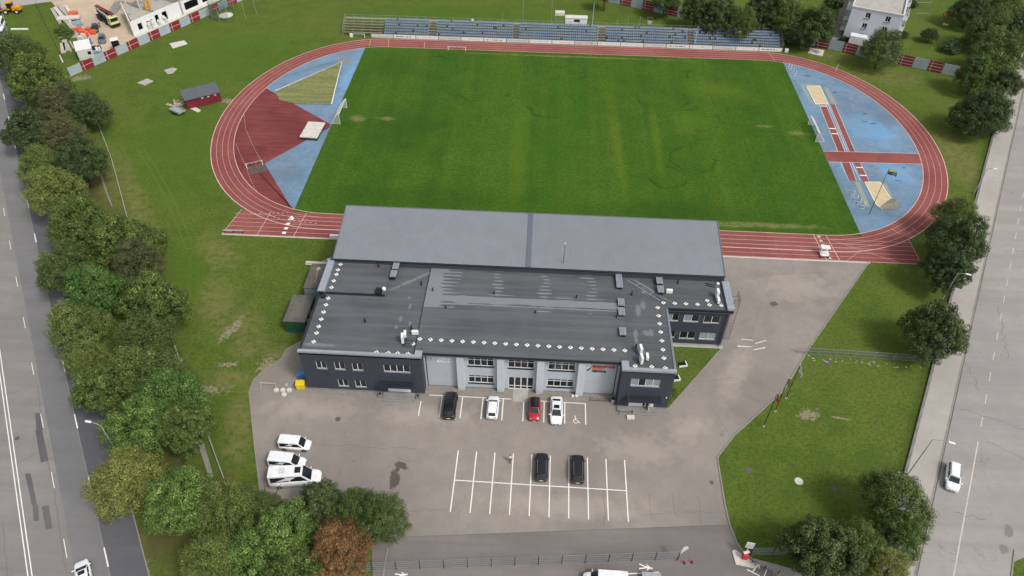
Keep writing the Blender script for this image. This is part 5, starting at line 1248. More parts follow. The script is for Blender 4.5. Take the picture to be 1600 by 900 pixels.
q = [(-58.47, -10.08), (-57.31, -4.02)]; t = thing('high_jump_mat', 'white covered landing mat on the dark red run-up area', 'mat', (-59.2, -7.2, .05), R(-3))
b = MB(); b.box(-2.0, 1.9, -3.3, 3.1, 0, .55); b.build('base', 'dsteel', t, bevel=.03); b = MB(); b.box(-2.05, 1.95, -3.35, 3.15, .55, .85); b.build('cover', 'conc_l', t, bevel=.06); b = MB(); b.box(-2.04, 1.94, -.03, .03, .851, .86); b.build('seam', 'galv', t)
def hurdle_proto():
    t = thing('hurdle', '', 'hurdle', (0, 0, .05), 0, 'white hurdles set out on the blue zones'); b = MB(); b.box(-.6, .6, -.03, .03, .86, 1.02); b.build('bar', 'white', t)
    b = MB()
    for x in (-.55, .55): b.tube((x, 0, 0), (x, 0, .92), .045, 5); b.tube((x, 0, .03), (x, .6, .03), .045, 5)
    b.build('frame', 'white', t); b = MB(); b.box(-.3, .3, -.03, -.021, .91, .99); b.build('stripe', 'black', t); return t
hp = hurdle_proto(); fh = True
for lab0, q, dy, sx_ in (('north', [(56.72, 32.78)][0], -1, 1), ('south', [(57.90, -23.35)][0], -1, 1)):
    for k in range(4):
        o = hp if fh else dup(hp); fh = False
        o.location = (q[0] + .35 * k, q[1] - 1.25 * k, .05); o.rotation_euler = (0, 0, R(70 + 8 * (k % 2))); o['label'] = 'white hurdle, %s of four in the %s group on the blue zone' % (ORD(k), lab0); o['group'] = 'white hurdles set out on the blue zones'
def barrier(label, q, a, n=4, L=3.9):
    t = thing('steeplechase_barrier', label, 'barrier', (q[0], q[1], .06), a); b = MB(); b.box(-L / 2, L / 2, -.06, .06, .78, .92); b.build('beam', 'white', t, bevel=.01)
    b = MB()
    for x in (-L / 2 + .15, L / 2 - .15): b.box(x - .06, x + .06, -.06, .06, 0, .78); b.box(x - .05, x + .05, -.5, .5, 0, .08)
    b.build('post', 'white', t); b = MB()
    for k in range(n): x = -L / 2 + L * (k + .5) / n; b.box(x - .28, x + .28, -.065, .065, .922, .93)
    for k in range(n - 1): x = -L / 2 + L * (k + 1) / n; b.box(x - .22, x + .22, -.07, -.061, .79, .91)
    b.build('stripe', 'black', t); return t
barrier('white barrier with dark blocks standing on the far straight', [(-31.09, 36.28)][0], 0, 4, 5.0); barrier('white barrier standing by the grandstand left end', [(-59.07, 41.86)][0], 0, 3, 3.8); 
barrier('white barrier with dark blocks at the water pit on the red area', [(-68.46, -21.15)][0], R(28), 4, 3.6)
o = MB().sheet([(-69.73, -21.96), (-66.76, -20.31), (-65.03, -22.82), (-68.25, -24.46)], .062).build('water_pit', mat('murky_water', (104, 90, 78), (72, 58, 52), .8, .3), loc=(*(-68.24, -21.86), .06)); tag(o, 'murky brown water pit in front of the barrier on the red area', 'water pit')
q = [(47.02, -43.34)][0]; t = thing('finish_booth', 'white judges cart on wheels standing at the finish line by the asphalt', 'cart', (q[0], q[1] + .7, .03)); b = MB(); b.box(-1.0, 1.0, -.9, 1.0, .5, .6)
for k in range(3): b.box(-.9, .9, -.8 + .6 * k, -.3 + .6 * k, .6 + .35 * k, .66 + .35 * k)
for x in (-.95, .95): b.tube((x, -.9, 0), (x, -.9, 1.6), .04, 5); b.tube((x, .95, 0), (x, .95, 2.2), .04, 5)
b.build('frame', 'white', t); b = MB(); b.box(-1.1, 1.1, -.2, 1.2, 2.2, 2.28); b.build('roof', 'white', t, bevel=.03); b = MB(); b.box(-.9, .9, .9, .96, 1.2, 2.1); b.build('panel', 'white', t)
t.scale = (.78, .78, .78)
for x in (-.9, .9): b = MB(); b.cone((x - .06, -.9, .22), (x + .06, -.9, .22), .22, .22, 12); b.build('wheel', 'tyre', t)
o = MB().box(-.9, .9, -.3, .3, .0, .5).box(-.8, .8, -.25, .25, .5, .9).build('white_bench', 'white', bevel=.03); o.location = (*(-45.80, -44.02), .03); tag(o, 'white bench box at the track edge under the canopy west end', 'bench')
for lab, q in (('left', (-66.60, -43.52)), ('right', (-64.65, -43.38))):
    t = thing('track_bench', 'low grey bench at the south-west track corner, the %s one' % lab, 'bench', (q[0], q[1], .03), 0, 'benches at the track corner'); b = MB(); b.box(-.95, .95, -.2, .2, .4, .46); b.build('seat', 'galv', t); b = MB(); b.box(-.85, -.75, -.18, .18, 0, .4); b.box(.75, .85, -.18, .18, 0, .4); b.build('leg', 'dsteel', t)
# starting blocks cluster at the start line
q = (-55.59, -38.60); o = MB(); o.cone((q[0], q[1], .06), (q[0], q[1], .5), .45, .3, 10); o = o.build('start_drum', 'white', loc=(q[0], q[1], .06)); tag(o, 'white starter drum on the track bend next to the start line', 'drum')
# tarp and slabs
def slab_t(name, label, cat, poly, h, m): 
    q = poly[0]; o = MB().prism(poly, 0, h).build(name, m, loc=(q[0], q[1], 0)); tag(o, label, cat)
slab_t('concrete_slab', 'pale rectangular slab lying on the grass nearest the striped fence', 'slab', [(-108.92, 33.66), (-105.71, 35.85), (-104.13, 34.03), (-107.04, 31.14)], .2, 'conc_l')
slab_t('concrete_slab', 'worn concrete slab on the grass north of the red shed', 'slab', [(-104.61, 19.09), (-102.88, 20.61), (-101.47, 20.02), (-101.69, 17.60), (-102.85, 17.18)], .1, 'conc')
slab_t('concrete_slab', 'broken edged concrete slab on the grass, leftmost of three', 'slab', [(-108.60, 12.09), (-107.02, 14.51), (-104.90, 13.35), (-106.18, 10.97)], .1, 'conc')
slab_t('white_tarpaulin', 'white sheet with dark marks spread on the grass right of the stand', 'sheet', [(65.23, 44.90), (68.73, 43.63), (67.34, 40.13), (63.80, 41.73)], .12, 'conc_l')
o = MB().sheet([(65.56, 43.39), (66.79, 43.48), (67.39, 42.39), (66.06, 41.16), (65.46, 42.24)], .13).build('dark_print', 'inkgrey', bpy.data.objects['white_tarpaulin']); o.location = -Vector(bpy.data.objects['white_tarpaulin'].location)
# red shed
t = thing('red_shed', 'dark red wooden shed with grey felt roof on the western grass', 'shed', (-89.0, 4.4, 0), R(33.5))
b = MB(); b.box(-4.0, 4.0, -2.0, 2.0, 0, 2.5); b.build('wall', 'sred', t); b = MB(); b.add([(-4.2, -2.3, 2.45), (4.2, -2.3, 2.45), (4.2, 2.3, 2.95), (-4.2, 2.3, 2.95), (-4.2, -2.3, 2.6), (4.2, -2.3, 2.6), (4.2, 2.3, 3.1), (-4.2, 2.3, 3.1)], [(0, 3, 2, 1), (4, 5, 6, 7), (0, 1, 5, 4), (1, 2, 6, 5), (2, 3, 7, 6), (3, 0, 4, 7)]); b.build('roof', 'shedroof', t)
b = MB()
for x in (-.4, 1.0, 2.6): b.box(x, x + .5, -2.03, -2.002, 1.9, 2.2)
b.build('window', 'steelw', t)
o = MB(); random.seed(5)
for k in range(9): o.rbox(random.uniform(-1.6, 1.6), random.uniform(-1, 1), .02 + .03 * k, .06 + .03 * k, random.uniform(1.2, 2.8), .25, random.uniform(0, 3))
o = o.build('board_pile', 'timber'); o.location = (-95.0, 2.6, 0); tag(o, 'heap of pale boards on bare ground behind the red shed', 'boards')
slab_t('concrete_slab', 'narrow broken slab at the west foot of the red shed', 'slab', [(-91.91, 1.50), (-90.62, 2.20), (-88.07, 0.31), (-88.50, -0.60)], .15, 'conc_l')
# discus cage
cx_, cy_ = [(-99.99, 52.83)][0]; t = thing('throwing_cage', 'throwing cage with green net around a pale concrete ring', 'throwing cage', (cx_, cy_, 0)); b = MB()
ang = [R(a) for a in (75, 110, 150, 190, 230, 265, 300)]; pr = [(4.2 * math.cos(a), 4.2 * math.sin(a)) for a in ang]
for x, y in pr: b.tube((x, y, 0), (x, y, 4.5), .05, 6)
b.tube((6.2, -1.2, 0), (6.0, -1.2, 5), .05, 6); b.tube((9.0, .8, 0), (8.6, .8, 6), .05, 6)
b.build('post', 'galv', t); b = MB()
for i in range(len(pr) - 1):
    (x0, y0), (x1, y1) = pr[i], pr[i + 1]
    for k in range(0, 12): u = k / 12; b.tube((x0 + (x1 - x0) * u, y0 + (y1 - y0) * u, .1), (x0 + (x1 - x0) * u, y0 + (y1 - y0) * u, 4.3), .022, 3)
    for k in range(18): z = .1 + k * .245; b.tube((x0, y0, z), (x1, y1, z), .022, 3)
b.build('net', 'gnet', t); b = MB(); b.cone((0, 0, 0), (0, 0, .06), 2.0, 2.0, 16); b.build('ring', 'conc_l', t)
# flags
def flag_mesh(w, h, droop=.3):
    b = MB(); n = 8; vs = []
    for j in range(4):
        for i in range(n + 1): u = i / n; v = j / 3; vs.append((u * w, .12 * math.sin(u * 7 + j), -v * h - droop * u * u * h))
    b.add(vs, [(j * (n + 1) + i, j * (n + 1) + i + 1, (j + 1) * (n + 1) + i + 1, (j + 1) * (n + 1) + i) for j in range(3) for i in range(n)]); return b
def flagpole(label, q, h, cloths, rz, pm='dsteel', hang=False):
    t = thing('flagpole', label, 'flagpole', (q[0], q[1], 0), 0, None); b = MB(); b.cone((0, 0, 0), (0, 0, h), .07, .04, 8); b.build('pole', pm, t); b = MB(); b.cone((0, 0, 0), (0, 0, .15), .22, .18, 10); b.build('foot', 'conc', t)
    b = MB(); b.dome(0, 0, h, .07, .08, 8, 3); b.build('finial', 'white', t)
    f = thing('flag', cloths[0], 'flag', (q[0], q[1], h - .15), rz); y = 0
    for nm, m, w, hh in cloths[1]:
        fb = flag_mesh(w, hh, .9 if hang else .3); fb.v = [(x + .08, y_, z - y) for x, y_, z in fb.v]; o = fb.build(nm, m, f); y += hh
    return t
flagpole('tall thin flagpole rising from the south-east blue zone', (59.20, -29.68), 11.4, ('yellow green and red striped flag on the pole above the blue zone', [('cloth', 'yellow', 1.6, .35), ('cloth', mat('flag_green', (50, 110, 70), None, 1, .8), 1.6, .35), ('cloth', 'red', 1.6, .35)]), R(-30), 'dsteel')
M['flag_y'] = mat('faded_yellow_cloth', (170, 160, 90), (90, 120, 80), 2, .8)
flagpole('rear flagpole of three on the east lawn', (32.66, -77.22), 8, ('white flag hanging on the rear pole of three', [('cloth', 'white', .8, 1.1)]), R(-60), 'black', True)
flagpole('middle flagpole of three on the east lawn', (30.46, -79.81), 8, ('yellow green flag hanging on the middle pole of three', [('cloth', 'flag_y', .7, 1.2)]), R(-60), 'black', True)
flagpole('front flagpole of three on the east lawn', (28.15, -82.79), 8, ('red flag hanging on the front pole of three', [('cloth', 'text_r', .7, 1.1)]), R(-60), 'black', True)
# street lamps
def lamp(label, base, h, arm, rz):
    t = thing('street_lamp', label, 'street lamp', (base[0], base[1], 0), rz, 'street lamps along the roads'); b = MB(); b.cone((0, 0, 0), (0, 0, h), .1, .06, 8); b.cone((0, 0, 0), (0, 0, .8), .14, .13, 8); b.build('pole', 'galv', t)
    b = MB(); b.tube((0, 0, h - .02), (arm * .5, 0, h + .35), .045); b.tube((arm * .5, 0, h + .35), (arm, 0, h + .45), .045); b.build('arm', 'galv', t)
    b = MB(); b.box(arm - .1, arm + .75, -.15, .15, h + .38, h + .52); b.build('lamp_head', 'white', t, bevel=.04)
lamp('street lamp leaning over the east road behind the big corner tree', (46.85, -90.21), 9, 1.9, R(-18)); lamp('street lamp on the east pavement near the upper trees', (83.44, -20.68), 6.2, 1.0, R(-20))
lamp('street lamp reaching out of the west trees over the dark lane', (-64.20, -94.91), 9, 1.3, R(172)); lamp('street lamp standing behind the right dark tree at the east pavement', (63.69, -55.34), 8, 1.2, R(-20))
# ------------------------------------------------------------------ fences
def posts_along(t, pts, h, r, m):
    p0 = MB().box(-r, r, -r, r, 0, h).build('post', m, t)
    for i, q in enumerate(pts):
        o = p0 if i == 0 else p0.copy()
        if i: col.objects.link(o); o.parent = t
        o.location = q
def panel_fence(name, label, a, b, n, red_first, h=2.3, double=3):
    a, b = Vector((*a, 0)), Vector((*b, 0)); d = (b - a); L = d.length; d.normalize(); t = thing(name, label, 'fence', tuple(a), math.atan2(d.y, d.x)); w = L / n
    for i in range(n):
        r_ = (i % 2 == 0) == red_first; x0, x1 = i * w, (i + 1) * w; m = MB(); m.box(x0 + .04, x1 - .04, -.04, .04, .1, h)
        p_ = m.build('panel', 'red' if r_ else 'greyp', t)
        m = MB()
        if r_:
            m.box(x0 + .05, x1 - .05, -.06, -.042, h * .5, h * .5 + .09); m.box(x0 + .7, x0 + .8, -.065, -.043, .1, h)
            if double == 3: m.box(x0 + .05, x1 - .05, -.06, -.042, h * .78, h * .78 + .07); m.box(x0 + .05, x1 - .05, -.06, -.042, h * .22, h * .22 + .07)
            m.build('batten', 'steelw', p_)
        else:
            m.box((x0 + x1) / 2 - .03, (x0 + x1) / 2 + .03, -.055, -.042, .1, h); m.box(x0 + .1, x1 - .1, -.052, -.042, h * .45, h * .45 + .04); m.build('batten', 'galv', p_)
    posts_along(t, [(i * w, .05, 0) for i in range(n + 1)], h + .05, .05, 'galv'); return t
panel_fence('striped_fence', 'long fence of alternating dark red and grey panels beside the building site', (-126.4, 14.0), (-94.5, 70.5), 19, False, 2.4, 1)
panel_fence('striped_fence', 'long fence of red and grey panels between stadium and apartment house', (-2.0, 77.0), (102.5, 29.6), 32, False, 2.9, 3)
def mesh_fence(name, label, a, b, h, step=2.5, wires=.12, m='galv', rails=5, base=0, r=.016):
    a, b = Vector((*a, 0)), Vector((*b, 0)); d = (b - a); L = d.length; t = thing(name, label, 'fence', tuple(a), math.atan2(d.y, d.x)); n = max(1, round(L / step))
    posts_along(t, [(L * i / n, 0, 0) for i in range(n + 1)], h + .08, .04, 'dsteel' if m == 'galv' else m); w = MB()
    for k in range(rails): z = base + .08 + (h - base - .1) * k / (rails - 1); w.box(0, L, -.014, .014, z - .018, z + .018)
    x = 0
    while x < L: w.box(x - r / 2, x + r / 2, -.008, .008, base + .05, h); x += wires
    w.build('wire_mesh', m, t)
    if base: q = MB(); q.box(0, L, -.12, .12, 0, base); q.build('base', 'conc', t)
    return t
mesh_fence('wire_fence', 'long grey wire panel fence between access road and footway', (-29.0, -108.7), (13.0, -104.6), 2.2, 3.0, .10)
mesh_fence('wire_fence', 'short grey wire fence at the right of the drive entrance', (22.47, -103.46), (28.18, -102.94), 2.0, 2.6, .10)
mesh_fence('lawn_fence', 'low wire fence crossing the east lawn to the pavement', (36.65, -67.75), (58.00, -68.31), 1.5, 3.0, .12, 'coping', 3)
mesh_fence('pavement_fence', 'grey wire fence on a concrete base along the east pavement', eroad(fo_ - .15, -60), eroad(fo_ - .15, 135), 1.5, 2.6, .14, 'coping', 4, .35)
mesh_fence('pavement_fence', 'narrow end piece of the wire fence on the south verge', (22.43, -104.59), (25.54, -105.76), .9, 2.2, .2, 'galv', 3)
wf = [(-111.96, -3.48), (-110.07, -6.19), (-99.73, -21.19), (-87.47, -40.99), (-77.60, -54.72), (-63.90, -75.33), (-54.67, -88.67), (-49.28, -96.53)]
t = thing('low_fence', 'low pale rail running on the grass along the west tree row', 'fence', (*wf[0], 0)); m_ = MB(); q0 = Vector((*wf[0], 0))
for i in range(len(wf) - 1):
    a, b = Vector((*wf[i], 0)) - q0, Vector((*wf[i + 1], 0)) - q0; m_.tube(a + Vector((0, 0, .5)), b + Vector((0, 0, .5)), .05, 5); m_.tube(a + Vector((0, 0, .1)), b + Vector((0, 0, .1)), .06, 5)
m_.build('rail', 'conc', t); pl_ = []
for i in range(len(wf) - 1):
    a, b = Vector((*wf[i], 0)) - q0, Vector((*wf[i + 1], 0)) - q0; n = max(1, int((b - a).length / 3))
    for k in range(n): p_ = a.lerp(b, k / n); pl_.append((p_.x, p_.y, 0))
posts_along(t, pl_, .6, .06, 'conc')
gsheet('trodden_path', [(-99.88, -25.99), (-95.49, -32.50), (-92.36, -37.01), (-92.61, -37.02), (-95.88, -32.52), (-99.93, -26.46)], .012, 'pavers')
gsheet('trodden_path', [(-57.67, -86.32), (-54.32, -90.68), (-50.81, -96.32), (-51.52, -96.36), (-55.25, -90.73), (-58.34, -86.59)], .012, 'pavers')
# thin site fence between verge and building site
mesh_fence('site_fence', 'thin wire fence between the verge and the planks of the building site', (-157.21, 55.37), (-132.34, 22.23), 1.6, 2.8, .3, 'galv', 3)
# ------------------------------------------------------------------ building site
cb = thing('unfinished_building', 'unfinished white building with open window holes and bare concrete floors', 'building', (-120.3, 37.5, 0), math.atan2(13.45, 7.29))
def cpart(nm, mb, m): return mb.build(nm, m, cb)
w = MB(); holes = [(2.0, 3.4, .9, 2.7), (4.8, 6.8, .9, 2.4), (7.8, 9.0, .9, 3.0), (10.2, 11.8, .6, 3.0), (18.2, 23.0, .6, 2.8), (24.5, 26.5, .6, 2.8), (27.5, 30, .6, 2.8)]
wall_front(w, 0, 16.5, 0, 3.9, 0, [h_ for h_ in holes if h_[1] < 16], .3); wall_front(w, 17.0, 42, 0, 3.6, .3, [h_ for h_ in holes if h_[0] > 17], .3)
w.quad((0, 0, 0), (0, 0, 3.9), (7.0, 13, 3.9), (7.0, 13, 0)); w.quad((.3, .3, 0), (7.3, 13, 0), (7.3, 13, 3.9), (.3, .3, 3.9)); w.quad((0, 0, 3.9), (16.5, 0, 3.9), (16.5, .3, 3.9), (0, .3, 3.9)); w.quad((0, 0, 3.9), (.3, 0, 3.9), (7.3, 13, 3.9), (7.0, 13, 3.9)); cpart('wall', w, 'white')
w = MB(); w.prism([(1.2, .9), (42, .9), (42, 13), (7.6, 13)], 2.6, 2.85); w.box(4.5, 42, 6, 6.3, 2.85, 3.6); w.box(9, 9.3, .7, 14, 2.85, 3.6); w.box(16.6, 17, -.1, 13, 0, 5.2); cpart('floor_slab', w, 'conc')
w = MB()
for x in (8.5, 15, 22, 29): w.box(x, x + .35, 7, 7.35, 0, 7.0); w.box(x, x + .35, 13, 13.35, 0, 7.0)
w.box(8, 33, 7, 7.4, 7.0, 7.5); w.box(8, 33, 13, 13.4, 7.0, 7.5); cpart('frame', w, 'conc_l')
w = MB()
for k in range(5): w.box(9 + 6 * k, 11.5 + 6 * k, 7.4, 13, 7.55, 7.75)
cpart('roof_panel', w, 'white'); w = MB(); w.box(9.5, 10.0, 3.6, 4.2, 2.85, 5.8); w.box(8.8, 9.2, 4.5, 5.0, 2.85, 5.2); cpart('formwork', w, 'oyel')
w = MB(); w.box(-.3, 17, -1.3, -.15, .02, .16); w.box(17, 42, -1.0, .1, .02, .16); cpart('ledge', w, 'conc_l')
w = MB(); w.prism([(1.5, .5), (42, .5), (42, 12.8), (8, 12.8)], .03, .08); cpart('interior_shade', w, 'black')  # black sheet over the floor, stands in for the shade indoors
w = MB(); random.seed(2)
for k in range(14): w.rbox(random.uniform(2, 11), -.5 + random.uniform(-.3, .3), .3 + random.uniform(0, 1.8), .5 + random.uniform(.6, 1.9), random.uniform(.4, 1.1), .2, random.uniform(0, 3))
cpart('wrapped_blocks', w, 'white')
t = thing('scaffold_stack', 'grey scaffold frames leaning beside the unfinished building at the top edge', 'scaffolding', (*(-131.96, 54.69), 0)); m_ = MB()
for k in range(6): m_.tube((-2 + .5 * k, -4, .3), (-3.4 + .5 * k, 5, .5), .1, 5)
m_.build('frame', 'galv', t)
def crates(name, label, cat, q, lst, m, rz=0):
    o = MB()
    for (x, y, lx, ly, z0, z1, a) in lst: o.rbox(x, y, z0, z1, lx, ly, R(a))
    o = o.build(name, m, bevel=.03); o.location = (q[0], q[1], .02); o.rotation_euler = (0, 0, rz); tag(o, label, cat); return o
for i, (u, v, lx) in enumerate(((85, 22, 11), (92, 20, 11.5), (99, 18, 11), (106, 20, 9), (110, 36, 7), (118, 38, 6), (124, 62, 7))):
    q = [(-147.71, 48.13), (-146.88, 49.07), (-146.65, 50.84), (-145.19, 50.95), (-140.87, 42.32), (-140.19, 42.79), (-135.49, 35.87)][i]
    crates('concrete_beam', 'long pale concrete beam on the verge of the building site, %s from the left' % ORD(i), 'beam', q, [(0, 0, lx, .9, 0, .55, 0)], 'conc_l' if i % 2 else 'conc', R(-52 + 3 * (i % 3)))['group'] = 'concrete beams at the building site'
crates('hollow_slab', 'wide grey hollow slab lying across the beams', 'slab', [(-142.69, 45.96)][0], [(0, 0, 6, 2.2, .6, 1.0, 0)], 'conc_l', R(15))
crates('pallet_stack', 'grey and white stacked panels below the beams', 'panels', [(-139.15, 43.29)][0], [(0, 0, 3, 2.6, 0, .5, 0), (.2, 0, 2.8, 2.4, .55, .8, 0)], 'lblue', R(-50))
crates('brick_pallets', 'orange wrapped pallets of bricks in the middle of the site edge', 'pallets', [(-134.87, 37.91)][0], [(0, 0, 1.6, 1.4, 0, 1.2, 5), (-1.9, 1.3, 1.6, 1.4, 0, 1.2, 8), (1.6, -1.8, 1.5, 1.3, 0, 1.3, 0), (-3.2, .2, 1.4, 1.2, 0, .9, 30), (1.0, 1.6, 1.4, 1.3, 0, 1.1, 0), (2.9, .3, 1.4, 1.3, 0, 1.0, 0)], 'orange')
crates('brick_pallet', 'single orange pallet by the concrete beams', 'pallets', [(-143.26, 49.36)][0], [(0, 0, 2.2, 1.8, 0, 1.0, 10)], 'orange')
crates('wrapped_blocks', 'white wrapped blocks standing among the orange pallets', 'blocks', [(-133.05, 35.27)][0], [(-.3, 1.4, 1.2, .7, 0, 1.3, 0), (-.2, 0, 1.2, .7, 0, 1.3, 0), (0, -1.6, 1.2, .7, 0, 1.3, 0)], 'steelw')
crates('blue_barrels', 'blue plastic sacks beside the white site container', 'sacks', [(-130.92, 32.72)][0], [(0, 0, 1.5, 1.2, 0, 1.0, 10), (1.0, -.6, 1, .8, 0, .7, 40)], 'bluep')
crates('site_rubbish', 'mixed blue and white sacks by the fence next to the container', 'sacks', [(-126.45, 26.66)][0], [(0, 0, 1.8, 1, 0, .7, 10), (1.6, .5, 1, .8, 0, .6, 40)], 'lblue')
crates('site_rubbish', 'heap of black and white rubbish at the container corner', 'rubbish', [(-127.48, 29.18)][0], [(0, 0, 1.2, 1, 0, .8, 30), (1.2, .2, .9, .8, 0, .9, 60)], 'black')
crates('white_sack', 'white sack next to the black rubbish on the site', 'sack', [(-126.47, 29.26)][0], [(0, 0, 1.2, 1, 0, .8, 20)], 'white')
for i, (u, v) in enumerate(((103, 66), (98, 72), (107, 58))):
    q = [(-135.96, 30.41), (-135.90, 28.90), (-137.71, 35.30)][i]; crates('timber_stack', 'stack of pale planks on the grass left of the white container, %s of three' % ORD(i), 'planks', q, [(0, 0, 7 - i, 1.2, 0, .4, 0), (.4, 1.5, 5, .4, 0, .3, 6)], 'timber' if i else 'conc', R((-58, -60, 15)[i]))
t = thing('site_container', 'white site container with a pale roof at the corner of the striped fence', 'container', (*(-128.11, 25.80), 0), R(-58)); m_ = MB(); m_.box(-3.0, 3.0, -1.8, 1.8, .1, 2.7); m_.build('body', 'steelw', t, bevel=.03); m_ = MB(); m_.box(-3.1, 3.1, -1.9, 1.9, 2.7, 2.85); m_.build('roof', 'white', t); m_ = MB(); m_.box(3.002, 3.03, .6, 1.4, 1.3, 2.1); m_.build('window', 'glass', t)
t = thing('portable_toilet', 'small cabin with white roof and dark top behind the striped fence', 'toilet cabin', (*(-121.25, 29.29), 0), R(30)); m_ = MB(); m_.box(-.9, .9, -.9, .9, 0, 2.9); m_.build('body', 'black', t, bevel=.05); m_ = MB(); m_.box(-1.0, 1.0, -1.0, 1.0, 2.9, 3.1); m_.build('roof', 'white', t, bevel=.08)
crates('fallen_pipe', 'white pipe lying on the verge left of the site fence', 'pipe', (-153.42, 39.07), [(0, 0, 4.6, .5, 0, .35, 0)], 'white', R(5))
t = thing('white_post', 'white marker post standing at the tree edge by the fence corner', 'post', (*(-132.32, 21.52), 0)); m_ = MB(); m_.cone((0, 0, 0), (0, 0, 1.9), .22, .18, 8); m_.build('post', 'white', t)
# ------------------------------------------------------------------ apartment house top right
ab = thing('apartment_house', 'three storey white apartment house with small square windows and side balconies', 'building', (75.3, 50.8, 0), math.atan2(-.415, 1))
w = MB(); H_ = 9.3; hol = []
for xx in (3.8, 8.9):
    for z in (1.2, 4.1, 7.0): hol.append((xx, xx + 1.3, z, z + 1.5))
wall_front(w, 0, 13.0, 0, H_, 0, hol); w.quad((0, 0, 0), (0, 0, H_), (0, 40, H_), (0, 40, 0)); w.quad((13, 0, 0), (13, 40, 0), (13, 40, H_), (13, 0, H_)); w.quad((0, 40, 0), (0, 40, H_), (13, 40, H_), (13, 40, 0)); w.build('wall', mat('white_render', (214, 216, 226), (202, 204, 216), .3, .8), ab)
for a, b_, c_, d_ in hol:
    m_ = MB(); m_.box(a, b_, .1, .18, c_, c_ + .09); m_.box(a, b_, .1, .18, d_ - .09, d_); m_.box(a, a + .09, .1, .18, c_ + .09, d_ - .09); m_.box(b_ - .09, b_, .1, .18, c_ + .09, d_ - .09); m_.box((a + b_) / 2 - .04, (a + b_) / 2 + .04, .1, .18, c_ + .09, d_ - .09); f_ = m_.build('window', 'white', ab)
    m_ = MB(); m_.box(a, b_, .16, .2, c_, d_); m_.build('pane', 'glass', f_); m_ = MB(); m_.box(a - .1, b_ + .1, -.15, .04, c_ - .12, c_ - .003); m_.build('sill', 'dsteel', f_)
m_ = MB(); m_.box(.2, 12.8, .2, 39.8, H_ - .5, H_ - .2); m_.build('roof', 'conc', ab); m_ = MB(); m_.box(-.15, 13.15, -.15, .25, H_, H_ + .3); m_.box(-.15, .25, .25, 40, H_, H_ + .3); m_.box(12.75, 13.15, .25, 40, H_, H_ + .3); m_.build('parapet', 'steelw', ab)
for z in (0.9, 3.8, 6.7):
    for y in (4, 14, 24):
        for sx, xx in ((-1, -1.4), (1, 13.003)):
            m_ = MB(); m_.box(xx, xx + 1.397, y, y + 6, z, z + .15); bb = m_.build('balcony', 'white', ab); m_ = MB(); x2 = xx if sx < 0 else xx + 1.33; m_.box(x2, x2 + .06, y, y + 6, z + .15, z + 1.15); m_.box(xx + .06, xx + 1.33, y - .003, y + .05, z + .15, z + 1.15); m_.build('railing', 'white', bb)
            m_ = MB(); x3 = -.02 if sx < 0 else 13.002; m_.box(x3, x3 + .018, y + .6, y + 5.4, z + .3, z + 2.2); m_.build('balcony_window', 'glass', bb)
# playground bits, laundry frames
t = thing('play_spinner', 'orange red four armed climbing toy on the far lawn', 'play equipment', (*(111.32, 68.87), 0)); m_ = MB()
for a in (20, 110, 200, 290): m_.tube((0, 0, 1.6), (2.2 * math.cos(R(a)), 2.2 * math.sin(R(a)), .1), .16, 6)
m_.tube((0, 0, 0), (0, 0, 2.2), .18, 8); m_.build('frame', mat('orange_red_paint', (214, 74, 50), None, 1, .5), t)
t = thing('spring_rider', 'small yellow and white spring rider on the far lawn', 'play equipment', (*(107.55, 61.59), 0)); m_ = MB(); m_.box(-.7, .7, -.25, .25, .5, .8); m_.dome(-.5, 0, .8, .25, .4, 8); m_.build('seat', mat('pale_yellow', (216, 206, 120), None, 1, .6), t); m_ = MB(); m_.tube((0, 0, 0), (0, 0, .5), .15, 8); m_.build('spring', 'dsteel', t)
for i, (q, a) in enumerate((((105.20, 73.83), 10), ((102.30, 65.93), 8))):
    t = thing('laundry_frame', 'thin white laundry frame on the lawn right of the flats, %s from the top' % ORD(i), 'laundry frame', (*q, 0), R(a), 'laundry frames'); m_ = MB(); m_.tube((-2.2, 0, 0), (-2.2, 0, 2), .05, 5); m_.tube((2.2, 0, 0), (2.2, 0, 2), .05, 5); m_.tube((-2.2, 0, 2), (2.2, 0, 2), .05, 5); m_.build('frame', 'galv', t)
# ------------------------------------------------------------------ yard odds and ends
def bin_(label, q, m, rz):
    t = thing('waste_container', label, 'bin', (q[0], q[1], .02), rz); b = MB(); b.prism([(-.65, -.5), (.65, -.5), (.6, .5), (-.6, .5)], .12, 1.2); b.build('body', m, t, bevel=.05); b = MB(); b.box(-.7, .7, -.55, .55, 1.2, 1.34); b.build('lid', m, t, bevel=.06)
    b = MB()
    for x in (-.5, .5):
        for y in (-.4, .4): b.cone((x - .04, y, .09), (x + .04, y, .09), .09, .09, 8)
    b.build('castors', 'black', t)
bin_('yellow waste container at the left foot of the dark west wing', (-42.70, -80.00), 'yellow', R(8)); bin_('blue waste container behind the yellow one', (-42.94, -77.97), 'bluep', R(5))
t = thing('litter_bin', 'grey litter bin in the corner between hall and east block', 'bin', (*(5.67, -79.80), .05)); b = MB(); b.cone((0, 0, 0), (0, 0, .9), .28, .32, 12); b.build('body', 'greyp', t); b = MB(); b.dome(0, 0, .9, .3, .15, 12, 3); b.build('lid', 'black', t)
t = thing('bike_rack', 'black bicycle rack on the paving left of the east block', 'bike rack', (*(3.81, -79.67), .02)); b = MB()
for k in range(5):
    for dx in (0, .3): b.tube((-1.4 + .65 * k + dx, 0, 0), (-1.4 + .65 * k + dx, 0, .75), .02, 4)
    b.tube((-1.4 + .65 * k, 0, .75), (-1.1 + .65 * k, 0, .75), .02, 4)
b.tube((-1.6, 0, .1), (1.8, 0, .1), .03, 4); b.tube((-1.6, 0, 0), (-1.6, 0, 1.0), .05, 5); b.build('frame', 'dsteel', t)
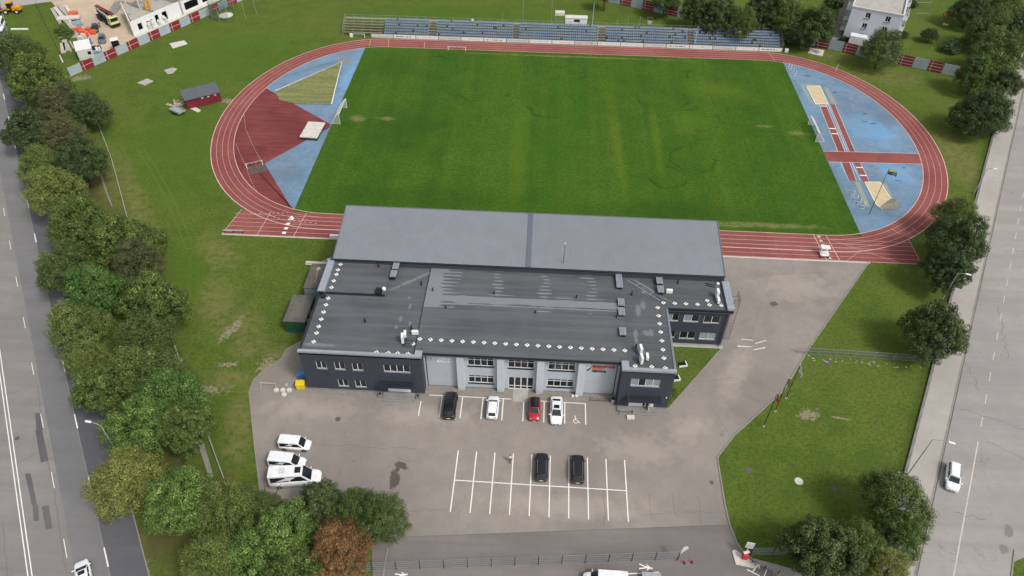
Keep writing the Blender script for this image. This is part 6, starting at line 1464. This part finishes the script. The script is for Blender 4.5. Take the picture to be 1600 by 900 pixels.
o = MB().rbox(0, 0, 0, .28, 1.15, .75, R(4)).build('white_pallet', 'conc_l', bevel=.05); o.location = (*(8.26, -82.52), .03); tag(o, 'pale concrete block on the asphalt before the east landing', 'block')
for i, q in enumerate([(-0.43, -79.07), (0.17, -79.03)]):
    o = MB().box(-.2, .2, -.12, .12, 0, .3).build('white_stone', 'white'); o.location = (*q, .05); tag(o, 'small white block on the paving above the wheelchair bay, %s from the left' % ORD(i), 'block')
for i, (q, s_) in enumerate((((17.29, -71.47), 1.0), ((15.84, -74.47), 1.0))):
    t = thing('light_well', 'white edged light well on the small lawn, %s from the rear' % ORD(i), 'light well', (*q, 0), R(12), 'light wells beside the east block'); b = MB(); b.box(-.7, .7, -.55, -.4, 0, .35); b.box(.55, .7, -.4, .5, 0, .35); b.build('rim', 'white', t); b = MB(); b.box(-.7, .55, -.4, .5, 0, .12); b.build('grating', 'black', t)
# stone rings beside the west kerb
for i, (q, r_, m) in enumerate((((-46.43, -80.74), .42, 'conc_l'), ((-45.44, -80.68), .42, 'conc_l'), ((-44.45, -80.61), .42, 'conc_l'), ((-45.00, -81.52), .42, 'conc_l'), ((-45.13, -79.65), .3, 'conc'))):
    o = MB().cone((0, 0, 0), (0, 0, .18), r_, r_ * .9, 12).build('well_ring', m); o.location = (*q, .02); tag(o, 'pale concrete ring left of the bins, %s in the cluster' % ORD(i), 'concrete ring', 'concrete rings left of the bins')
    o['group'] = 'concrete rings left of the bins'
t = thing('hoarding_frame', 'leaning white frame on the yard left of the bins', 'frame', (*(-47.69, -80.57), .02)); b = MB(); b.tube((-1.2, 0, 0), (-1.2, .3, 1.1), .03, 5); b.tube((1.2, 0, 0), (1.2, .3, 1.1), .03, 5); b.tube((-1.2, .3, 1.1), (1.2, .3, 1.1), .04, 5); b.build('frame', 'conc_l', t)
t = thing('gate_posts', 'pair of thin white rails by the west kerb near the bins', 'rail', (*(-44.20, -79.33), .02)); b = MB(); b.tube((0, 0, .3), (.5, 2.2, .5), .04, 5); b.tube((.9, -.6, .3), (1.2, .8, .4), .04, 5); b.tube((0, 0, 0), (0, 0, .3), .04, 5); b.tube((.5, 2.2, 0), (.5, 2.2, .5), .04, 5); b.tube((.9, -.6, 0), (.9, -.6, .3), .04, 5); b.tube((1.2, .8, 0), (1.2, .8, .4), .04, 5); b.build('rail', 'conc_l', t)
for i, q in enumerate([(13.77, -105.02), (14.77, -104.88)]):
    t = thing('red_bollard', 'small red bollard on the access road, %s of two' % ('left' if i == 0 else 'right'), 'bollard', (q[0], q[1], .03), 0, 'red bollards at the end of the wire fence'); b = MB(); b.cone((0, 0, 0), (0, 0, .7), .09, .07, 10); b.build('post', 'text_r', t); b = MB(); b.cone((0, 0, 0), (0, 0, .04), .2, .18, 10); b.build('foot', 'black', t)
# beach-flag banner at the fence end
t = thing('feather_banner', 'white feather banner at the right end of the long wire fence', 'banner', (*(12.82, -104.74), .03)); b = MB(); b.cone((0, 0, 0), (.25, .0, 3.6), .04, .03, 6); b.build('pole', 'dsteel', t)
b = MB(); b.add([(.1, -.01, 1.6), (.55, -.01, 2.6), (.95, -.01, 3.4), (.8, -.01, 3.95), (.3, -.01, 3.7), (.1, -.01, 2.9), (.1, .02, 1.6), (.55, .02, 2.6), (.95, .02, 3.4), (.8, .02, 3.95), (.3, .02, 3.7), (.1, .02, 2.9)], [(0, 1, 2, 3, 4, 5), (11, 10, 9, 8, 7, 6)] + [(i, i + 6, (i + 1) % 6 + 6, (i + 1) % 6) for i in range(6)]); b.build('banner_cloth', 'white', t)
t = thing('gate_barrier', 'red barrier post with a white board on a pale plinth at the drive entrance', 'barrier', (*(21.56, -103.95), .03)); b = MB(); b.prism([(-1.2, -.9), (1.3, -1.3), (1.1, -.5), (-.9, 1.1), (-1.4, .9)], 0, .18); b.build('plinth', 'conc_l', t)
b = MB(); b.box(-.3, .35, -.3, .3, .18, 1.35); b.build('cabinet', 'text_r', t, bevel=.05); b = MB(); b.rbox(.1, .2, 1.3, 1.42, .8, .35, .3); b.build('arm_mount', 'white', t, bevel=.03); b = MB(); b.tube((0, .2, 1.3), (.3, .5, 3.4), .05); b.build('pole', 'white', t)
b = MB(); b.rbox(.3, .5, 1.9, 3.3, 1.0, .08, R(-10)); b.build('board', 'white', t, bevel=.02)
# ------------------------------------------------------------------ people
def skin_mesh(name, verts, edges, radii, m, parent, sub=1):
    me = bpy.data.meshes.new(name); me.from_pydata(verts, edges, []); o = bpy.data.objects.new(name, me); col.objects.link(o)
    sk = o.modifiers.new('skin', 'SKIN'); sk.use_smooth_shade = True
    for i, r_ in enumerate(radii): me.skin_vertices[0].data[i].radius = (r_ if isinstance(r_, tuple) else (r_, r_))
    me.skin_vertices[0].data[0].use_root = True
    s_ = o.modifiers.new('s', 'SUBSURF'); s_.levels = s_.render_levels = sub; me.materials.append(M[m]); o.parent = parent; return o
def person(label, q, rz, top, legs, hair, stride=.25):
    t = thing('person', label, 'person', (q[0], q[1], .03), rz)
    V = [(0, 0, .95), (0, 0, 1.15), (0, .01, 1.38), (0, .02, 1.5), (0, .04, 1.6), (0, .05, 1.7)]; E_ = [(0, 1), (1, 2), (2, 3), (3, 4), (4, 5)]; Rr = [(.15, .11), (.13, .1), (.16, .1), .055, (.075, .095), (.07, .085)]
    for sx in (-1, 1):
        b_ = len(V); st = stride * sx
        V += [(sx * .1, 0, .88), (sx * .11, st * .5, .5), (sx * .11, st - .06, .09), (sx * .12, st + .12, .04)]; Rr += [.095, .06, .042, .04]; E_ += [(0, b_), (b_, b_ + 1), (b_ + 1, b_ + 2), (b_ + 2, b_ + 3)]
        b_ = len(V); V += [(sx * .2, .01, 1.4), (sx * .25, -st * .4, 1.13), (sx * .24, .1 - st * .5, .9), (sx * .24, .13 - st * .5, .82)]; Rr += [.055, .04, .03, .035]; E_ += [(2, b_), (b_, b_ + 1), (b_ + 1, b_ + 2), (b_ + 2, b_ + 3)]
        h_ = b_ + 3
        for k, (dx, dy, l) in enumerate(((0, .035, .07), (0, .015, .085), (0, -.005, .08), (0, -.025, .065), (-sx * .03, .04, .035))):
            b2 = len(V); x, y, z = V[h_]; V += [(x + dx, y + dy, z - l * .6), (x + dx * .8, y + dy + .01, z - l)]; Rr += [.009, .008]; E_ += [(h_, b2), (b2, b2 + 1)]
    skin_mesh('body', V, E_, Rr, 'skin', t)
    sh = [V[0], V[1], V[2], (.2, .01, 1.4), V[13 - 1 if False else 2], (-.2, .01, 1.4)]
    skin_mesh('shirt', [(0, 0, .93), (0, 0, 1.15), (0, .01, 1.4), (-.19, .01, 1.4), (-.25, .1 * stride, 1.16), (.19, .01, 1.4), (.25, -.1 * stride, 1.16)], [(0, 1), (1, 2), (2, 3), (3, 4), (2, 5), (5, 6)], [(.18, .14), (.16, .13), (.18, .125), .075, .06, .075, .06], top, t)
    skin_mesh('trousers', [(0, 0, .96), (-.1, 0, .86), (-.11, -stride * .5, .5), (-.11, -stride - .06, .12), (.1, 0, .86), (.11, stride * .5, .5), (.11, stride - .06, .12)], [(0, 1), (1, 2), (2, 3), (0, 4), (4, 5), (5, 6)], [(.175, .135), .115, .08, .065, .115, .08, .065], legs, t)
    b = MB(); b.dome(0, .035, 1.66, .1, .14, 12, 5); b.build('hair', hair, t, smooth=True)
    b = MB(); b.cone((0, .13, 1.66), (0, .16, 1.64), .016, .008, 6); b.build('nose', 'skin', t)
    return t
M['hair'] = mat('dark_hair', (50, 38, 30), (36, 28, 22), 3, .8)
person('person in a white top and dark trousers walking at the parking lines', (-9.42, -91.36), R(20), 'white', 'black', 'hair')
person('person in black clothes standing near the parked cars on the building site', (-132.02, 42.20), R(200), 'black', 'black', 'hair', .05)
# ------------------------------------------------------------------ trees
rng = np.random.default_rng(11)
def crown_mesh(name, seed, n_cl=62, per=300, flat=.82, spiky=0, leaf=.06, fine=False):
    r_ = np.random.default_rng(seed)
    V = []; tone = []
    # uneven silhouette: a few big limbs' lobes, each carrying clumps
    lobes = [((0, 0, .05), .70)]
    for k in range(7):
        a = 2 * math.pi * (k + r_.uniform(-.3, .3)) / 7; d = r_.uniform(.44, .58); lobes.append(((d * math.cos(a), d * math.sin(a), r_.uniform(-.3, .12)), r_.uniform(.38, .5)))
    for k in range(3):
        a = r_.uniform(0, 6.28); lobes.append(((.28 * math.cos(a), .28 * math.sin(a), r_.uniform(.36, .52)), r_.uniform(.32, .42)))
    cl = []; tries = [0]
    w = np.array([l[1] ** 2 for l in lobes]); w /= w.sum()
    while len(cl) < n_cl:
        i = r_.choice(len(lobes), p=w); (cx, cy, cz), R_ = lobes[i]
        d = r_.normal(size=3); d /= np.linalg.norm(d)
        if d[2] < -.55: continue
        rr = R_ * r_.uniform(.72, 1.0)
        p = np.array([cx, cy, cz]) + d * rr * np.array([1, 1, flat])
        # keep outside the other lobes
        inside = any(np.linalg.norm((p - np.array(c)) / np.array([1, 1, flat])) < r2 * .62 for c, r2 in lobes)
        if inside: continue
        if any(np.linalg.norm(p - c0[0]) < .105 for c0 in cl): tries[0] += 1
        if any(np.linalg.norm(p - c0[0]) < .105 for c0 in cl) and tries[0] < 2500: continue
        cl.append((p, d, r_.uniform(.08, .13)))
    P_, N_, S_, To = [], [], [], []
    for p, d, cr in cl:
        n = int(per * (cr / .12) ** 2)
        q = r_.normal(size=(n, 3)); q /= np.linalg.norm(q, axis=1)[:, None]
        rad = cr * np.clip(r_.normal(.92, .12, n), .3, 1.15)
        # tapering sprays pointing outwards
        pos = p + q * rad[:, None] * np.array([1, 1, .72])
        pos += d * (np.maximum(0, q @ d) * cr * .35)[:, None]
        nr = q * 1.0 + d * .3 + np.array([0, 0, .4]) + r_.normal(size=(n, 3)) * .35
        nr /= np.linalg.norm(nr, axis=1)[:, None]
        P_.append(pos); N_.append(nr); S_.append(r_.uniform(.6, 1.15, n) * leaf)
        ct = r_.uniform(-.16, .16); up = np.clip(q @ (d * .6 + np.array([0, 0, .5])), -1, 1)
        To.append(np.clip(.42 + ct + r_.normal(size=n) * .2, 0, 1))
    # loose leaves filling the crown
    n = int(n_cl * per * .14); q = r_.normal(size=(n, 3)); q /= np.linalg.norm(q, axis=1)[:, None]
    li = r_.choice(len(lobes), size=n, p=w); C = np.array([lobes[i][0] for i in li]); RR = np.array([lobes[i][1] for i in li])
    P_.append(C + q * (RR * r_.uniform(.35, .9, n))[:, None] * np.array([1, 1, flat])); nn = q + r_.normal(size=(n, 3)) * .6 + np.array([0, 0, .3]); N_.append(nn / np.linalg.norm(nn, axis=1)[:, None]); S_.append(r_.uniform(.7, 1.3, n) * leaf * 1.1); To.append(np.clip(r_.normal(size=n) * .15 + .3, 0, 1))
    Pn = np.concatenate(P_); N = np.concatenate(N_); S = np.concatenate(S_); T1 = np.concatenate(To); n = len(Pn)
    rnd = r_.normal(size=(n, 3)); U = np.cross(N, rnd); U /= np.linalg.norm(U, axis=1)[:, None]; W_ = np.cross(N, U)
    S = S[:, None]
    q4 = np.stack([Pn - U * S * .5, Pn - W_ * S * .36 + N * S * .1, Pn + U * S * .5, Pn + W_ * S * .36 + N * S * .1], 1).reshape(-1, 3)
    me = bpy.data.meshes.new(name); me.vertices.add(n * 4); me.vertices.foreach_set('co', q4.ravel().astype(np.float32))
    me.loops.add(n * 4); me.loops.foreach_set('vertex_index', np.arange(n * 4, dtype=np.int32)); me.polygons.add(n); me.polygons.foreach_set('loop_start', np.arange(0, n * 4, 4, dtype=np.int32)); me.polygons.foreach_set('loop_total', np.full(n, 4, dtype=np.int32))
    me.update(calc_edges=True)
    at = me.attributes.new('tone', 'FLOAT', 'FACE'); at.data.foreach_set('value', T1.astype(np.float32))
    me.materials.append(LEAF['green']); return me
CR = [crown_mesh('crown', 100 + i, n_cl=[190, 210, 170, 220, 200, 180][i], per=[190, 170, 210, 160, 180, 190][i], leaf=[.043, .04, .045, .038, .041, .043][i]) for i in range(6)]
CR += [crown_mesh('crown', 200 + i, n_cl=250, per=140, leaf=.036, flat=.9) for i in range(3)]      # finer, scruffier kinds
def trunk_mesh(seed):
    r_ = random.Random(seed); b = MB(); b.cone((0, 0, -.2), (.03, .02, 3.2), .28, .2, 9, False); b.cone((.03, .02, 3.2), (0, .1, 7.4), .2, .09, 8, False); b.cone((0, 0, 0), (0, 0, .25), .42, .28, 9, False)
    for k in range(7):
        a = k * .9 + r_.uniform(-.3, .3); z = 2.6 + k * .55; l = r_.uniform(2.0, 3.2); p1 = (l * .6 * math.cos(a), l * .6 * math.sin(a), z + 1.4); b.cone((.02, .02, z), p1, .11, .07, 6, False); b.cone(p1, (l * math.cos(a), l * math.sin(a), z + 2.5), .07, .025, 6, False)
    me = bpy.data.meshes.new('trunk'); me.from_pydata(b.v, [], b.f); me.update(); me.materials.append(M['bark']); return me
TR = [trunk_mesh(i) for i in range(3)]
tcount = [0]
def tree(x, y, r, kind, label, h=None, sc=1.0, fine=None, group='trees along the west road', z=None, name='broadleaf_tree'):
    i = tcount[0]; tcount[0] += 1
    zc = z if z is not None else 6.5
    t = thing(name, label, 'tree' if name != 'bush' else 'bush', (x, y, 0), 0, group)
    me = CR[6 + i % 3] if (fine if fine is not None else kind in ('brown', 'yellow', 'olive')) else CR[i % 6]
    o = bpy.data.objects.new('crown', me); col.objects.link(o); o.parent = t; o.location = (0, 0, zc - (1.1 if zc > 4 else .2))
    vs = min(1.15, max(.75, 5.6 / max(r, .1))) if zc > 4 else 1
    k_ = 1.11 if 'west' in (group or '') else 1.07; o.scale = (r * k_, r * k_, r * (1.3 if zc > 4 else .9)); o.rotation_euler = (0, 0, (i * 2.399) % 6.28)
    o.material_slots[0].link = 'OBJECT'; o.material_slots[0].material = LEAF[kind]
    k = bpy.data.objects.new('trunk', TR[i % 3]); col.objects.link(k); k.parent = t; s_ = zc / 7.4 * 1.1; k.scale = (s_, s_, s_); k.rotation_euler = (0, 0, i)
    return t
WEST = [
 ((-137.0, 13.9, 5.8), 'olive', 'olive green tree at the top of the west row by the parked van'),
 ((-125.3, 1.1, 6.6), 'green', 'broad green tree behind the fence corner in the west row'),
 ((-114.8, -9.3, 5.1), 'brown', 'brownish thin leaved tree between two dark green ones in the upper west row'),
 ((-108.3, -10.1, 4.5), 'dark', 'dark green tree on the grass side of the upper west row'),
 ((-117.4, -19.3, 4.6), 'dark', 'dark tree on the road side of the upper west row'),
 ((-108.7, -19.9, 4.1), 'brown', 'small brownish tree below the dark ones in the upper west row'),
 ((-107.9, -31.5, 4.2), 'yellow', 'yellowing tree overhanging the road, upper one of two'),
 ((-99.5, -30.9, 4.9), 'dark', 'round dark green tree next to the bare path'),
 ((-99.7, -40.8, 5.1), 'yellow', 'yellowing olive tree below the upper yellow one'),
 ((-91.4, -48.9, 5.4), 'green', 'mid green tree beside the low rail'),
 ((-80.3, -54.0, 5.9), 'green', 'large mid green tree reaching into the west lawn'),
 ((-87.0, -61.7, 4.7), 'olive', 'olive tree touching the dark road lane'),
 ((-76.0, -59.9, 4.4), 'brown', 'brown tinged tree in front of the large mid green one'),
 ((-79.7, -66.7, 4.6), 'bright', 'bright green tree in the middle of the west row'),
 ((-68.5, -69.2, 5.4), 'green', 'big green tree on the lawn side in the middle of the row'),
 ((-78.3, -75.3, 4.6), 'yellow', 'golden brown tree leaning over the road in the middle of the row'),
 ((-67.2, -76.5, 4.5), 'olive', 'olive tree between the big green tree and the browner one below'),
 ((-68.7, -74.0, 2.6), 'bluish', 'small blue green crown peeking out above the olive one'),
 ((-64.0, -82.8, 5.1), 'olive', 'large olive brown tree above the bright maple'),
 ((-74.0, -81.1, 3.1), 'yellow', 'small yellow green tree at the lane edge'),
 ((-69.1, -86.3, 4.1), 'green', 'green tree left of the bright maple'),
 ((-58.9, -87.4, 5.1), 'bright', 'bright green maple, the upper one with a light crown'),
 ((-61.6, -92.2, 4.6), 'bright', 'bright green tree above the street lamp head'),
 ((-54.7, -92.0, 3.7), 'green', 'green tree at the lawn side below the bright maple'),
 ((-59.4, -100.5, 4.8), 'yellow', 'wide yellow olive tree hanging over the dark lane in the lower row'),
 ((-51.1, -103.2, 4.5), 'bright', 'round fresh green tree in the lower west row'),
 ((-44.6, -104.4, 4.0), 'yellow', 'thin yellow brown tree at the end of the low rail'),
 ((-44.5, -110.7, 3.8), 'yellow', 'green and yellow tree at the lower left of the corner group'),
 ((-39.0, -110.6, 4.1), 'bright', 'bright green tree at the bottom edge of the corner group'),
 ((-36.6, -106.8, 4.2), 'bright', 'tall bright green tree in the middle of the corner group'),
 ((-29.3, -108.4, 3.8), 'rust', 'rust brown tree, the only reddish one in the corner group'),
 ((-25.2, -104.1, 3.4), 'olive', 'light green tree at the right end of the corner group'),
 ((-33.3, -102.4, 2.9), 'dark', 'dark green tree covering the front of the camper van'),
 ((-28.6, -102.8, 2.8), 'green', 'green tree between the rust brown one and the parking lot'),
 ((-34.4, -112.4, 4.1), 'green', 'green tree cut by the bottom edge left of the rust brown one'),
 ((-40.0, -103.1, 1.8), 'olive', 'small olive tree beside the rear of the camper van'),
]
for (x, y, r), kind, lab in WEST: tree(x, y, r, kind, lab)
EAST = [
 ((41.0, -97.8, 4.6), 'olive', 'tall olive dark tree at the lower east corner beside the road'),
 ((39.9, -102.4, 3.2), 'green', 'greener tree below the tall olive one at the lower east corner'),
 ((29.3, -105.0, 4.7), 'dark', 'large dark green tree at the left of the lower east corner group'),
 ((34.3, -104.0, 3.5), 'green', 'green tree in the middle of the lower east corner group'),
 ((37.0, -107.1, 2.9), 'yellow', 'yellow brown tree at the bottom of the east corner group'),
 ((56.8, -66.8, 5.1), 'dark', 'single dark tree standing at the end of the lawn fence'),
 ((72.1, -35.3, 4.1), 'yellow', 'yellowing tree on top of the dark pair at the track bend'),
 ((68.8, -43.8, 5.3), 'dark', 'dark tree in the middle of the trio at the track bend'),
 ((64.5, -51.5, 4.2), 'dark', 'dark lower tree of the trio at the track bend'),
 ((92.5, 2.7, 6.6), 'dark', 'dark tree above the asphalt of the east road near the bend'),
 ((98.7, 22.2, 4.7), 'green', 'green tree touching the right end of the striped fence'),
 ((107.8, 32.1, 6.8), 'olive', 'olive tree in the upper right row'),
 ((103.9, 17.5, 3.7), 'dark', 'small dark tree between road and upper right row'),
 ((112.0, 46.3, 6.8), 'olive', 'olive tree second from the top in the upper right row'),
 ((117.8, 44.8, 5.8), 'dark', 'dark tree at the right frame edge in the upper right row'),
 ((112.7, 61.7, 5.4), 'dark', 'dark tree at the top edge left of the olive ones'),
 ((121.9, 61.5, 5.8), 'olive', 'light olive tree at the top right corner'),
 ((34.2, 53.9, 4.3), 'dark', 'dark tree left of the group behind the stand'),
 ((39.7, 50.6, 5.6), 'dark', 'dark round tree second in the group behind the stand'),
 ((45.5, 47.3, 4.5), 'olive', 'olive dark tree in the middle of the group behind the stand'),
 ((53.2, 53.8, 5.7), 'dark', 'dark tree above the stand end touching the top edge'),
 ((59.2, 50.1, 6.0), 'olive', 'olive dark tree right of the stand end'),
 ((64.5, 45.3, 6.2), 'dark', 'dark tree between the stand end and the apartment house'),
 ((79.4, 34.2, 5.1), 'olive', 'olive tree hiding the right corner of the apartment house'),
 ((26.6, 61.9, 4.4), 'dark', 'dark tree behind the striped fence at the top centre'),
 ((9.4, 64.7, 3.0), 'dark', 'small dark tree at the top edge left of the striped fence'),
 ((74.7, 63.7, 3.0), 'dark', 'dark tree at the left wall of the apartment house'),
]
for (x, y, r), kind, lab in EAST: tree(x, y, r, kind, lab, group='trees along the east side')
BUSH = [
 ((99.0, 51.1, 2.5), 'dark', 'dark cone shaped evergreen bush on the far lawn', 2.4),
 ((102.9, 45.6, 2.6), 'bluish', 'pale grey green bush on the far lawn', 1.8),
 ((93.1, 53.7, 1.4), 'dark', 'low dark bush between the olive tree and the evergreen', 1.0),
 ((102.5, 75.4, 1.9), 'dark', 'dark bush at the top right of the apartment house', 1.0),
 ((75.1, 49.1, 1.4), 'dark', 'low hedge bush at the foot of the apartment house', .8),
 ((77.2, 49.2, 1.4), 'dark', 'low hedge bush just left of the box truck', .8),
 ((-138.4, 36.3, 2.5), 'green', 'weedy bush left of the orange pallets', .7), ((-141.3, 38.7, 1.8), 'olive', 'scrubby bush between the beams and the site fence', .6),
 ((14.9, -77.5, 1.0), 'olive', 'low weedy bush beside the east block corner', .4), ((14.4, -78.7, 0.8), 'yellow', 'small patch of tall weeds at the foot of the east block', .35),
]
for (x, y, r), kind, lab, z in BUSH: tree(x, y, r, kind, lab, group=None, z=z, name='bush')
# a few dead-straight details: low weeds along the lawn fence
o = MB(); random.seed(9)
for k in range(46):
    u = random.random(); a = Vector((*(37.98, -68.77), 0)); b_ = Vector((*(56.00, -69.66), 0)); p_ = a.lerp(b_, u); s_ = random.uniform(.1, .3); o.rbox(p_.x + random.uniform(-.5, .5), p_.y + random.uniform(-.5, .6), .0, .03 + s_ * .2, s_, s_ * .7, random.uniform(0, 3))
o = o.build('rubble', 'conc'); o['kind'] = 'stuff'
